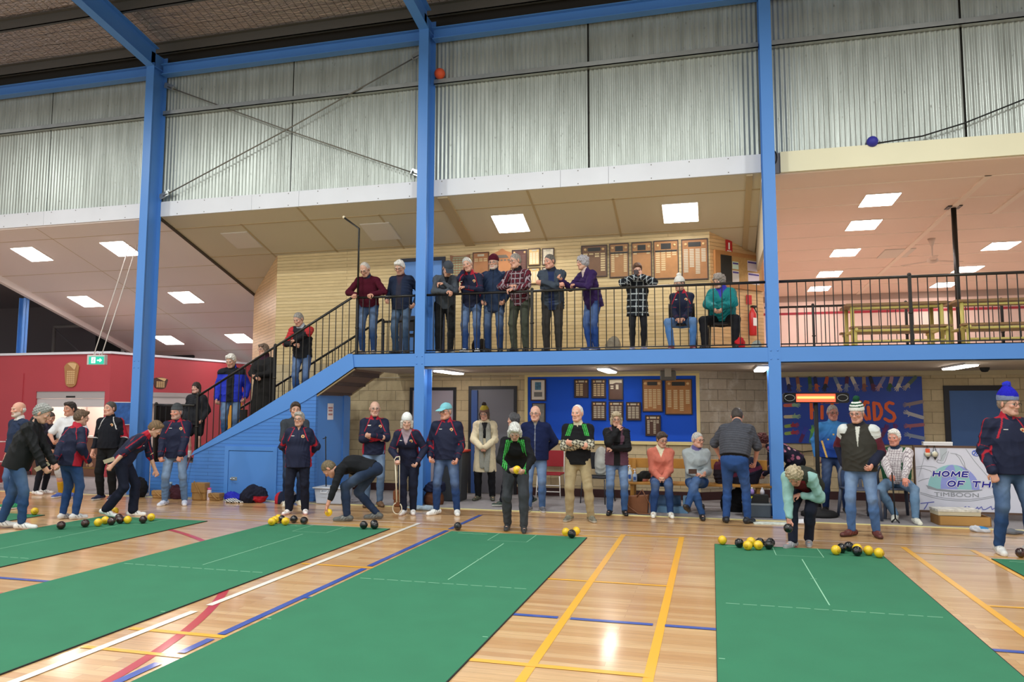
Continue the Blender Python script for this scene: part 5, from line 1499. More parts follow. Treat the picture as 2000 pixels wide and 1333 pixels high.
# ---- honour boards
gold_m = mat('gold_plate', 'd9b582', 0.35, metal=0.2)
silver_m = mat('silver_plate', 'bdb39c', 0.35, metal=0.3)
goldpl = mat('name_plate_gold', 'c9b184', 0.4, metal=0.15)
def board(label, x0, z1, x1, z0, y, bcol, fcol, cols_, rows, fill=None, header='plate', medals=True, plate=None, loc_z=0, group='honour boards', rz=0.0, full=1.0, top=0.24, pw=0.72):
    w, h = x1 - x0, z1 - z0; cx, cz = (x0 + x1) / 2, (z0 + z1) / 2
    t = thing('honour_board', label, 'honour board', (cx, y, cz), rz, group)
    fw = 0.018
    g = G(); g.box(-w / 2, -0.032, -h / 2, w / 2, 0, -h / 2 + fw); g.box(-w / 2, -0.032, h / 2 - fw, w / 2, 0, h / 2); g.box(-w / 2, -0.032, -h / 2 + fw, -w / 2 + fw, 0, h / 2 - fw); g.box(w / 2 - fw, -0.032, -h / 2 + fw, w / 2, 0, h / 2 - fw)
    obj('board_frame', g, mat('frame_' + fcol, fcol, 0.4, var=0.08, vscale=10), t)
    g = G(); g.box(-w / 2 + fw, -0.022, -h / 2 + fw, w / 2 - fw, 0, h / 2 - fw); obj('board_face', g, mat('face_' + bcol, bcol, 0.38, var=0.10, vscale=8), t)
    if header:
        g = G()
        if header == 'plate': g.box(-w * 0.2, -0.026, h * 0.33, w * 0.2, -0.022, h * 0.42)
        elif header == 'dark': g.box(-w * 0.24, -0.026, h * 0.31, w * 0.24, -0.022, h * 0.42)
        elif header == 'band': g.box(-w * 0.44, -0.026, h * 0.20, w * 0.44, -0.022, h * 0.245); g.box(-w * 0.2, -0.026, h * 0.27, w * 0.2, -0.022, h * 0.42)
        obj('header', g, silver_m if header == 'plate' else mat('header_black', '1c1a18', 0.4), t)
    if medals:
        for sx in (-1, 1):
            g = G(); g.lathe([(0.001, 0.004), (min(0.028, w * 0.075), 0.004), (min(0.028, w * 0.075), 0)], 12)
            o = obj('medallion', g, gold_m, t, (sx * w * 0.34, -0.022, h * 0.37)); o.rotation_euler = (PI / 2, 0, 0)
    g = G(); r_ = random.Random(int(abs(x0) * 1000)); ph_ = h * (0.90 - top) / rows
    for c_ in range(cols_):
        for q in range(rows):
            if fill and q >= fill[c_]: continue
            if not fill and r_.random() > full: continue
            xx = -w / 2 + fw + 0.01 + (w - 2 * fw - 0.02) * (c_ + 0.5) / cols_; zz = h / 2 - h * top - ph_ * (q + 0.5)
            pww = (w - 2 * fw) / cols_ * pw / 2
            g.box(xx - pww, -0.025, zz - ph_ * 0.32, xx + pww, -0.022, zz + ph_ * 0.32)
    obj('name_plates', g, plate or goldpl, t)
    return t
YU = 14.138
# upstairs row
board('dark timber honour board with blank middle and black header, above the purple fleece woman', -2.37, 4.77, -1.87, 4.15, YU, '6e4a2c', '3a2418', 4, 9, fill=[2, 1, 2, 8], header='dark', medals=True)
board('honour board with plates down both sides, second of the big upstairs row', -1.83, 4.78, -1.46, 4.12, YU, 'a0703e', '3a2418', 4, 12, fill=[11, 3, 2, 11], header='band')
board('nearly empty orange honour board above the person with the phone', -1.41, 4.78, -1.03, 4.11, YU, 'a8743f', '3a2418', 4, 12, fill=[2, 0, 0, 2], header='band')
board('orange honour board with four columns and black band, fourth of the big upstairs row', -1.0, 4.79, -0.54, 4.06, YU, 'a8743f', '3a2418', 4, 12, fill=[11, 10, 4, 3], header='band')
board('largest upstairs honour board, at the corner above the seated white beanie woman', -0.49, 4.79, -0.01, 4.02, YU, 'a06c3c', '33201a', 4, 16, fill=[14, 11, 15, 8], header='dark', plate=silver_m)
board('dark red timber board with round badges, beside the certificates', -3.75, 4.76, -3.44, 4.32, YU, '54281e', '34160f', 3, 9, header=None, plate=mat('plate_dull', '6d4c40', 0.5))
for i, (a, b2, c_, d) in enumerate(((-3.42, 4.77, -3.18, 4.43), (-3.14, 4.76, -2.90, 4.43), (-3.42, 4.39, -3.18, 4.06), (-3.14, 4.39, -2.90, 4.08))):
    board(['pale gold certificate board, upper left of the four', 'white certificate board, upper right of the four', 'pale gold certificate board, lower left of the four', 'white certificate board, lower right of the four'][i], a, b2, c_, d, YU, ['e0bd7a', 'dcd2bc', 'e0b874', 'dcd2bc'][i], '4a3020', 3, 10, header='plate', medals=False, plate=mat('plate_white', 'f0e6cc', 0.5))
# square-topped and shaped ones
t = thing('honour_board', 'keystone-shaped timber board with greenish plates, near the upstairs door', 'honour board', (-4.83, YU, 4.45), 0, 'honour boards')
g = G(); g.prism([(-0.21, 0.27), (-0.12, 0.25), (0.12, 0.25), (0.21, 0.27), (0.20, 0.14), (0.15, -0.22), (0.12, -0.27), (-0.12, -0.27), (-0.15, -0.22), (-0.20, 0.14)], -0.03, 0); obj('board_face', g, mat('face_8a5a34', '8a5a34', 0.4, var=0.1), t)
g = G()
for q in range(7):
    for c_ in range(5): g.box(-0.15 + 0.062 * c_, -0.033, 0.16 - 0.05 * q, -0.15 + 0.062 * c_ + 0.05, -0.03, 0.19 - 0.05 * q)
g.box(-0.14, -0.033, 0.205, 0.14, -0.03, 0.225); obj('name_plates', g, mat('plate_green', '8d8f6c', 0.4, metal=0.2), t)
t = board('square timber board with plates only along its top, beside the keystone board', -4.56, 4.75, -4.22, 4.25, YU, 'a06a3e', '5a3622', 3, 9, fill=[2, 2, 2], header='plate', medals=False)
t = thing('honour_board', 'shield-shaped pale timber board behind the maroon beanie man', 'honour board', (-3.95, YU, 4.5), 0, 'honour boards')
g = G(); g.prism([(-0.21, 0.2), (-0.08, 0.25), (0, 0.30), (0.08, 0.25), (0.21, 0.2), (0.22, 0.05), (0.16, -0.16), (0.0, -0.27), (-0.16, -0.16), (-0.22, 0.05)], -0.03, 0); obj('board_face', g, mat('face_b4794a', 'b4794a', 0.45, var=0.08), t)
g = G(); g.prism([(-0.09, 0.17), (0.09, 0.17), (0.14, 0.11), (-0.14, 0.11)], -0.034, -0.03)
for k in range(5): g.box(-0.17 + 0.07 * k, -0.034, 0.05, -0.17 + 0.07 * k + 0.045, -0.03, 0.08)
obj('name_plates', g, mat('plate_pewter', '6c6358', 0.4, metal=0.4), t)
# blue pin board under the gallery
t = thing('pin_board', 'large blue felt pin board in a cream frame on the block wall', 'pin board', (-1.84, 14.127, 1.65))
g = G(); g.box(-1.58, -0.03, -0.63, 1.57, 0, 0.63); obj('felt', g, mat('felt_blue', '1250c8', 0.9, bump=0.2, bscale=300), t)
g = G(); fw = 0.06
g.box(-1.64, -0.05, 0.60, 1.63, 0, 0.66); g.box(-1.64, -0.05, -0.69 + 0.03, 1.63, 0, -0.60); g.box(-1.64, -0.05, -0.6, -1.58, 0, 0.6); g.box(1.57, -0.05, -0.6, 1.63, 0, 0.6)
obj('board_frame', g, mat('cream_frame', 'dcc98c', 0.5, var=0.05), t)
YL = 14.096
board('dark timber board with two columns of plates, upper left of the small ones', -2.51, 2.20, -2.24, 1.85, YL, '4b2d20', '2a1812', 3, 7, fill=[7, 7, 0], full=1)
board('dark timber board with three full columns, top row middle', -2.18, 2.20, -1.91, 1.84, YL, '4b2d20', '2a1812', 3, 6)
t = board('dark timber board with a white torn label across the top', -1.86, 2.20, -1.59, 1.81, YL, '5a3826', '2a1812', 3, 6, fill=[2, 0, 0], header=None, medals=False, plate=mat('plate_white', 'f0e6cc', 0.5), top=0.30)
g = G(); g.prism([(-0.115, 0.10), (-0.115, 0.175), (0.115, 0.175), (0.115, 0.12), (0.0, 0.125), (-0.06, 0.10)], -0.026, -0.022); g.box(-0.0, -0.026, 0.0, 0.05, -0.022, 0.09); obj('white_label', g, mat('plate_white', 'f0e6cc', 0.5), t)
board('dark timber board with three columns, lower row left', -2.18, 1.78, -1.91, 1.43, YL, '4b2d20', '2a1812', 3, 6, plate=silver_m)
board('dark timber board partly hidden by the blonde woman', -1.86, 1.78, -1.59, 1.43, YL, '4b2d20', '2a1812', 3, 6, plate=silver_m)
board('dark timber board with three columns, lower row right', -1.54, 1.77, -1.27, 1.43, YL, '46291e', '2a1812', 3, 7, plate=silver_m)
board('tall orange honour board with black header on the blue pin board', -1.24, 2.19, -0.87, 1.59, YL, 'a06a38', '2a1812', 4, 11, fill=[11, 10, 11, 9], header='dark', top=0.3)
board('widest orange honour board, top right of the blue pin board', -0.83, 2.19, -0.34, 1.54, YL, 'a0682f', '2a1812', 4, 12, fill=[10, 11, 12, 8], header='dark', top=0.3, pw=0.6)
board('dark timber board hanging lowest, above the coral hoodie woman', -1.19, 1.53, -0.91, 1.15, YL, '4b2d20', '2a1812', 4, 8, fill=[8, 1, 8, 2], plate=silver_m)
t = thing('framed_picture', 'framed picture with white mount, top left of the blue pin board', 'picture', (-3.21, YL, 2.0))
g = G(); g.box(-0.15, -0.03, -0.21, 0.15, 0, 0.21); obj('picture_frame', g, mat('frame_3a1a14', '3a1a14', 0.4), t)
g = G(); g.box(-0.125, -0.033, -0.185, 0.125, -0.03, 0.185); obj('mount', g, mat('mount_white', 'd8d0c4', 0.6), t)
g = G(); g.box(-0.06, -0.035, 0.0, 0.06, -0.033, 0.15); obj('picture', g, mat('picture_teal', '3f6f8a', 0.5, var=0.5, vscale=22), t)
g = G(); g.box(-0.08, -0.035, -0.13, 0.08, -0.033, -0.04); obj('caption_panel', g, mat('caption_grey', '6c6a66', 0.5), t)
t = thing('framed_picture', 'dark framed grey picture below, behind the bald man in navy', 'picture', (-3.20, YL, 1.5))
g = G(); g.box(-0.13, -0.03, -0.25, 0.13, 0, 0.25); obj('picture_frame', g, mat('frame_2a1812', '2a1812', 0.4), t)
g = G(); g.box(-0.11, -0.033, -0.23, 0.11, -0.03, 0.23); obj('picture', g, mat('picture_grey', '7c7a74', 0.4, var=0.2, vscale=18), t)
# cork board and fire sign on the angled timber wall
t = thing('notice_board', 'cork notice board with papers in a timber frame on the angled wall upstairs', 'notice board', (0.02, 14.135, 0), PI / 4)
g = G(); g.box(0.09, -0.05, 3.90, 1.36, 0, 4.58); obj('board_frame', g, mat('frame_pine', 'b07a48', 0.5, var=0.06), t)
g = G(); g.box(0.22, -0.052, 3.99, 1.30, -0.05, 4.50); cb_ = obj('cork', g, mat('cork', 'b8925c', 0.9, var=0.1, vscale=30), t)
g = G(); g.box(0.22, -0.06, 3.99, 0.50, -0.052, 4.50); obj('dark_panel', g, mat('slate', '24221f', 0.6), t)
for x, z, w, h, c_ in ((0.60, 4.33, 0.16, 0.14, 'c8dccc'), (0.60, 4.12, 0.17, 0.22, 'd8d0cc'), (1.05, 4.36, 0.26, 0.2, 'd0c4d0'), (1.08, 4.12, 0.30, 0.22, 'd8ccd8')):
    g = G(); g.box(x - w / 2, -0.056, z - h / 2, x + w / 2, -0.052, z + h / 2); p_ = obj('paper', g, mat('note_' + c_, c_, 0.5), t)
    g = G(); g.box(x - w / 2 + 0.01, -0.058, z + h / 2 - 0.05, x + w / 2 - 0.01, -0.056, z + h / 2 - 0.02); obj('printed_heading', g, mat('ink_violet', '4a3a8c', 0.6), p_)
t = thing('fire_sign', 'small red fire extinguisher sign on the angled timber wall', 'sign', (0.37, 14.475, 4.69), PI / 4)
g = G(); g.box(-0.085, -0.006, -0.12, 0.085, 0, 0.12); obj('sign_plate', g, mat('sign_red', 'c0282c', 0.5), t)
g = G(); g.box(-0.02, -0.008, -0.06, 0.02, -0.006, 0.07); g.box(-0.055, -0.008, -0.10, 0.055, -0.006, -0.08); obj('symbol', g, mat('sign_white', 'f0ecea', 0.5), t)
t = thing('fire_extinguisher', 'red fire extinguisher on the angled timber wall behind the teal jacket', 'fire extinguisher', (0.72, 14.80, 3.02), PI / 4)
g = G(); g.lathe([(0.01, 0), (0.06, 0.0), (0.068, 0.02), (0.068, 0.40), (0.05, 0.46), (0.025, 0.50), (0.02, 0.54)], 16, (0, -0.08, 0)); obj('cylinder_body', g, mat('extinguisher_red', 'c02426', 0.3), t)
g = G(); g.box(-0.06, -0.15, 0.18, 0.06, -0.147, 0.33); obj('instruction_label', g, mat('sign_white', 'f0ecea', 0.5), t)
g = G(); g.box(-0.02, -0.12, 0.53, 0.08, -0.05, 0.57); g.tube([(0.04, -0.09, 0.53), (0.12, -0.09, 0.42), (0.11, -0.09, 0.2)], 0.012, 6); obj('handle_and_hose', g, black_m, t)
g = G(); g.box(-0.07, -0.008, 0.60, 0.07, 0, 0.78); obj('red_plate', g, mat('sign_red', 'c0282c', 0.5), t)

# ---- projector, conduit, sensor under the gallery
t = thing('speaker_box', 'grey ceiling-mounted speaker box under the gallery above the honour boards', 'speaker', (-0.72, 13.25, 2.335))
g = G(); g.box(-0.13, -0.12, -0.20, 0.13, 0.12, -0.03); obj('box_body', g, mat('projector_grey', '5c5a58', 0.5), t, bevel=0.02)
g = G(); g.box(-0.05, -0.14, -0.14, 0.06, -0.12, 0.0); obj('front_plate', g, mat('projector_light', 'a09a92', 0.5), t)
g = G(); g.box(-0.02, -0.02, -0.03, 0.02, 0.02, 0.0); obj('mount_bracket', g, black_m, t)
t = thing('dome_sensor', 'small black dome sensor under the gallery near the blue door', 'sensor', (4.34, 13.9, 2.335))
g = G(); g.lathe([(0.075, 0), (0.07, -0.03), (0.045, -0.07), (0.01, -0.075)], 14); obj('dome', g, matte_black, t)
t = thing('conduit_pipe', 'thin cream conduit running along the top of the lower block wall', 'conduit', (0, 14.09, 2.26))
g = G(); g.tube([(-6.7, 0, 0.0), (-3.6, 0, 0.0)], 0.011, 6); obj('pipe', g, mat('conduit_cream', 'b8ac94', 0.5), t)

# ---- viewing room: fan, picnic tables
t = thing('ceiling_fan', 'small white ceiling fan in the viewing room', 'ceiling fan', (4.62, 17.6, 0))
g = G(); g.lathe([(0.08, 5.29), (0.05, 5.2), (0.02, 5.12), (0.014, 4.95), (0.014, 4.90), (0.06, 4.88), (0.11, 4.84), (0.11, 4.79), (0.05, 4.76)], 16); obj('fan_motor', g, mat('fan_white', 'd8c4b4', 0.5), t)
for k in range(3):
    a = math.radians(20 + 120 * k)
    g = G(); g.bar((0.1 * math.cos(a), 0.1 * math.sin(a), 4.81), (0.66 * math.cos(a), 0.66 * math.sin(a), 4.80), 0.11, 0.008); obj('fan_blade', g, mat('fan_white', 'd8c4b4', 0.5), t)
ym = mat('frame_yellow', 'c8bc6a', 0.5); wt = mat('table_wood', '8a6a42', 0.5, var=0.08)
def ptable(loc, rz, L, label):
    t = thing('picnic_table', label, 'table', loc, rz, 'stacked tables in the viewing room')
    g = G(); 
    for k in range(3): g.box(0, -0.36 + 0.245 * k, 0.84, L, -0.36 + 0.245 * k + 0.23, 0.88)
    obj('tabletop', g, wt, t)
    for yb in (-0.62, 0.44):
        g = G(); g.box(0.02, yb, 0.42, L - 0.02, yb + 0.2, 0.455); obj('bench_seat', g, wt, t)
    for x in (0.10, L - 0.10):
        g = G(); g.tube([(x, -0.30, 0.84), (x, -0.30, 0.03), ], 0.032, 8); g.tube([(x, 0.30, 0.84), (x, 0.30, 0.03)], 0.032, 8); g.tube([(x, -0.66, 0.40), (x, 0.66, 0.40)], 0.025, 8); g.tube([(x, -0.55, 0.40), (x, -0.55, 0.02)], 0.025, 8); g.tube([(x, 0.55, 0.40), (x, 0.55, 0.02)], 0.025, 8)
        obj('leg_frame', g, ym, t)
    g = G(); g.tube([(0.1, -0.30, 0.80), (L - 0.1, -0.30, 0.80)], 0.022, 8); g.tube([(0.1, -0.58, 0.38), (L - 0.1, -0.58, 0.38)], 0.022, 8); g.tube([(0.1, -0.55, 0.2), (L - 0.1, -0.55, 0.2)], 0.018, 8); obj('cross_rail', g, ym, t)
    return t
ptable((2.30, 14.4, 2.60), 0, 1.60, 'yellow framed picnic table behind the railing, left of the two')
ptable((3.98, 14.3, 2.60), 0, 1.95, 'yellow framed picnic table behind the railing, right of the two')

# ---- balls stuck up high, cable
t = obj('stuck_ball', G().ball((0, 0, 0), 0.10, 16), mat('ball_orange', 'd8542c', 0.6), None, (-4.66, 12.40, 7.71)); tag(t, 'orange ball stuck on the girt beside the middle column', 'ball')
t = obj('stuck_ball', G().ball((0, 0, 0), 0.085, 16), mat('ball_blue', '2c2c96', 0.6), None, (2.50, 12.43, 5.80)); tag(t, 'blue ball stuck on top of the cream fascia', 'ball')
t = obj('hanging_cable', G().tube([(2.57, 12.42, 5.765), (3.2, 12.42, 5.82), (3.79, 12.42, 5.97), (4.6, 12.42, 6.26), (5.6, 12.42, 6.75)], 0.012, 6), matte_black); tag(t, 'thin dark cable rising to the right across the corrugated wall', 'cable')
t = obj('coiled_cable', G().tube([(0.05 * math.sin(a), 0, 0.11 * math.cos(a)) for a in np.linspace(0, PI, 9)], 0.012, 6), matte_black, None, (1.035, 12.40, 5.66)); tag(t, 'small dark cable loop beside the right column at the fascia', 'cable')
t = obj('hanging_rope', G().tube([(-9.6, 10.75, 9.2), (-9.62, 10.8, 8.9), (-9.65, 10.9, 8.72)], 0.012, 6), mat('rope_tan', '7a6c58', 0.9)) if False else None

# ---- green mats
mat_g = mat('mat_green', '2b7453', 0.92, var=0.05, vscale=3, bump=0.35, bscale=350)
chalk = mat('chalk', '8fc4a4', 0.9)
def bowls_mat(x0, y1, label, L=9.14, w=1.82):
    t = thing('bowls_mat', label, 'bowling mat', (x0, y1, 0), 0, 'green bowling mats on the court')
    g = G(); g.box(0, -L, 0.003, w, 0, 0.010); obj('felt_top', g, mat_g, t)
    g = G(); g.box(w, -L, 0.001, w + 0.008, 0, 0.009); g.box(-0.004, -L, 0.001, 0, 0, 0.009); obj('rubber_edge', g, matte_black, t)
    g = G(); z0, z1 = 0.0100, 0.0108
    def s_(xa, ya, xb, yb, ww=0.010):
        dx, dy = xb - xa, yb - ya; l = math.hypot(dx, dy); nx, ny = -dy / l * ww / 2, dx / l * ww / 2
        g.add([(xa + nx, ya + ny, z1), (xa - nx, ya - ny, z1), (xb - nx, yb - ny, z1), (xb + nx, yb + ny, z1)], [(0, 1, 2, 3)])
    for yy in (-2.88,):
        n = 12
        for k in range(n): s_(0.08 + k * 1.68 / n, yy, 0.08 + (k + 0.8) * 1.68 / n, yy)
    s_(0.92, -0.72, 0.92, -1.70); s_(0.92, -1.72, 0.92, -2.72); s_(0.89, -1.70, 0.95, -1.70, 0.008)
    s_(0.665, 0, 0.665, -0.55, 0.007); s_(1.165, 0, 1.165, -0.55, 0.007); s_(0.665, -0.55, 1.165, -0.55, 0.006)
    s_(0.01, -4.36, 0.05, -4.36); s_(w - 0.05, -4.36, w - 0.01, -4.36)
    if x0 > -9: 
        for k in range(9): s_(0.13 + 0.045 * k, -0.13 + 0.012 * math.sin(k * 2.1), 0.13 + 0.045 * (k + 1), -0.13 + 0.012 * math.sin((k + 1) * 2.1), 0.012)
    obj('chalk_lines', g, chalk, t)
    return t
bowls_mat(-11.70, 9.45, 'green mat cut off at the far left behind the people')
bowls_mat(-8.94, 9.60, 'green mat at the left with bowls in a row by the stooping woman')
bowls_mat(-6.10, 9.66, 'second green mat from the left, where the man in black bends down')
bowls_mat(-3.40, 9.70, 'green mat in the middle, with one black bowl at its far left corner')
bowls_mat(0.0, 9.66, 'green mat by the woman in the mint cardigan, two groups of bowls on it')
bowls_mat(2.95, 9.55, 'green mat cut off at the right edge')
# ------------------------------------------------------------------ people
DOWN = [(0.245, 0.06, 0.86), (-0.245, 0.06, 0.86)]
CROSS = [(-0.035, 0.235, 1.15), (0.045, 0.195, 1.11)]
CPOLE = [(0.9, -0.1, -0.7), (-0.9, -0.1, -0.7)]
CPALM = [(0, -1, 0.3, -1, 0.1, 0.05), (0, -1, 0.0, 1, 0.1, 0.1)]
CLASP = [(0.055, 0.25, 0.93), (-0.055, 0.25, 0.93)]
BLK = '16171a'
jn = ('jeans', '33507f'); jd = ('jeans', '24395f', 0.25); jf = ('jeans', '5d7799', 0.8)
sn = ('e0e0de', 'f0f0ee'); PP = {}
def club(**k): d = dict(CLUB); d.update(k); return d
# --- gallery, left to right
G0 = 2.602
PP['u1'] = person('man in a maroon jumper, both hands on the rail at the stair head', -6.02, 12.50, G0, -18, 1.74, lean=15, hp=32, hy=-10, glasses=True, hair=('thin', 'b9b2aa'), top=dict(col='4a1424', collar='2a2e44', vneck='2a2e44', vd=0.05, name='jumper'), topm=knit_m, trs=('jeans', '2c4168', 0.4), shoes=('8a7f78', '5a5450'),
             hands=[(0.15, 0.33, 1.055), (-0.15, 0.33, 1.055)], poles=[(0.9, -0.6, 0), (-0.9, -0.6, 0)], palms=[(0, -0.2, -1, -0.2, 1, -0.35), (0, -0.2, -1, 0.2, 1, -0.35)], curls=(0.7, 0.7))
PP['u2'] = person('white-haired man in an open navy coat, looking down beside the middle column', -5.42, 12.62, G0, -25, 1.76, b=1.08, belly=0.5, lean=5, hp=28, glasses=True, hair=('full', 'e0dcd6'), top=dict(col='1d2840', kind='two', c2='1d2840', mid=0.05, c4='2c2c3a', w=9, collar='3c2226', vneck='3a2a38', vd=0.2, name='coat', fold=0.008), trs=('jeans', '33465e', 0.3), hem=0.10,
             hands=[(0.25, 0.02, 0.93), (-0.22, 0.16, 0.98)], shoes=(BLK, BLK))
PP['u3'] = person('man in a grey cap and grey jacket leaning on the rail with folded forearms', -4.56, 12.52, G0, 6, 1.72, lean=27, hp=32, hy=8, hair=('short', '6c665e'), hat=('cap', '3e434c', '3a3f48'), top=dict(col='464c55', name='jacket', fold=0.008, vneck='15151c'), trs=('slacks', BLK), hem=0.08,
             hands=[(-0.06, 0.36, 1.20), (0.02, 0.42, 1.06)], poles=[(0.8, 0.1, -0.6), (-0.8, 0.1, -0.6)], palms=[(0, 0, -1, -1, 0.2, 0), (0, 0, -1, 0.3, 0.9, -0.3)], shoes=(BLK, 'c8c8c8'))
g = G()
PP['u4'] = person('grey-haired man in a club jacket resting his head on one hand at the rail', -4.05, 12.50, G0, -14, 1.72, lean=17, hp=8, hr=14, hy=-6, hair=('short', 'bab6b0'), top=club(hemc=1), trs=('jeans', '2c4474', 0.4),
             hands=[(-0.02, 0.34, 1.12), (-0.11, 0.19, 1.42)], poles=[(0.8, 0, -0.6), (-0.25, 0.5, -1.0)], palms=[(0, 0, -1, -1, 0.2, 0), (0.9, 0.2, 0, 0.3, -0.1, 1)], shoes=('d8d8d8', '30343c'), hem=0.08)
PP['u5'] = person('man in a maroon beanie and long navy rain jacket standing at the rail', -3.66, 12.58, G0, -10, 1.74, lean=3, hp=5, hy=-8, glasses=True, hair=('short', 'a8a09a'), beard='c9c0b8', hat=('beanie', '4e1826', '4e1826', None, 0.015), top=dict(col='1c2c48', name='rain_jacket', fold=0.009, ch=0.05, cr=0.074, zip='10182a'), topm=shell_m, hem=0.20, trs=('jeans', '25395f', 0.3), tinf=0.028,
             hands=[(0.20, 0.10, 0.92), (-0.20, 0.10, 0.92)], shoes=(BLK, BLK))
PP['u6'] = person('man in a red and black checked shirt jacket, smiling to the left at the rail', -3.17, 12.50, G0, -22, 1.74, lean=13, hp=8, hy=-32, glasses=True, hair=('short', '8c857e'), top=dict(col='5c1c2a', kind='plaid', c2='2a121c', c3='9a8a92', name='checked_jacket', collar='1c1820', fold=0.007), hem=0.10, trs=('slacks', '40443a'),
             hands=[(0.02, 0.36, 1.04), (-0.04, 0.32, 1.10)], poles=[(0.9, 0, -0.5), (-0.9, 0, -0.5)], palms=[(0, 0, -1, -0.7, 0.5, -0.2), (0, 0, -1, 1, 0.2, 0)], shoes=(BLK, BLK), skin='cf9f8a')
PP['u7'] = person('dark-haired man in a slate padded jacket with crossed arms on the rail', -2.60, 12.52, G0, -8, 1.70, b=1.06, lean=14, hp=6, hy=-38, hair=('short', '5c5852'), top=dict(col='39424f', kind='two', c2='39424f', mid=0.05, c4='1c2a52', collar='1c2030', name='padded_jacket', fold=0.011, flen=0.09, vneck='1c2a52', vd=0.18), topm=shell_m, tinf=0.03, hem=0.17, trs=('slacks', '33302f'),
             hands=[(-0.12, 0.32, 1.17), (0.12, 0.30, 1.12)], poles=CPOLE, palms=CPALM, shoes=(BLK, '2a2a2a'), skin='cb9682')
PP['u8'] = person('woman in a purple fleece leaning left on the rail and pointing with one hand', -1.90, 12.50, G0, -48, 1.66, fem=True, b=1.04, lean=20, hp=2, hy=-18, hair=('curly', 'a09ca2'), top=dict(col='2e1a4a', name='fleece', vneck='c8b4b0', vd=0.10, fold=0.006), topm=cloth_m, hem=0.15, trs=('jeans', '24407c', 0.3), tinf=0.024,
             hands=[(-0.05, 0.33, 1.15), ('w', -2.40, 12.28, G0 + 1.19)], poles=[(0.8, 0.1, -0.6), (-0.5, -0.3, -0.9)], palms=[(0, 0, -1, -0.8, 0.5, 0), (0.3, 0.2, 1)], feet=[(0.05, -0.02, 12), (-0.06, 0.02, -15)], shoes=('24386a', 'd0d0d4'))
PP['u9'] = person('youngster in a black and white checked overshirt holding a phone to the face', -1.17, 12.62, G0, 4, 1.50, lean=4, hp=22, hair=('full', '5c3f30'), top=dict(col='15171d', kind='plaid', c2='20262e', c3='b8c0c4', p=0.12, name='checked_overshirt', flare=0.03, vneck='b8b8c0', vd=0.10), hem=0.24, tinf=0.034, trs=('leggings', '1b1b20'),
             hands=[(0.065, 0.24, 1.40), (-0.065, 0.24, 1.40)], poles=[(1, 0.3, -0.5), (-1, 0.3, -0.5)], palms=[(-0.6, -0.5, 0, -0.2, 0.1, 1), (0.6, -0.5, 0, 0.2, 0.1, 1)], curls=(0.6, 0.6), shoes=('8a86a0', 'e0dcdc'), skin='d6aa96')
PP['u10'] = person('seated person in a white pompom beanie and club jacket on the gallery', -0.46, 12.92, G0, -5, 1.64, lean=6, hip=(0, -0.05, 0.55), hp=10, hy=-38, fem=True, glasses=True, hair=('short', '6c5c52'), hat=('beanie', 'e4e2dc', 'e4e2dc', 'e8e6e0', 0.0), top=club(badge=1), trs=('jeans', '4c76ae', 0.5), b=1.1,
             hands=[(0.05, 0.26, 0.56), (-0.05, 0.26, 0.56)], palms=[(0, -0.2, -1, -0.4, 0.9, -0.2), (0, -0.2, -1, 0.4, 0.9, -0.2)], feet=[(0.20, 0.32, 14), (-0.15, 0.36, -6)], lpoles=[(0.35, 1, 0.3), (-0.35, 1, 0.3)], shoes=('6c2030', 'dcd8d8'), hem=0.06)
PP['u11'] = person('seated woman in a teal and violet rain jacket, hands together between her knees', 0.20, 12.90, G0, -8, 1.68, fem=True, b=1.2, belly=0.3, lean=12, hip=(0, -0.05, 0.55), hp=14, hy=-30, hair=('curly', '8a8078'), hat=None, top=dict(col='14787a', name='rain_jacket', collar='3434a4', vneck='3c3aa8', vd=0.15, fold=0.012, flen=0.1, cr=0.078), topm=shell_m, tinf=0.04, trs=('slacks', '17171c'), hem=0.10,
             hands=[(0.055, 0.42, 0.70), (-0.055, 0.42, 0.70)], poles=[(1, -0.2, -0.3), (-1, -0.2, -0.3)], palms=[(-1, 0, -0.4, -0.1, 0.6, -0.8), (1, 0, -0.4, 0.1, 0.6, -0.8)], feet=[(0.24, 0.36, 16), (-0.24, 0.36, -12)], lpoles=[(0.5, 1, 0.3), (-0.5, 1, 0.3)], shoes=(BLK, BLK))
# --- on the stairs
PP['s1'] = person('young long-haired woman in a black hooded jacket, on the lower stair landing', -9.80, 12.75, 0.605, -25, 1.56, fem=True, hp=4, hy=-12, hair=('long', '2a1d1a'), top=dict(col='25262b', name='hooded_jacket', hood=1, zip='14141a'), hem=0.14, tinf=0.026, trs=('shorts', '1b1b20'), leg=0.36,
             hands=[(0.20, 0.12, 0.90), (-0.20, 0.10, 0.90)], shoes=('3a3a40', 'd8d8d8', 'e0e0e0', 0.3), skin='d2a494')
PP['s2'] = person('white-haired man in a bright blue and black jacket, on the lower steps', -9.00, 12.72, 0.935, -8, 1.78, hp=24, hy=-18, glasses=False, hair=('full', 'e2ded8'), top=dict(col='2434b4', kind='two', c2='14161f', w=-0.13, mid=0.06, c4='15161b', name='jacket', fold=0.011, flen=0.09), topm=shell_m, tinf=0.032, hem=0.12, trs=('jeans', '3c5a84', 0.6),
             hands=[(0.26, 0.05, 0.90), (-0.24, 0.08, 0.86)], feet=[(0.09, -0.02, 8), (-0.09, -0.02, -8)], shoes=(BLK, BLK))
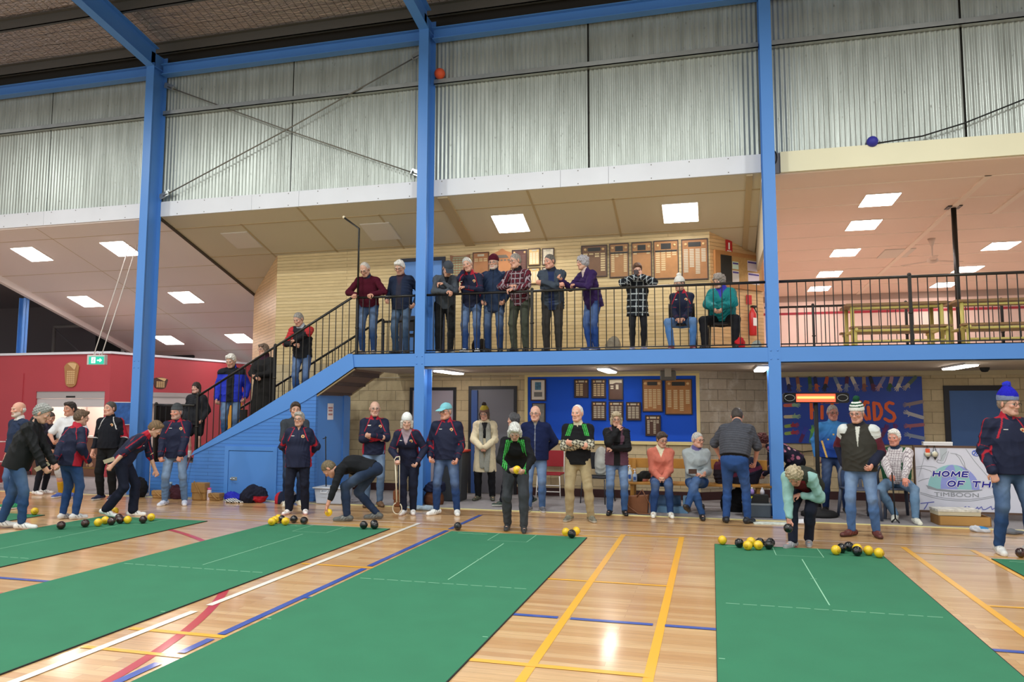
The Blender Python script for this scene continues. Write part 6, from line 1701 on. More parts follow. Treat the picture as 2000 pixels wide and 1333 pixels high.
PP['s3'] = person('woman in a long black coat and plum scarf, partway up the stairs', -8.32, 12.75, 1.265, -30, 1.63, fem=True, b=1.05, hp=2, hy=-22, glasses=True, hair=('bob', '6c5a4e'), top=dict(col='1f1e20', name='coat', collar='35182c', cr=0.085, ch=0.05, fold=0.008), tinf=0.03, trs=('slacks', '141416'), coat=('1f1d1c', 0.66, 0.06),
             hands=[(0.0, 0.24, 1.04), (-0.02, 0.26, 1.0)], poles=CPOLE, feet=[(0.08, -0.02, 8), (-0.08, -0.02, -8)], shoes=(BLK, BLK), boots=True)
PP['s4'] = person('man in a black vest over red sleeves, leaning an elbow on the stair rail', -7.46, 12.68, 1.76, -22, 1.72, lean=12, hp=24, hy=-16, hair=('short', '8a8580'), top=dict(col='191b22', kind='sleeves', c2='b02a30', c3='b02a30', c5='15161c', name='vest_over_red_jumper', collar='a8b0b8', fold=0.008), topm=shell_m, tinf=0.026, hem=0.08, trs=('jeans', '2f4c82', 0.5),
             hands=[(0.02, 0.34, 1.13), (-0.04, 0.30, 1.06)], poles=[(1, 0.3, 0.4), (-0.8, -0.2, -0.6)], palms=[(0, -0.1, -1, -1, 0.2, -0.1), (0, -0.1, -1, 0.9, 0.4, 0)], feet=[(0.09, -0.02, 8), (-0.09, -0.02, -8)], shoes=('3a2c24', BLK))
# --- court level, left group
PP['p1'] = person('bald man with a white beard, half hidden behind the grey-haired man at the far left', -11.08, 10.0, 0, -62, 1.75, b=1.1, hp=3, hair=('fringe', 'd8d4ce'), beard='cfc8c0', skin='d39c86', top=dict(col='24304a', name='jumper', collar='d8d0cc'), trs=jn, shoes=('1f7a4c', 'e0e0dc'))
PP['p2'] = person('grey-haired man in a black jacket, nearest at the left, bending to the score card', -9.20, 8.33, 0, 72, 1.76, b=1.12, belly=0.4, lean=19, hp=18, hair=('full', '8f8f8c'), top=dict(col='1b1c1f', name='jacket', fold=0.010), topm=shell_m, tinf=0.026, hem=0.12, trs=('jeans', '2f4a72', 0.4),
             hands=[(0.10, 0.40, 0.83), (-0.14, 0.36, 0.80)], palms=[(-0.6, 0, 0.6), (0.6, 0, 0.6)], feet=[(0.10, -0.20, 8), (-0.08, 0.10, -6)], shoes=('dcdcda', 'c8c6c0'))
PP['p3'] = person('dark-haired woman in a padded plum-black vest and leggings, behind the score card group', -12.37, 11.69, 0, 50, 1.60, fem=True, b=1.15, lean=7, hp=22, hair=('short', '3a302a'), top=dict(col='2b2534', kind='sleeves', c2='201f26', name='padded_vest', fold=0.010, flen=0.08), topm=shell_m, tinf=0.032, hem=0.10, trs=('leggings', '181a26'),
             hands=[(0.12, 0.26, 0.92), (-0.12, 0.26, 0.92)], shoes=('e8e4e2', 'e8d8d8'), skin='bb8a74')
PP['p4'] = person('short-haired woman in a club jacket, seen from behind, holding out a score card', -9.22, 9.22, 0, 128, 1.64, fem=True, b=1.12, lean=9, hp=10, hy=-22, glasses=True, hair=('full', '5c4634'), top=club(nobadge=1), tinf=0.026, trs=('jeans', '2c4878', 0.3), hem=0.10,
             hands=[('w', -9.26, 8.93, 0.82), (-0.26, 0.10, 0.90)], poles=[(0.7, -0.4, -0.6), (-0.5, -0.9, -0.3)], palms=[(0, 0, 1, 0.38, -0.97, -0.1), (1, 0, 0)], feet=[(0.11, 0.0, 10), (-0.11, 0.04, -10)], shoes=('d2d2d4', 'e8e8e8'))
PP['p5'] = person('teenage boy in a white T-shirt, long grey shorts and yellow socks', -11.48, 11.43, 0, -30, 1.76, hp=4, hy=-20, hair=('full', '2c2420'), top=dict(col='d8dade', name='t_shirt', nocollar=1), sleeve=0.40, trs=('shorts', 'c2c0c2'), leg=0.62, tinf=0.02,
             hands=[(0.12, 0.20, 1.08), (-0.16, 0.24, 1.02)], poles=CPOLE, shoes=('4860a8', 'e0e0e0', 'c89a28', 0.45), skin='c28d76')
PP['p6'] = person('brown-haired boy mostly hidden behind the boy in the white T-shirt', -12.12, 12.1, 0, 18, 1.66, hp=8, hy=14, hair=('full', '4c3a2e'), top=dict(col='c9ccd2', name='t_shirt', nocollar=1), sleeve=0.4, trs=('shorts', '6c6c74'), leg=0.5, shoes=('d8d8d8', 'e8e8e8', 'e8e8e8', 0.3), skin='c9947c')
PP['p7'] = person('man in a black and red club polo shirt and black trousers, beside the left column', -10.53, 11.36, 0, -30, 1.77, b=1.08, belly=0.2, hp=0, hy=-18, hair=('short', '4a4440'), top=dict(col='14161f', kind='clubpolo', name='polo_shirt'), sleeve=1.0, trs=('slacks', '101114'), hands=[(0.25, 0.08, 0.86), (-0.25, 0.06, 0.84)], shoes=('1c2340', 'd0d0d0'), skin='d39f8a')
PP['p8'] = person('brown-haired woman stooping over the bowls at the left, one sleeve pushed up', -8.58, 9.68, 0, 76, 1.66, fem=True, b=1.1, lean=40, curve=1.25, hp=16, hair=('full', '6c5438'), top=club(nobadge=1), sleeve=0.62, trs=('slacks', '161a2c'), flare=0.015, hem=0.12,
             hands=[(0.18, 0.34, 0.70), ('w', -8.62, 9.33, 0.76)], poles=[(0.6, -0.8, -0.3), (-0.3, -1, -0.2)], feet=[(0.07, 0.06, 4), (-0.10, -0.28, 0, 0.05, -14)], shoes=('e4e4e2', 'f0f0ee'), hip=(0, -0.10, 0.89))
PP['p9'] = person('man in a grey beanie, club jacket and faded jeans, looking to the left', -8.86, 11.05, 0, -14, 1.71, hp=5, hy=-24, hair=('short', '8a8480'), beard='b09a8c', hat=('beanie', '45474a', '505256'), top=club(), tinf=0.028, hem=0.12, trs=jf,
             hands=[(0.13, 0.24, 0.84), (-0.20, 0.18, 0.86)], palms=[(0, -0.8, 0, -0.3, 0.2, -1), (0.3, -0.8, 0, 0.2, 0.2, -1)], feet=[(0.17, 0, 14), (-0.15, 0, -16)], shoes=('c8ccdc', 'e8e8ee'), skin='c98f7a')
# --- middle
PP['l1'] = person('dark-haired young man in a grey jumper with folded arms, behind the grey-haired woman', -6.90, 11.55, 0, 4, 1.76, hp=6, hair=('full', '3e3026'), top=dict(col='3c4047', name='jumper'), topm=knit_m, trs=('jeans', '1e2a44', 0.1), hands=CROSS, poles=CPOLE, palms=CPALM, shoes=('d8d0bc', 'e8e4d4'))
PP['l2'] = person('grey-haired woman in glasses and club jacket with her hands behind her back', -6.30, 10.68, 0, -8, 1.60, fem=True, b=1.22, belly=0.35, hp=2, hy=-12, glasses=True, hair=('full', 'a39f9a'), top=club(collar='1a1f38', vneck='c79a84', vd=0.045), tinf=0.024, hem=0.14, trs=('slacks', '141829'), flare=0.01,
             hands=[(0.13, -0.16, 0.93), (-0.13, -0.16, 0.93)], poles=[(1, 0.1, 0), (-1, 0.1, 0)], feet=[(0.13, 0, 12), (-0.13, 0.02, -22)], shoes=('e8e4e4', 'e0b8bc'))
PP['l3'] = person('man in a black jumper bending right down to place a yellow bowl on the mat', -5.05, 10.32, 0, -78, 1.74, absface=True, lean=88, curve=1.30, hp=8, hy=0, hip=(0, -0.16, 0.74), hair=('short', '6a5c44'), top=dict(col='15171c', name='jumper', vd=0.03), sleeve=0.82, trs=('jeans', '27344c', 0.25), hem=0.03,
             hands=[('w', -5.36, 9.84, 0.17), (-0.16, 0.22, 0.52)], poles=[(0.2, -0.4, 0.8), (-0.6, -0.4, 0.6)], palms=[(0, 0.15, -1, 0, 0.25, -1), (0, 0, -1, 0.3, 0.6, -0.4)], curls=(0.55, 0.5), feet=[(0.12, 0.16, 4), (-0.13, -0.22, -4)], shoes=('5a5c5a', '6c6e6a'), skin='bd8a72')
PP['l4'] = person('bald man in a club jacket with folded arms, standing before the block wall', -5.54, 11.80, 0, 4, 1.78, hp=4, glasses=True, hair=('fringe', 'b0aaa4'), top=club(nametag=1), tinf=0.024, hem=0.08, trs=jf, hands=CROSS, poles=CPOLE, palms=CPALM, shoes=('6c5038', '4a3828'), skin='d0a590')
PP['l5'] = person('old woman in a white knitted beanie stooping over a bowl lifter', -4.62, 11.12, 0, -12, 1.62, fem=True, b=1.0, lean=22, curve=1.25, hp=2, hy=14, hair=('bob', 'c9c2ba'), hat=('beanie', 'e8eaea', 'dfe2e4', None, 0.015), top=club(vneck='a08c98', vd=0.20), tinf=0.026, hem=0.16, trs=('slacks', '171c30'),
             hands=[(0.20, 0.24, 0.88), ('w', -4.66, 10.80, 0.86)], poles=[(0.8, -0.6, 0), (-0.8, -0.6, 0)], palms=[(-1, 0.2, 0), (0, 0.2, -1, 0.1, 0.9, -0.5)], curls=(0.5, 0.8), feet=[(0.08, 0, 14), (-0.06, 0.06, -8)], shoes=('e4e2e2', 'dcd0d0'), skin='c9a290')
PP['l6'] = person('man in an aqua cap and club jacket, looking left with thumbs in his pockets', -4.03, 11.22, 0, -8, 1.74, b=1.1, belly=0.25, hp=6, hy=-32, glasses=True, hair=('short', '9c948c'), hat=('cap', '7cc0cc', '84c8d2'), top=club(), tinf=0.028, hem=0.07, trs=('jeans', '2a4270', 0.4),
             hands=[(0.19, 0.14, 0.88), (-0.24, 0.10, 0.90)], feet=[(0.17, 0, 10), (-0.15, 0.0, -38)], shoes=('e4e4e2', 'e8e8e6'), skin='d09a84')
PP['l7'] = person('woman in a long cream coat, grey scarf and mustard beanie, hands clasped', -3.98, 13.12, 0.003, -6, 1.70, fem=True, hp=16, hy=-10, glasses=True, hair=('bob', '4c3c34'), hat=('beanie', '8a7a2c', '6c5048', '2c2420', 0.0), top=dict(col='cfc2a4', kind='two', c2='cfc2a4', mid=0.055, c4='17181c', name='coat', collar='cfc2a4', fold=0.006), tinf=0.03, trs=('slacks', '131318'), coat=('cfc2a4', 0.40, 0.03),
             hands=[(0.045, 0.28, 0.97), (-0.045, 0.28, 0.97)], poles=[(1, -0.5, -0.2), (-1, -0.5, -0.2)], palms=[(-0.5, -1, 0, -0.7, 0.1, -0.5), (0.5, -1, 0, 0.7, 0.1, -0.5)], shoes=('4c4c40', '38382f'), boots=True, feet=[(0.14, 0, 10), (-0.12, 0, -20)])
PP['l9'] = person('dark grey-haired person walking left, hidden behind the woman with the yellow bowl', -3.22, 12.35, 0.003, -80, 1.58, fem=True, hp=4, hair=('curly', '46464a'), top=dict(col='2a2430', name='jumper'), trs=('slacks', '141620'), feet=[(0.05, -0.30, 0, 0.06, -25), (-0.08, 0.22, 0)], shoes=('26362e', 'd8dcd0'))
PP['l8'] = person('white-haired woman in a black and green top, bowing over a yellow bowl in both hands', -2.60, 10.02, 0, -3, 1.64, fem=True, b=1.02, lean=30, curve=1.35, hp=26, hip=(0, -0.10, 0.885), hair=('bob', 'c4c4c0'), top=dict(col='121317', kind='green_trim', name='polo_top'), trs=('slacks', '3a3d42'), hem=0.08,
             hands=[('w', -2.375, 9.635, 0.83), ('w', -2.58, 9.62, 0.84)], poles=[(1, -0.6, 0), (-1, -0.6, 0)], palms=[(-1, 0, 0.5, -0.4, 0.7, 0), (1, 0, 0.5, 0.4, 0.7, 0)], curls=(0.45, 0.45), feet=[(0.12, 0.08, 4), (-0.12, -0.08, -4)], shoes=('2a2c2e', '3c3e40'), skin='bb9684')
PP['l10'] = person('bald man in glasses, navy zip jumper and jeans, hands behind his back', -2.77, 11.95, 0, -4, 1.71, b=1.16, belly=0.35, hp=5, hy=-8, glasses=True, hair=('fringe', 'b4a89e'), top=dict(col='1b2448', name='zip_jumper', vneck='8c8270', vd=0.08, zip='808490'), topm=knit_m, tinf=0.024, hem=0.09, trs=('jeans', '4a6898', 0.6),
             hands=[(0.13, -0.15, 0.95), (-0.13, -0.15, 0.95)], poles=[(1, 0, 0), (-1, 0, 0)], shoes=('5c5c62', 'd0d0d4'), skin='d6a792')
PP['l11'] = person('white-haired man in a black and green vest with checked sleeves, arms folded', -1.93, 11.12, 0, -6, 1.72, hp=3, hy=-16, hair=('thin', 'dcd8d2'), top=dict(col='121317', kind='green_trim', slv=1, name='club_vest', collar='c9bfa4', vneck='c9bfa4', vd=0.06), tinf=0.024, hem=0.09, trs=('slacks', 'a39473'),
             hands=CROSS, poles=CPOLE, palms=CPALM, feet=[(0.18, 0, 24), (-0.13, 0, -16)], shoes=('6c6a5c', 'b8b4a8'), skin='d8a590')
PP['l12'] = person('blonde woman in a plum quilted vest, covering her mouth with one hand', -1.46, 11.93, 0, 2, 1.62, fem=True, b=1.02, hp=8, hair=('bob', 'a8987c'), glasses=True, top=dict(col='5c3c4c', kind='sleeves', c2='121216', c3='121216', c4='121216', mid=0.05, name='quilted_vest', fold=0.008, flen=0.07), topm=shell_m, tinf=0.028, hem=0.10, trs=('jeans', '3e5e90', 0.6),
             hands=[(-0.06, 0.24, 1.10), (0.005, 0.16, 1.385)], poles=[(0.9, 0, -0.6), (-0.6, 0.4, -0.9)], palms=[(0, -0.5, -0.6, -1, 0.1, 0), (0.4, -1, 0, 0.5, 0, 0.85)], curls=(0.5, 0.5), boots=True, shoes=(BLK, BLK), feet=[(0.12, 0, 8), (-0.12, 0, -12)])
PP['l13'] = person('woman in a coral hooded top sitting on the bench, hands in her lap', -0.80, 12.25, 0.003, 2, 1.66, fem=True, hip=(0, -0.02, 0.545), lean=-4, hp=20, hy=26, glasses=True, hair=('full', '43352c'), top=dict(col='c46f5e', name='hooded_top', hood=1, vneck='d0c8ae', vd=0.16), topm=cloth_m, tinf=0.026, hem=0.05, trs=('jeans', '27406f', 0.4),
             hands=[(0.04, 0.24, 0.60), (-0.04, 0.24, 0.60)], palms=[(-0.3, -0.3, -1, -0.6, 0.7, -0.1), (0.3, -0.3, -1, 0.6, 0.7, -0.1)], feet=[(0.12, 0.40, 8), (-0.14, 0.40, -4)], lpoles=[(0.0, 1, 0.3), (0.0, 1, 0.3)], shoes=('e6e6de', 'f0f0ea'))
PP['l14'] = person('woman in a pale grey hooded top sitting on the bench with crossed legs', -0.25, 12.20, 0.003, 6, 1.66, fem=True, b=1.06, hip=(0, 0.0, 0.545), lean=2, hp=6, hy=38, glasses=True, hair=('short', 'b0aeaa'), top=dict(col='9aa2a6', name='hooded_top', hood=1, collar='5c5484'), tinf=0.03, hem=0.05, trs=('jeans', '2e4c7c', 0.3),
             hands=[(0.05, 0.30, 0.68), (0.0, 0.30, 0.66)], palms=[(-0.3, -0.2, -1, -0.8, 0.5, 0), (0, 0, 1, 0.8, 0.4, 0)], feet=[(-0.20, 0.50, -18, 0.12, 25), (0.02, 0.46, 0)], lpoles=[(-0.1, 1, 1.0), (-0.15, 1, 0.3)], boots=True, shoes=('1c1a1a', '2a2624'), skin='cf9d88')
PP['l15'] = person('heavy man in a grey striped polo shirt, seen from behind, bent over the bench', 0.30, 11.48, 0, 166, 1.76, b=1.24, belly=0.3, lean=24, hp=24, hy=14, hair=('short', '3c3430'), top=dict(col='4a4c55', kind='stripes', name='polo_shirt'), sleeve=0.48, trs=('jeans', '2c4a80', 0.4, 'belt'), hem=-0.03, tinf=0.022,
             hands=[(0.28, 0.34, 0.88), (-0.20, 0.40, 0.86)], poles=[(0.9, -0.2, -0.3), (-0.9, -0.2, -0.3)], feet=[(0.14, 0.02, 20), (-0.14, 0.10, -14)], shoes=('1a1c24', '20222a'), skin='c98f78')
PP['l16'] = person('auburn-haired woman in a dark floral top bending behind the right column', 1.20, 13.25, 0.003, -78, 1.62, fem=True, b=1.1, lean=62, curve=1.2, hip=(0, -0.12, 0.86), hp=-6, hair=('curly', '4a1c1c'), top=dict(col='1e1c2e', kind='floral', name='floral_top'), hem=0.06, trs=('slacks', '16171f'),
             hands=[(0.16, 0.44, 0.62), (-0.16, 0.46, 0.64)], poles=[(0.4, -0.9, 0), (-0.4, -0.9, 0)], shoes=(BLK, BLK), skin='b88a74')
PP['l17'] = person('fair-haired woman in a mint cardigan and dark vest, bending to swing a black bowl', 1.04, 9.92, 0, -14, 1.62, fem=True, b=1.12, lean=74, curve=1.25, hip=(0.04, -0.16, 0.76), hp=14, hair=('curly', 'ab9c80'), top=dict(col='2b2f28', kind='sleeves', c2='8cb4b0', c3='8cb4b0', c4='6c1f28', mid=0.06, name='vest_over_mint_cardigan', fold=0.007), tinf=0.024, hem=0.06, sleeve=0.9, trs=('slacks', '1c2030'),
             hands=[(0.02, 0.20, 0.66), ('w', 0.855, 9.56, 0.29)], poles=[(0.9, -0.1, 0.2), (-0.3, -1, 0.2)], palms=[(0, -0.2, -1, -0.6, 0.5, -0.2), (0, 0.3, -0.3, 0, 0.1, -1)], curls=(0.6, 0.5), feet=[(0.07, 0.0, 14), (-0.06, 0.26, -18)], shoes=('86868a', 'a8a8aa'), skin='c08b78')
PP['l18'] = person('grey-haired man in glasses and a bright blue bowls shirt, behind the heater stand', 1.88, 13.15, 0.003, 4, 1.73, b=1.12, belly=0.4, hp=6, hy=14, glasses=True, hair=('short', 'a09a94'), top=dict(col='2a66b0', kind='bluepolo', collar='4a8cc8', name='polo_shirt'), tinf=0.026, hem=0.05, trs=('jeans', '23345c', 0.2), hands=[(0.25, -0.06, 0.88), (-0.25, -0.06, 0.88)], feet=[(0.16, 0, 12), (-0.14, 0, -10)], shoes=(BLK, BLK), skin='c2887a')
PP['l19'] = person('man in a green and white pompom beanie and dark fleece vest, hand in his pocket', 1.86, 10.80, 0, -6, 1.74, b=1.12, belly=0.3, hp=10, hy=-12, glasses=True, hair=('short', 'a49e98'), hat=('beanie', '1d4a34', 'e2e4e0', '1e4a34', 0.02, [(0.10, 0.118, 'e2e4e0'), (0.135, 0.15, 'e2e4e0')]), top=dict(col='35332e', kind='sleeves', c2='d0d4d2', c3='5c2432', c5='1c2034', c4='c4c4bc', mid=0.0, name='fleece_vest', collar='24222a'), tinf=0.03, hem=0.08, trs=('jeans', '4c6c9c', 0.7),
             hands=[(0.17, 0.14, 0.94), (-0.20, -0.06, 0.92)], feet=[(0.16, -0.04, 20), (-0.12, 0.04, -34)], shoes=('5a2a24', '3c1c18'), skin='cf9a86')
PP['l20'] = person('white-haired man in a checked shirt and green vest, sitting with a walking stick', 2.70, 12.72, 0.003, -4, 1.72, b=1.14, belly=0.5, hip=(0, -0.05, 0.55), lean=4, hp=4, hy=-14, hair=('full', 'e8e6e0'), top=dict(col='1d5034', kind='sleeves', c2='d2cccf', c3='d2cccf', c5='d2cccf', c4='d2cccf', mid=0.075, check=1, name='vest_over_checked_shirt', collar='20304a'), tinf=0.024, hem=0.02, trs=('jeans', '62809f', 0.5),
             hands=[(0.13, 0.44, 0.60), ('w', 2.545, 12.24, 0.56)], poles=[(1, -0.5, 0), (-1, -0.5, 0)], palms=[(0, 0, -1, 0.1, 0.8, -0.5), (0.9, 0, -0.4, 0.2, 1, -0.1)], curls=(0.25, 0.8), feet=[(0.26, 0.50, 22), (-0.02, 0.26, -4)], lpoles=[(0.5, 1, 0.3), (-0.5, 1, 0.3)], shoes=('dcdcd2', 'e4e4da'), skin='cf8f7c')
PP['l21'] = person('big man in a blue pompom beanie and club jacket, standing nearest at the right edge', 3.32, 10.0, 0, 30, 1.87, b=1.20, belly=0.3, hp=6, hy=24, glasses=True, hair=('short', '8c7a6a'), hat=('beanie', '2424b0', '7c88a8', '2c34b8', 0.03), top=club(), tinf=0.028, hem=0.08, trs=('jeans', '2b456e', 0.5),
             hands=[(0.25, 0.10, 0.86), (-0.24, 0.12, 0.87)], feet=[(0.18, 0, 22), (-0.15, 0.0, -14)], palms=[(-1, 0, 0), (0.4, -0.9, 0, 0.2, 0.15, -1)], shoes=('d4d4d2', 'e0e0de'), skin='d2a08c')
# ------------------------------------------------------------------ bowls
yel = mat('bowl_yellow', 'e6be1e', 0.35, coat=0.3); blk_b = mat('bowl_black', '0e0e10', 0.18, coat=0.5); brn_b = mat('bowl_brown', '2c1614', 0.22, coat=0.5)
def bowl_mesh(m, nm):
    g = G(); g.ball((0, 0, 0), 0.055, 20, 1.0, 0.92, 1.0)
    g.mi = 1
    me = g.mesh(nm, [m, mat('bowl_ring', 'b8a468', 0.4)])
    return me
BM = {'yellow': bowl_mesh(yel, 'bowl_yellow'), 'black': bowl_mesh(blk_b, 'bowl_black'), 'brown': bowl_mesh(brn_b, 'bowl_brown')}
DISC = {}
for k_, c_ in (('yellow', 'c89f18'), ('black', '2e2e34'), ('brown', '4a2c28')):
    g = G(); g.lathe([(0.002, 0.001), (0.021, 0.001), (0.023, -0.002)], 16); DISC[k_] = g.mesh('bowl_disc', mat('disc_' + c_, c_, 0.3))
def bowl(kind, x, y, z, rz, label, group, tilt_=0.0):
    o = bpy.data.objects.new('carpet_bowl', BM[kind]); C.objects.link(o); o.location = (x, y, z); o.rotation_euler = (tilt_, 0, rz)
    tag(o, label, 'bowl', group)
    for sg in (-1, 1):
        d = obj('side_disc', DISC[kind], None, o, (0, sg * 0.0498, 0)); d.rotation_euler = (-sg * PI / 2, 0, 0)
    return o
ZB = 0.0104 + 0.055
rb = random.Random(4)
def bowls(lst, grp):
    for k, x, y, lab in lst: bowl(k, x, y, ZB if -0.0 or True else 0, rb.uniform(0, PI), lab, grp)
bowls([('brown', -8.50, 8.40, 'brown bowl apart from the others, nearest on the left mat'), ('brown', -8.33, 8.63, 'brown bowl left of the first yellow one in the row on the left mat'), ('yellow', -8.22, 8.74, 'yellow bowl touching the leftmost brown bowl of the row on the left mat'),
       ('yellow', -8.28, 8.93, 'yellow bowl in the middle of the row, behind a brown bowl'), ('brown', -8.13, 8.88, 'brown bowl in the middle of the row, in front of a yellow bowl'), ('brown', -8.12, 9.03, 'brown bowl behind the middle of the row on the left mat'), ('brown', -8.30, 9.20, 'brown bowl farthest back in the row on the left mat'),
       ('yellow', -8.02, 9.06, 'yellow bowl right of the middle of the row on the left mat'), ('brown', -7.82, 9.13, 'brown bowl at the foot of the stooping woman'), ('yellow', -7.88, 9.36, 'yellow bowl at the right end of the row on the left mat')], 'bowls on the left mat')
bowl('yellow', -8.95, 9.84, 0.055, 0.3, 'yellow bowl behind the lifted shoe of the stooping woman', 'bowls on the left mat')
bowls([('brown', -10.20, 9.36, 'brown bowl at the end of the cut-off left mat, by the man\'s feet'), ('yellow', -10.02, 9.40, 'yellow bowl at the right corner of the cut-off left mat')], 'bowls on the far left mat')
bowls([('yellow', -6.01, 9.60, 'leftmost yellow bowl of the cluster on the second mat'), ('yellow', -5.97, 9.46, 'nearest yellow bowl of the cluster on the second mat'), ('yellow', -5.80, 9.53, 'right-hand yellow bowl of the cluster on the second mat')], 'bowls at the left corner of the second mat')
for k_, x, y, lab in (('yellow', -6.10, 9.83, 'yellow bowl mostly hidden at the back of the cluster on the second mat'), ('black', -6.0, 9.76, 'black bowl hidden among the yellow ones on the second mat'), ('black', -5.83, 9.80, 'black bowl just right of the yellow cluster on the second mat')):
    bowl(k_, x, y, 0.055, rb.uniform(0, 3), lab, 'bowls at the left corner of the second mat')
bowl('black', -5.62, 9.72, 0.0552, 0.4, 'black bowl at the right end of the yellow cluster on the second mat', 'bowls at the left corner of the second mat')
bowls([('black', -4.60, 9.52, 'black bowl on the left of the trio at the right corner of the second mat'), ('black', -4.46, 9.56, 'black bowl on the right of the trio at the corner of the second mat')], 'black bowls at the right corner of the second mat')
bowl('black', -4.55, 9.74, 0.055, 0.9, 'black bowl at the back of the trio at the corner of the second mat', 'black bowls at the right corner of the second mat')
def in_hand(i, k, d=0.095, n=0.042):
    w0, d_, n_, s_, ss = PP[i]['hands'][k]; p = w0 + d_ * d + n_ * n; return tuple(float(q) for q in p)
bowl('yellow', *in_hand('l3', 0), 0.2, 'yellow bowl under the hand of the bending man in black', 'bowls in hand')
bowl('black', -3.36, 9.83, 0.055, 0.9, 'lone black bowl at the far left corner of the middle mat', 'bowls of the middle mat')
bowl('yellow', -1.86, 9.76, 0.055, 0.9, 'yellow bowl on the left of the trio at the middle mat\'s right corner', 'bowls of the middle mat')
bowl('yellow', -1.745, 9.88, 0.055, 2.1, 'yellow bowl at the back of the trio at the middle mat\'s right corner', 'bowls of the middle mat')
bowls([('black', -1.75, 9.58, 'black bowl in front of the two yellow ones at the middle mat')], 'bowls of the middle mat')
_m = [sum(q) / 2 for q in zip(in_hand('l8', 0, 0.07, 0.03), in_hand('l8', 1, 0.07, 0.03))]
bowl('yellow', *_m, 0.5, 'yellow bowl held in both hands by the bowing woman', 'bowls in hand')
bowls([('yellow', 0.09, 9.62, 'yellow bowl alone at the far left corner of the right mat'), ('black', 0.28, 9.47, 'leftmost black bowl of the left cluster on the right mat'), ('yellow', 0.37, 9.33, 'nearest left yellow bowl of the left cluster on the right mat'), ('yellow', 0.42, 9.60, 'yellow bowl at the back of the left cluster on the right mat'),
       ('yellow', 0.49, 9.38, 'nearest right yellow bowl of the left cluster on the right mat'), ('black', 0.52, 9.58, 'black bowl between the yellow ones, back of the left cluster'), ('black', 0.61, 9.45, 'glossy black bowl at the right end of the left cluster'), ('black', 0.64, 9.60, 'black bowl at the back right of the left cluster')], 'left cluster of bowls on the right mat')
bowls([('yellow', 1.32, 9.30, 'leftmost yellow bowl of the right cluster on the right mat'), ('black', 1.40, 9.44, 'black bowl just behind the leftmost yellow bowl of the right cluster'), ('black', 1.50, 9.58, 'black bowl at the back of the right cluster'), ('yellow', 1.57, 9.46, 'yellow bowl at the back middle of the right cluster'),
       ('black', 1.54, 9.30, 'nearest black bowl of the right cluster on the right mat'), ('yellow', 1.67, 9.37, 'yellow bowl second from the right in the right cluster'), ('yellow', 1.755, 9.25, 'yellow bowl at the right end of the right cluster')], 'right cluster of bowls on the right mat')
bowl('brown', 3.30, 9.74, 0.055, 0.2, 'brown bowl on the boards by the white shoe of the man in the blue beanie', 'bowls on the far right mat')
bowl('black', *in_hand('l17', 1), 0.5, 'black bowl swinging in the hand of the woman in mint', 'bowls in hand')

# ------------------------------------------------------------------ seats, heater, banner
wood_b = mat('bench_wood', 'b07c34', 0.45, var=0.10, vscale=9)
t = thing('wooden_bench', 'long varnished wooden bench with a back rail, two women sitting on it', 'bench', (-1.46, 12.45, 0.003))
g = G(); g.box(0, -0.02, 0.42, 2.38, 0.36, 0.455); obj('seat', g, wood_b, t, bevel=0.005)
g = G(); g.box(0.02, 0.40, 0.66, 2.30, 0.425, 0.82); obj('backrest', g, wood_b, t, bevel=0.005)
for x in (0.18, 2.14):
    g = G(); g.box(x - 0.03, 0.02, 0, x + 0.03, 0.08, 0.42); obj('leg', g, wood_b, t)
    g = G(); g.bar((x, 0.33, 0.0), (x, 0.40, 0.80), 0.06, 0.05); obj('leg', g, wood_b, t)
    g = G(); g.box(x - 0.025, 0.05, 0.20, x + 0.025, 0.35, 0.25); obj('brace', g, wood_b, t)
# things on the bench
def lump(name, label, cat, x, y, z, r, col, seed, m=cloth_m, colf=None, group=None, n=6, fold=0.02):
    rr = np.random.RandomState(seed)
    ps = []
    for k in range(n):
        c = np.array([rr.uniform(-0.5, 0.5) * r[0], rr.uniform(-0.5, 0.5) * r[1], r[2] * (0.25 + 0.45 * rr.rand())])
        ps.append(ell(c, np.eye(3), [r[0] * rr.uniform(0.4, 0.7), r[1] * rr.uniform(0.5, 0.8), r[2] * rr.uniform(0.45, 0.75)], 'a', 0.03))
    v, q = blob(ps, 0.010, cut=[((0, 0, 0), (0, 0, -1))], fold=fold, seed=seed, flen=0.12)
    c = np.tile(np.array(lin(col)), (len(v), 1))
    if colf: c = colf(v, c)
    o = soft(name, [(v, q, c)], m); o.location = (x, y, z); tag(o, label, cat, group)
    return o
def accent(col, fn):
    def f(v, c):
        c[fn(v)] = np.array(lin(col)); return c
    return f
lump('folded_jacket', 'black jacket heaped at the left end of the bench', 'jacket', -1.12, 12.66, 0.458, (0.14, 0.12, 0.15), '1c1e1e', 3, colf=accent('c88a80', lambda v: (v[:, 0] > 0.0) & (v[:, 2] < 0.04)))
lump('club_jacket', 'navy and maroon jackets hanging over the bench behind the man in grey', 'jacket', 0.52, 12.70, 0.458, (0.26, 0.14, 0.34), '191a2c', 8, colf=accent('5c2038', lambda v: np.abs(v[:, 2] - 0.20 - 0.3 * v[:, 0]) < 0.03))
lump('dark_coat', 'dark maroon coat heaped on the bench beside the woman in pale grey', 'coat', 0.12, 12.66, 0.458, (0.13, 0.13, 0.36), '1c1620', 9, colf=accent('4c1c2c', lambda v: v[:, 2] > 0.22))
lump('black_bag', 'black bag standing below the bench behind the man in grey', 'bag', 0.30, 12.80, 0.003, (0.22, 0.16, 0.32), '121216', 12)
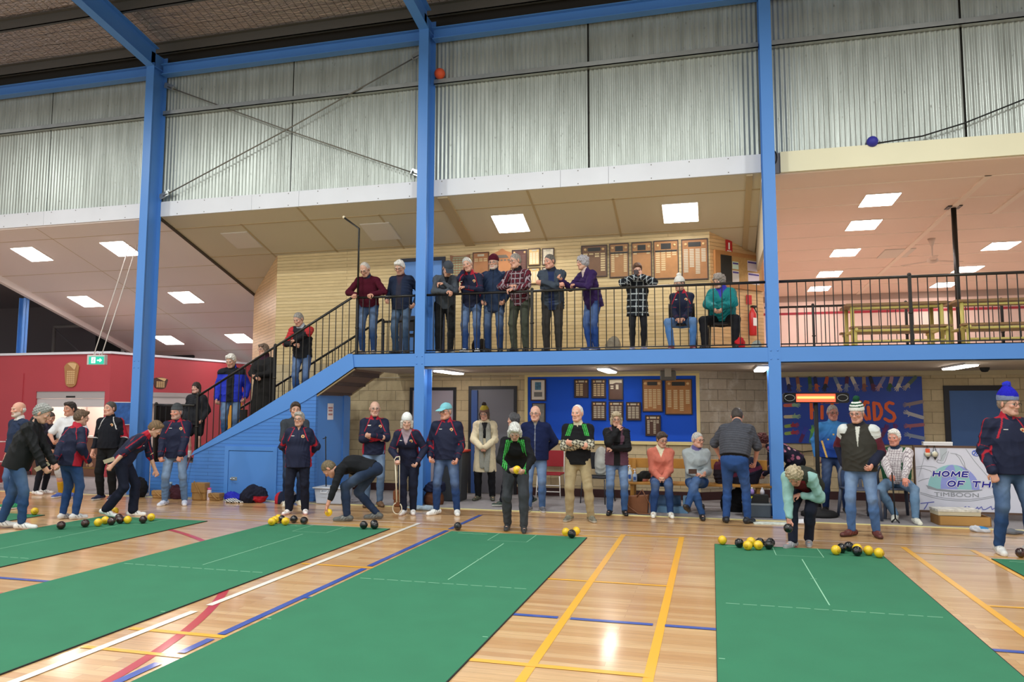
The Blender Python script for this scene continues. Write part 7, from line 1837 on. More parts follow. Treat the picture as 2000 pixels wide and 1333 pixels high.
for i, (x, h, c_, lab) in enumerate(((-1.33, 0.20, 'c8d0d4', 'clear hand sanitiser bottle with white pump on the bench, rear one'), (-1.24, 0.15, '9ab0cc', 'clear pump bottle with blue label on the bench, front one'))):
    t = thing('pump_bottle', lab, 'bottle', (x, 12.62 - 0.08 * i, 0.458), 0, 'pump bottles on the bench')
    g = G(); g.lathe([(0.034, 0), (0.036, 0.02), (0.036, h * 0.75), (0.015, h * 0.88), (0.014, h)], 14); obj('bottle_body', g, mat('bottle_' + c_, c_, 0.2), t)
    g = G(); g.lathe([(0.016, h), (0.016, h + 0.02), (0.005, h + 0.02), (0.005, h + 0.05)], 10); g.box(-0.03, -0.008, h + 0.045, 0.012, 0.008, h + 0.058); obj('pump', g, white_m, t)
    g = G(); g.box(-0.02, -0.0385, h * 0.2, 0.02, -0.036, h * 0.55); obj('bottle_label', g, mat('label_blue', '2c5cb0', 0.5), t)
# black gallery chairs
def stack_chair(x, y, z, rz, label, seatc='1a1a1e', framec=None):
    t = thing('stacking_chair', label, 'chair', (x, y, z), rz, 'stacking chairs')
    fm = framec or black_m; sm = mat('seat_' + seatc, seatc, 0.7)
    g = G(); g.box(-0.22, -0.21, 0.43, 0.22, 0.20, 0.465); obj('seat', g, sm, t, bevel=0.012)
    g = G(); g.prism([(-0.21, 0.56), (0.21, 0.56), (0.20, 0.86), (-0.20, 0.86)], 0.22, 0.245); obj('backrest', g, sm, t, bevel=0.01)
    for sx in (-0.215, 0.215):
        g = G(); g.tube([(sx * 0.95, -0.20, 0.42), (sx * 1.05, -0.24, 0.0)], 0.011, 8); obj('leg', g, fm, t)
        g = G(); g.tube([(sx * 1.05, 0.30, 0.0), (sx * 0.98, 0.20, 0.44), (sx * 0.98, 0.235, 0.86)], 0.011, 8); obj('leg', g, fm, t)
    return t
stack_chair(-0.46, 12.98, 2.602, 0.05, 'black stacking chair under the seated person in the white beanie')
stack_chair(0.20, 12.96, 2.602, 0.05, 'black stacking chair under the seated woman in teal')
stack_chair(-5.50, 13.55, 2.602, 0.3, 'grey-framed stacking chair behind the two men at the stair head', '3a3a40', mat('frame_greyblue', '5c6068', 0.4))
t = stack_chair(-2.90, 13.75, 0.003, 0.0, 'red padded chair with white frame against the block wall', 'a02430', mat('frame_white', 'd8d4d0', 0.4))
g = G(); g.tube([(-0.22, -0.22, 0.25), (0.22, -0.22, 0.25)], 0.010, 6); g.tube([(-0.22, -0.23, 0.14), (0.22, -0.23, 0.14)], 0.010, 6); obj('front_stretcher', g, mat('frame_white', 'd8d4d0', 0.4), t)
t = stack_chair(-1.98, 13.35, 0.003, -0.2, 'dark chair with pale clothes over it, behind the man with checked sleeves', '22242c', mat('frame_dark', '23252e', 0.4))
lump('draped_cardigan', 'pale grey cardigan draped over the dark chair', 'cardigan', -1.86, 13.45, 0.475, (0.17, 0.18, 0.42), 'a8aaa6', 21)
def plastic_chair(x, y, rz, label):
    t = thing('plastic_chair', label, 'chair', (x, y, 0.003), rz, 'grey plastic chairs')
    m = mat('plastic_grey', '4a5266', 0.4)
    g = G()
    g.prism([(-0.21, 0.43), (0.21, 0.43), (0.24, 0.455), (-0.24, 0.455)], -0.24, 0.20); obj('seat', g, m, t, bevel=0.01)
    g = G(); ring = [(0.21 * math.cos(a) if abs(math.cos(a)) < 0.99 else 0.21 * math.cos(a), 0.21 + 0.05 * math.sin(a), 0.60 + 0.22 * math.sin(a)) for a in np.linspace(0, PI, 13)]
    g.tube([(0.20, 0.19, 0.44)] + ring + [(-0.20, 0.19, 0.44)], 0.024, 8); g.bar((0, 0.215, 0.45), (0, 0.255, 0.80), 0.09, 0.012); g.bar((-0.10, 0.21, 0.45), (-0.09, 0.25, 0.78), 0.05, 0.012); g.bar((0.10, 0.21, 0.45), (0.09, 0.25, 0.78), 0.05, 0.012)
    obj('backrest', g, m, t)
    for sx in (-1, 1):
        g = G(); g.tube([(sx * 0.20, -0.21, 0.44), (sx * 0.235, -0.25, 0)], [0.032, 0.022], 8); obj('leg', g, m, t)
        g = G(); g.tube([(sx * 0.19, 0.19, 0.44), (sx * 0.225, 0.27, 0)], [0.032, 0.022], 8); obj('leg', g, m, t)
    return t
plastic_chair(2.12, 12.50, 0.15, 'empty grey plastic chair between the heater and the man in the green beanie')
plastic_chair(2.70, 12.78, 0.05, 'grey plastic chair under the seated white-haired man')
# heater
t = thing('patio_heater', 'glowing bar heater on a black stand in front of the mural', 'heater', (1.57, 12.62, 0.003))
g = G(); g.lathe([(0.27, 0.0), (0.27, 0.05), (0.22, 0.08), (0.04, 0.10), (0.035, 0.14)], 24); obj('heater_base', g, matte_black, t)
g = G(); g.tube([(0, 0, 0.1), (0, 0, 1.74)], 0.032, 12); obj('pole', g, matte_black, t)
g = G(); g.box(-0.46, -0.06, 1.74, 0.46, 0.06, 1.755); g.box(-0.46, -0.06, 1.885, 0.46, 0.06, 1.90); g.box(-0.46, 0.05, 1.755, 0.46, 0.06, 1.885); g.box(-0.48, -0.06, 1.755, -0.29, 0.05, 1.885); g.box(0.29, -0.06, 1.755, 0.48, 0.05, 1.885)
hd_ = obj('heater_head', g, matte_black, t)
for sx in (-1, 1):
    g = G(); g.tube([(sx * (0.385 + 0.075 * math.cos(a)), -0.064, 1.82 + 0.048 * math.sin(a)) for a in np.linspace(0, 2 * PI, 17)], 0.006, 6); obj('chrome_trim', g, steel_m, hd_)
g = G(); g.box(-0.29, -0.02, 1.757, 0.29, 0.045, 1.883); obj('reflector', g, mat('heater_glow', 'ff6a4a', 0.3, emit=0.9), hd_)
g = G(); g.tube([(-0.27, -0.035, 1.825), (0.27, -0.035, 1.825)], 0.016, 10); obj('element', g, mat('heater_element', 'ffb04a', 0.3, emit=4.0), hd_)
t = obj('power_lead', G().tube([(1.36, 14.93, 0.92), (1.6, 14.90, 0.86), (1.9, 14.88, 0.90), (2.0, 14.88, 0.86)], 0.010, 6), matte_black); tag(t, 'dark power lead with an orange plug on the block wall under the mural', 'power lead')
obj('plug', G().box(-0.05, -0.02, -0.015, 0.05, 0.02, 0.02), mat('plug_orange', 'd8583c', 0.5), t, (1.32, 14.92, 0.925))
# banner
BX0, BX1, BY, BZ0, BZ1 = 2.98, 4.90, 12.78, 0.13, 1.07
t = thing('advertising_banner', 'white banner board reading HOME OF THE and TIMBOON, behind the seated man with the stick', 'banner', (0, BY, 0))
wb = mat('banner_white', 'd3d4e2', 0.5)
g = G(); g.box(BX0, -0.012, BZ0, BX1, 0.012, BZ1); obj('banner_face', g, wb, t)
g = G(); g.box(BX0 - 0.02, -0.02, BZ1, BX1 + 0.02, 0.03, BZ1 + 0.03); g.box(BX0 - 0.02, -0.02, 0.003, BX0, 0.03, BZ1); g.box(BX0 - 0.02, -0.02, BZ0 - 0.03, BX1 + 0.02, 0.03, BZ0)
g.box(BX0, 0.02, 0.003, BX0 + 0.05, 0.06, BZ1); obj('banner_frame', g, mat('frame_brown', '5c4436', 0.5), t)
bx = lambda px: BX0 + (px - 60) / 1466 * 220 / (1000 - 0) * 0 + (px - 60) * (1.93 / 1400.0) * 1.0
def bp(px, py): return (BX0 + 0.00 + (px - 62) * 0.00106, BZ1 - (py - 98) * 0.001045)
blue_l = mat('banner_periwinkle', '8f98d8', 0.5); teal_l = mat('banner_seafoam', '8fc0c4', 0.5); grey_l = mat('banner_grey', '8e929a', 0.5); palegrey = mat('banner_shade', 'b4bcc4', 0.5)
def poly(nm, pts, m, y0=-0.014):
    g = G(); g.prism([bp(*p) for p in pts], y0, -0.0125); return obj(nm, g, m, t)
def dome(frac0, frac1):
    out = []
    cx, base, rx, ry = 540, 690, 330, 350
    f = lambda a, fr: (cx + rx * fr * math.cos(a), base - ry * math.sin(a) * (1 if True else 1))
    A = np.linspace(0, PI / 2, 10)
    pts = [f(a, frac0) for a in A] + [f(a, frac1) for a in A[::-1]]
    return pts
for f0, f1, m_ in ((-1, -0.5, teal_l), (-0.5, 0.15, blue_l), (0.15, 0.7, teal_l), (0.7, 1.0, blue_l)):
    poly('dome_panel', dome(f0, f1) + [], m_)
poly('dome_rim', [(190, 640), (215, 690), (330, 715), (540, 735), (760, 725), (900, 695), (900, 680), (760, 700), (540, 705), (330, 690), (230, 650)], grey_l, -0.0145)
poly('grey_shape', [(385, 108), (485, 108), (470, 200), (430, 290), (395, 300)], palegrey)
gl = G()
def bl(pts, w=0.006): stroke(gl, [bp(*p) for p in pts], w, -0.0148, -0.0125, 3)
bl([(525, 175), (600, 185), (650, 215), (690, 300), (700, 370), (740, 440)]); bl([(590, 190), (630, 240), (670, 330), (720, 430)]); bl([(720, 110), (820, 280), (1010, 540)], 0.005)
bl([(500, 150), (450, 290), (430, 320), (360, 315), (340, 300)]); bl([(340, 300), (360, 270), (390, 285), (420, 210), (480, 150)]); bl([(60, 385), (180, 365), (300, 375), (340, 395)]); bl([(60, 410), (160, 400), (250, 430), (265, 450)]); bl([(90, 590), (150, 560), (230, 540)]); bl([(180, 250), (100, 520)], 0.004)
bl([(110, 745), (250, 785), (400, 815), (560, 830), (750, 825), (900, 800), (1040, 765)]); bl([(110, 765), (250, 810), (400, 840), (560, 850), (750, 848), (900, 820), (1040, 785)])
obj('line_drawing', gl, grey_l, t)
navy_t = mat('banner_navy', '17128c', 0.5); halo = mat('banner_halo', 'f0f0f6', 0.5)
def bt(s_, cx, cy, size, m_, y, sh=0.25, bold=0.0, sx=1.0, nm='lettering'):
    x, z = bp(cx, cy); o = text_mesh(nm, s_, size, 0.0008, m_, t, (x, y, z), shear=sh, bold=bold, sx=sx); return o
GLY = {'H': [[(0, 0), (0, 1)], [(0.62, 0), (0.62, 1)], [(0, 0.5), (0.62, 0.5)]], 'O': [[(0.33 + 0.33 * math.cos(a), 0.5 + 0.5 * math.sin(a)) for a in np.linspace(0, 2 * PI, 15)]],
       'M': [[(0, 0), (0.05, 1), (0.40, 0.25), (0.75, 1), (0.80, 0)]], 'E': [[(0.52, 1), (0, 1), (0, 0), (0.52, 0)], [(0, 0.5), (0.45, 0.5)]], 'F': [[(0.52, 1), (0, 1), (0, 0)], [(0, 0.5), (0.42, 0.5)]], 'T': [[(0, 1), (0.66, 1)], [(0.33, 1), (0.33, 0)]]}
WID = {'H': 0.62, 'O': 0.66, 'M': 0.80, 'E': 0.52, 'F': 0.52, 'T': 0.66, ' ': 0.22}
def stroke_word(word, px0, px1, pyt, pyb):
    tot = sum(WID[c] for c in word) + 0.30 * (len(word) - 1)
    xa, zt = bp(px0, pyt); xb, zb = bp(px1, pyb); k = (xb - xa) / tot; h = zt - zb
    for nm, w_, y_, m_ in (('lettering_outline', 0.043, -0.0150, grey_l), ('lettering_halo', 0.037, -0.0168, halo), ('lettering', 0.0225, -0.0186, navy_t)):
        cx = 0
        for c in word:
            if c != ' ':
                g = G()
                for st in GLY[c]: stroke(g, [(xa + (cx + p[0]) * k + p[1] * h * 0.22, zb + p[1] * h) for p in st], w_, y_, -0.0125, 4)
                obj(nm, g, m_, t)
            cx += WID[c] + 0.30
stroke_word('HOME', 285, 720, 440, 505)
stroke_word('OF THE', 465, 1100, 575, 645)
bt('TIMBOON', 575, 768, 0.085, grey_l, -0.0158, sh=0.0, bold=0.0, sx=1.55)
gl = G()
for pts in ([(110, 905), (200, 890), (280, 878)], [(205, 890), (180, 940), (150, 985)]): bl(pts, 0.014)
bl([(640, 960), (680, 930), (700, 955), (720, 930), (760, 950)], 0.012); bl([(800, 965), (830, 930), (840, 960), (880, 925), (895, 965), (930, 960), (1000, 915), (1010, 960), (1040, 940), (1120, 950), (1150, 930)], 0.012)
obj('script_writing', gl, mat('banner_script', '6a6fb4', 0.5), t)
lx, lz = bp(850, 168)
g = G(); g.tube([(lx + 0.055 * math.cos(a), -0.0135, lz + 0.042 * math.sin(a)) for a in np.linspace(0, 2 * PI, 21)], 0.006, 6); stroke(g, [(lx - 0.03, lz - 0.02), (lx + 0.005, lz + 0.02)], 0.014, -0.0148, -0.0125, 3); stroke(g, [(lx, lz - 0.02), (lx + 0.035, lz + 0.02)], 0.014, -0.0148, -0.0125, 3); stroke(g, [(lx - 0.03, lz + 0.02), (lx + 0.035, lz + 0.02)], 0.012, -0.0148, -0.0125, 3)
obj('round_logo', g, mat('banner_logo_blue', '3c5cc0', 0.5), t)
# stop watches and paper on the banner top
for i, px_ in enumerate((222, 315)):
    x, z = bp(px_, 190)
    t2 = thing('stopwatch', ('stopwatch with an orange tag hanging on the banner, the left one', 'stopwatch hanging on the banner, the right one')[i], 'stopwatch', (x, BY - 0.035, z), 0, 'stopwatches on the banner')
    g = G(); g.lathe([(0.005, 0.016), (0.042, 0.014), (0.05, 0.006), (0.05, -0.006), (0.042, -0.014), (0.005, -0.014)], 20); o = obj('watch_case', g, steel_m, t2); o.rotation_euler = (PI / 2, 0, 0)
    g = G(); g.lathe([(0.002, 0.0175), (0.036, 0.0175), (0.036, 0.015)], 20); o = obj('dial', g, mat('dial_cream', 'd8d0b8', 0.4), t2); o.rotation_euler = (PI / 2, 0, 0)
    g = G(); g.tube([(-0.02, 0, 0.05), (0.0, 0.01, 0.13), (0.02, 0, 0.05)], 0.005, 6); g.prism([(-0.02, -0.045), (0.0, -0.09), (0.03, -0.045)], -0.006, 0.006); obj('lanyard', g, black_m, t2)
    if i == 0:
        g = G(); g.box(-0.03, -0.018, 0.02, 0.03, -0.010, 0.08); obj('orange_tag', g, mat('tag_orange', 'e0502c', 0.5), t2)
t = thing('paper_roll', 'white carton lying on top of the banner frame', 'carton', (3.30, BY + 0.02, BZ1 + 0.031)); obj('carton_body', G().box(-0.2, -0.05, 0, 0.2, 0.05, 0.05), mat('carton_white', 'dcdce0', 0.5), t, bevel=0.004)
obj('carton_lid', G().box(-0.2, -0.055, 0.035, 0.2, 0.055, 0.055), mat('carton_white2', 'e8e8ea', 0.5), t)
# wooden box with boxes on top
t = thing('wooden_box', 'open wooden box on the floor in front of the banner', 'box', (3.42, 12.28, 0.003), 0.05)
g = G(); g.box(-0.33, -0.18, 0, 0.33, 0.18, 0.01); g.box(-0.33, -0.18, 0, 0.33, -0.165, 0.13); g.box(-0.33, 0.165, 0, 0.33, 0.18, 0.13); obj('box_sides', g, mat('box_wood', 'b98a4c', 0.6, var=0.08), t)
for sx in (-1, 1): obj('box_end', G().box(sx * 0.33 - 0.008, -0.18, 0, sx * 0.33 + 0.008, 0.18, 0.13), mat('box_wood_dark', '8c6434', 0.6), t)
t = thing('cardboard_carton', 'white printed carton lying on the open wooden box', 'carton', (3.36, 12.30, 0.138), 0.10)
obj('carton_body', G().box(-0.28, -0.16, 0, 0.28, 0.16, 0.07), mat('carton_cream', 'cfc4a8', 0.6), t); obj('printed_lid', G().box(-0.285, -0.165, 0.055, 0.285, 0.165, 0.085), mat('carton_print', 'd8d4cc', 0.5, var=0.35, vscale=14), t)
t = obj('crumpled_bag', G(), white_m) if False else None
lump('plastic_bag', 'crumpled white and blue plastic bag on the boards before the banner', 'bag', 3.46, 11.62, 0.0, (0.13, 0.09, 0.07), 'd0d4dc', 31, m=shell_m, colf=accent('3c8cc8', lambda v: (v[:, 0] > 0.0) & (v[:, 2] > 0.05)))
lump('grey_pouch', 'small grey pouch on the boards behind the man in the blue beanie', 'pouch', 3.85, 11.55, 0.0, (0.14, 0.08, 0.05), '6c7078', 33)
lump('plastic_wrapping', 'pale blue plastic wrapping on the floor by the middle column', 'wrapping', -4.62, 11.66, 0.0, (0.30, 0.12, 0.055), 'a8bccc', 35, m=shell_m)
lump('white_cloth', 'white cloth on the boards at the foot of the right column', 'cloth', 1.20, 11.72, 0.0, (0.22, 0.13, 0.05), 'dcdade', 36)
t = thing('newspaper', 'folded newspaper lying on the boards left of the right column', 'newspaper', (0.82, 11.62, 0.0), 0.1)
obj('folded_sheets', G().box(-0.28, -0.11, 0.001, 0.28, 0.11, 0.012), mat('newsprint', 'c8d0c8', 0.8, var=0.35, vscale=12), t)
# bags along the wall
lump('navy_bag', 'black and red sports bag on the floor by the low blue door', 'bag', -7.72, 11.72, 0.0, (0.27, 0.16, 0.26), '16182a', 41, colf=accent('a01c2c', lambda v: (v[:, 0] > 0.02) & (v[:, 2] < 0.12) & (v[:, 1] < 0.02)))
lump('blue_jacket', 'bright blue jacket heaped on the floor beside the black sports bag', 'jacket', -8.20, 11.78, 0.0, (0.23, 0.14, 0.13), '2428a8', 42, m=shell_m)
lump('checked_cloth', 'black and white checked cloth in front of the bright blue jacket', 'cloth', -8.02, 11.58, 0.0, (0.20, 0.07, 0.05), 'e0e0e0', 43, colf=accent('14141a', lambda v: (np.mod(v[:, 0], 0.06) < 0.03) ^ (np.mod(v[:, 1] + v[:, 2], 0.05) < 0.025)))
lump('striped_jacket', 'navy jacket with red and white stripes heaped beside the cream shoes', 'jacket', -7.12, 11.76, 0.0, (0.25, 0.15, 0.19), '1a2036', 44, colf=lambda v, c: accent('d8d8dc', lambda w: np.abs(w[:, 0] - w[:, 2] + 0.02) < 0.035)(v, accent('b02434', lambda w: w[:, 0] < -0.10)(v, c)))
lump('dark_cap_bag', 'navy bag resting on a brown bag beside the grey bin', 'bag', -4.62, 12.32, 0.22, (0.19, 0.14, 0.16), '161c38', 45)
lump('brown_bag', 'brown leather bag on the floor under the navy bag', 'bag', -4.62, 12.30, 0.003, (0.17, 0.13, 0.22), '5a3420', 46, m=shell_m, fold=0.008)
lump('maroon_bag', 'maroon bag on the floor behind the man in the grey beanie', 'bag', -9.40, 11.80, 0.0, (0.17, 0.12, 0.20), '3a1a24', 47)
lump('black_backpack', 'black backpack on the floor behind the stooping woman, at the left column', 'backpack', -10.25, 11.82, 0.0, (0.22, 0.16, 0.34), '101116', 48)
def satchel(x, y, w, h, col, label, rz=0.0, name='satchel', gr=None):
    t = thing(name, label, 'bag', (x, y, 0.0), rz, gr)
    m = mat('leather_' + col, col, 0.55, var=0.12, vscale=12)
    obj('bag_body', G().box(-w / 2, -0.07, 0.001, w / 2, 0.07, h), m, t, bevel=0.02)
    obj('flap', G().box(-w / 2 - 0.005, -0.083, h * 0.45, w / 2 + 0.005, 0.075, h + 0.01), m, t, bevel=0.01)
    g = G(); g.tube([(-w / 2, 0, h * 0.9), (-w * 0.3, -0.08, h * 1.12), (w * 0.1, -0.095, h * 0.6), (w * 0.45, -0.10, 0.02)], 0.010, 6); obj('strap', g, m, t)
    return t
satchel(-8.88, 11.76, 0.27, 0.30, '9a7440', 'tan satchel with a strap on the floor against the boarded stair side')
satchel(-9.78, 11.82, 0.24, 0.13, 'a07a48', 'low tan bag on the floor beside the left column')
satchel(-8.58, 11.80, 0.22, 0.12, '947040', 'small flat tan bag right of the pink-topped bottle')
satchel(-5.10, 11.90, 0.17, 0.26, '7a4424', 'brown leather purse standing by the middle column')
t = thing('leather_tote', 'brown leather tote bag on the floor under the left end of the bench', 'bag', (-1.18, 12.15, 0.003), -0.12)
g = G(); g.prism([(-0.20, 0.002), (0.18, 0.002), (0.20, 0.30), (-0.22, 0.26)], -0.05, 0.05); obj('bag_body', g, mat('leather_7a4a2c', '7a4a2c', 0.5, var=0.1, vscale=8), t, bevel=0.015)
g = G(); g.tube([(-0.18, -0.055, 0.24), (-0.10, -0.09, 0.10), (0.05, -0.11, 0.012), (0.24, -0.10, 0.015), (0.22, -0.06, 0.16), (0.10, -0.055, 0.38), (0.02, -0.055, 0.26)], 0.011, 6); obj('strap', g, mat('leather_7a4a2c', '7a4a2c', 0.5), t)
t = thing('rolled_mat', 'rolled light blue mat and blanket under the bench', 'rolled mat', (-0.80, 12.70, 0.003))
g = G(); g.tube([(-0.22, 0, 0.13), (0.28, 0.0, 0.13)], 0.11, 16); obj('roll', g, mat('mat_blue', '54749c', 0.8), t); g = G(); g.tube([(-0.224, 0, 0.13), (-0.222, 0, 0.13)], 0.045, 12); obj('roll_core', g, mat('navy_core', '1c2c50', 0.8), t)
t = thing('blue_crate', 'low light blue crate under the bench, behind the white shoes', 'crate', (-0.66, 12.48, 0.003))
g = G(); g.box(-0.26, -0.14, 0, 0.26, 0.06, 0.09); g.box(0.19, -0.14, 0.09, 0.26, 0.06, 0.26); obj('crate_body', g, mat('crate_blue', '6a94b8', 0.6), t)
for i, (x, c_, tc, h, lab) in enumerate(((-9.52, '20304c', '8aa4b8', 0.30, 'navy drinks bottle standing by the boarded wall'), (-8.70, 'c8b8c0', 'd8508c', 0.22, 'clear bottle with a pink lid beside the tan satchel'))):
    t = thing('drinks_bottle', lab, 'bottle', (x, 11.76, 0.0), 0, 'drinks bottles on the floor')
    obj('bottle_body', G().lathe([(0.036, 0.0), (0.04, 0.01), (0.04, h * 0.8), (0.03, h * 0.86)], 14), mat('flask_' + c_, c_, 0.3), t); obj('lid', G().lathe([(0.032, h * 0.86), (0.034, h), (0.01, h)], 14), mat('lid_' + tc, tc, 0.4), t)
t = thing('cool_bag', 'grey cool bag on the floor left of the right column', 'bag', (0.63, 12.26, 0.003), 0.08)
obj('bag_body', G().box(-0.20, -0.12, 0, 0.20, 0.12, 0.20), mat('coolbag_grey', '46505c', 0.8, var=0.1), t, bevel=0.02); obj('rim', G().box(-0.205, -0.125, 0.19, 0.205, 0.125, 0.215), mat('rim_grey', '7c848c', 0.7), t)
t = thing('black_carry_box', 'black open carrier with a yellow funnel-shaped label, standing on the cool bag', 'carrier', (0.63, 12.26, 0.22), 0.05)
obj('carrier_body', G().box(-0.17, -0.09, 0, 0.17, 0.09, 0.12), matte_black, t)
g = G(); g.prism([(-0.15, 0.10), (-0.06, 0.10), (-0.105, 0.02)], -0.096, -0.09); obj('yellow_label', g, mat('label_yellow', 'd8d020', 0.5), t)
for i, (x, c_) in enumerate(((0.60, 'a88cd8'), (0.75, 'd8d4dc'))):
    t = thing('squeeze_bottle', ('lilac squeeze bottle standing in the black carrier', 'white squeeze bottle standing in the black carrier')[i], 'bottle', (x - 0.03, 12.26, 0.345), 0, 'squeeze bottles in the carrier')
    obj('bottle_body', G().lathe([(0.03, 0), (0.034, 0.04), (0.02, 0.075)], 12), mat('squeeze_' + c_, c_, 0.4), t); obj('cap', G().lathe([(0.014, 0.075), (0.012, 0.10), (0.004, 0.105)], 10), white_m, t)
# bin, tub, squeegee
t = thing('waste_bin', 'grey wheeled bin with a red lid behind the middle column', 'bin', (-4.50, 12.95, 0.003))
g = G(); g.prism([(-0.18, 0.0), (0.18, 0.0), (0.22, 0.86), (-0.22, 0.86)], -0.2, 0.2); obj('bin_body', g, mat('bin_grey', '34383e', 0.5), t, bevel=0.02)
g = G(); g.box(-0.24, -0.23, 0.86, 0.24, 0.23, 0.90); obj('lid', g, mat('bin_red', 'c03c2c', 0.5), t, bevel=0.015)
t = thing('storage_tub', 'clear plastic storage tub on the carpet behind the bending man', 'tub', (-6.38, 12.00, 0.003))
tubm = mat('tub_clear', 'b4bccc', 0.3)
g = G(); g.prism([(-0.24, 0.0), (0.24, 0.0), (0.28, 0.26), (-0.28, 0.26)], -0.18, 0.18); obj('tub_body', g, tubm, t, bevel=0.02)
g = G(); g.box(-0.30, -0.21, 0.26, 0.30, 0.21, 0.285); obj('tub_rim', g, mat('tub_rim', 'c8ced8', 0.4), t, bevel=0.01)
g = G(); g.tube([(-0.13, -0.20, 0.235), (-0.13, -0.225, 0.20), (-0.01, -0.225, 0.20), (-0.01, -0.20, 0.235)], 0.008, 6); obj('tub_handle', g, white_m, t)
t = thing('broom', 'thin black-handled broom leaning at the boarded corner above the plastic tub', 'broom', (-6.55, 11.93, 0.29))
g = G(); g.tube([(0.06, 0, 0), (0, 0.05, 0.86)], 0.010, 8); obj('handle', g, matte_black, t); g = G(); g.tube([(-0.05, 0.045, 0.82), (0.02, 0.045, 0.84)], 0.008, 6); obj('crossbar', g, matte_black, t)
t = thing('cue_stick', 'dark red stick leaning on the boarded wall near the landing', 'stick', (-9.45, 11.98, 0.0))
obj('shaft', G().tube([(0, -0.12, 0.0), (0.12, 0.06, 0.76)], 0.013, 8), mat('stick_red', '5c1c2c', 0.5), t)
# bowl lifter, stick, phone, cards
t = thing('bowl_lifter', 'cream bowl lifter with a ring at its foot, held by the stooping old woman', 'bowl lifter', (-4.66, 10.76, 0.0))
lw = mat('lifter_cream', 'd8cdb4', 0.4)
obj('shaft', G().tube([(-0.03, 0, 0.80), (0.0, 0, 0.22)], 0.012, 8), lw, t); obj('rod', G().tube([(0.035, 0, 0.90), (0.045, 0, 0.22)], 0.006, 8), lw, t)
g = G(); g.tube([(-0.03, 0, 0.80), (-0.05, 0, 0.86), (-0.02, 0, 0.90), (0.035, 0, 0.91), (0.04, 0, 0.86), (0.0, 0, 0.82)], 0.009, 8); obj('grip', g, lw, t)
g = G(); g.tube([(0.0 + 0.075 * math.cos(a) + 0.01, 0, 0.13 + 0.085 * math.sin(a)) for a in np.linspace(1.9, 7.2, 19)], 0.009, 8); obj('ring', g, lw, t)
t = thing('walking_stick', 'black walking stick with a four-footed base, held by the seated man', 'walking stick', (2.55, 12.19, 0.003))
obj('shaft', G().tube([(0, 0, 0.05), (-0.02, 0, 0.72)], 0.011, 8), matte_black, t)
for a in range(4): obj('foot', G().tube([(0, 0, 0.06), (0.07 * math.cos(a * PI / 2 + 0.6), 0.07 * math.sin(a * PI / 2 + 0.6), 0.006)], 0.008, 6), matte_black, t)
t = thing('mobile_phone', 'dark mobile phone held up by the youngster in the checked overshirt', 'phone', (-1.165, 12.37, G0 + 1.285), 0.0)
obj('phone_body', G().box(-0.04, -0.006, -0.035, 0.04, 0.006, 0.045), mat('phone_dark', '2a1418', 0.3), t, bevel=0.004)
t = thing('wallet', 'dark wallet held by the seated woman in pale grey', 'wallet', (-0.30, 11.80, 0.70), 0.2); obj('wallet_body', G().box(-0.06, -0.01, -0.03, 0.06, 0.01, 0.04), mat('wallet_brown', '3c241c', 0.5), t)
t = obj('score_card', G().box(-0.11, -0.004, -0.03, 0.11, 0.004, 0.03), mat('card_cream', 'd0c6ac', 0.7), None, (-9.38, 8.88, 0.79)); t.rotation_euler = (0.4, -0.45, 0.2); tag(t, 'cream score card between the black jacket man and the club jacket woman', 'card')
t = obj('score_card', G().box(-0.09, -0.004, -0.03, 0.09, 0.004, 0.03), mat('card_cream', 'd0c6ac', 0.7), None, (-8.70, 9.40, 0.86)); t.rotation_euler = (0.3, -0.3, 0.1); tag(t, 'small cream card held by the stooping brown-haired woman', 'card')
# gallery oddments
lump('canvas_bag', 'pale canvas bag on the gallery floor below the orange honour boards', 'bag', -1.62, 12.95, 2.602, (0.17, 0.14, 0.22), '8c8474', 51)
lump('dark_backpack', 'dark backpack on the gallery floor behind the man in the grey cap', 'backpack', -4.10, 13.15, 2.602, (0.17, 0.14, 0.26), '231d18', 52)
lump('red_bag', 'bright red bag on the gallery floor by the feet of the woman in teal', 'bag', 0.45, 12.52, 2.602, (0.10, 0.09, 0.17), 'b81c24', 53, m=shell_m)
lump('crumpled_foil', 'silvery crumpled wrapper on the gallery floor by the right column', 'wrapper', 0.72, 12.60, 2.602, (0.09, 0.08, 0.13), 'a8b0a8', 54, m=shell_m)
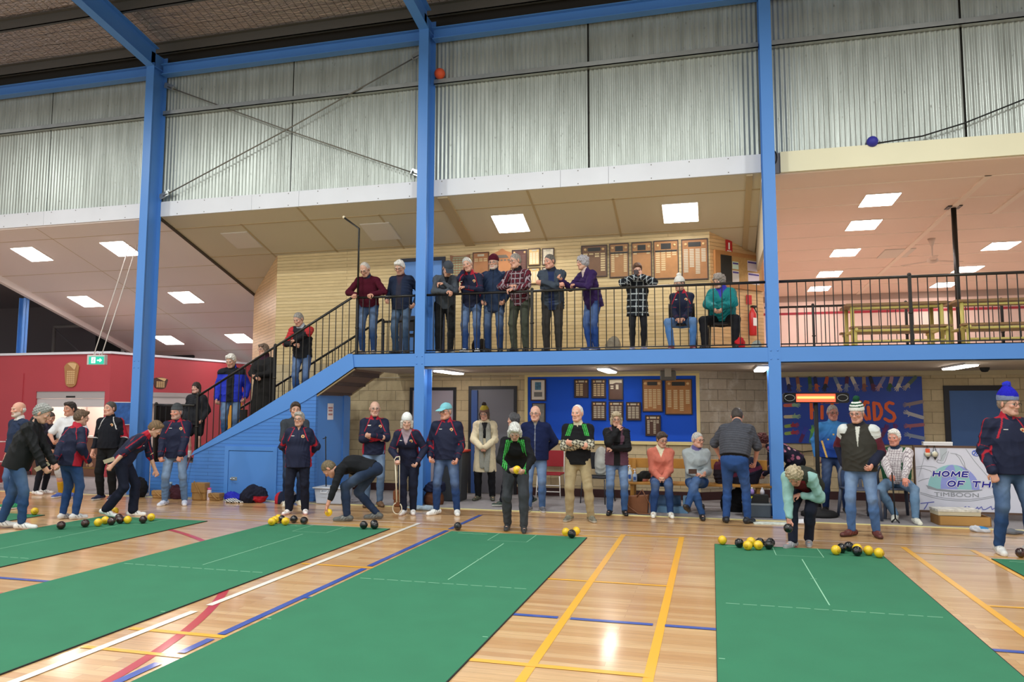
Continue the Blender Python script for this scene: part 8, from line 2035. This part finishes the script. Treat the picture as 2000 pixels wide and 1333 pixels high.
# trolley at the far left, poster, orange seats behind the stair
t = thing('wire_trolley', 'white and red wire trolley at the far left edge', 'trolley', (-14.1, 11.9, 0.003))
g = G()
for z in (0.12, 0.55, 0.95): g.tube([(-0.35, -0.25, z), (0.35, -0.25, z), (0.35, 0.25, z), (-0.35, 0.25, z), (-0.35, -0.25, z)], 0.012, 6)
obj('trolley_frame', g, mat('trolley_white', 'd8c4c4', 0.4), t)
for sx in (-1, 1):
    for sy in (-1, 1): obj('upright', G().tube([(sx * 0.35, sy * 0.25, 0.05), (sx * 0.35, sy * 0.25, 1.0)], 0.012, 6), mat('trolley_white', 'd8c4c4', 0.4), t)
obj('red_basket', G().box(-0.33, -0.23, 0.14, 0.33, 0.23, 0.50), mat('basket_red', '8c2028', 0.6), t)
t = thing('paper_poster', 'blue poster with a pale emblem on the red wall', 'poster', (-13.86 + 0.5 * 0.38 / Lb, A0 + 4.2 * 0.38 / Lb, 1.50), math.atan2(4.2, 0.5))
obj('poster_sheet', G().box(-0.33, -0.012, -0.28, 0.33, 0, 0.28), white_m, t); obj('printed_area', G().box(-0.30, -0.014, -0.26, 0.30, -0.012, 0.26), mat('poster_blue', '2c64b0', 0.6, var=0.3, vscale=9), t)
t = thing('folded_screen', 'orange and black folded play panel standing behind the stairs', 'panel', (-10.35, 14.6, 0.003))
obj('orange_panel', G().box(-0.2, 0, 0, 0.25, 0.08, 1.75), mat('panel_orange', 'd8962c', 0.6), t); obj('black_panel', G().box(0.26, 0, 0, 0.4, 0.08, 1.6), matte_black, t)
# scarf of the cream coat woman
i_ = PP['l7']
sc_m = knit_m
fr_ = lambda l, f, u: i_['org'] + i_['s'] * (i_['L'] * l + i_['F'] * f + i_['U'] * u)
ps = [Pr(fr_(0.07, 0.0, 1.42), fr_(0.075, 0.15, 1.28), 0.040, 0.040, 'a', 0.02, i_['F'], 1.4), Pr(fr_(0.075, 0.15, 1.28), fr_(0.08, 0.185, 1.0), 0.045, 0.05, 'a', 0.02, i_['F'], 2.0), Pr(fr_(0.08, 0.20, 1.0), fr_(0.06, 0.24, 0.56), 0.055, 0.045, 'a', 0.02, i_['F'], 2.4),
      Pr(fr_(-0.07, 0.0, 1.42), fr_(-0.055, 0.15, 1.28), 0.040, 0.040, 'a', 0.02, i_['F'], 1.4), Pr(fr_(-0.055, 0.15, 1.28), fr_(-0.05, 0.185, 1.0), 0.04, 0.04, 'a', 0.02, i_['F'], 2.0), Pr(fr_(-0.05, 0.20, 1.0), fr_(-0.03, 0.235, 0.62), 0.045, 0.04, 'a', 0.02, i_['F'], 2.4),
      Pr(fr_(0.07, -0.03, 1.44), fr_(-0.07, -0.03, 1.44), 0.045, 0.045, 'a', 0.02)]
v_, q_ = blob(ps, 0.009, fold=0.006, seed=3, flen=0.05)
i_['add']('scarf', [(v_, q_, np.array(lin('8c8c84')))], knit_m)
i_ = PP['s3']
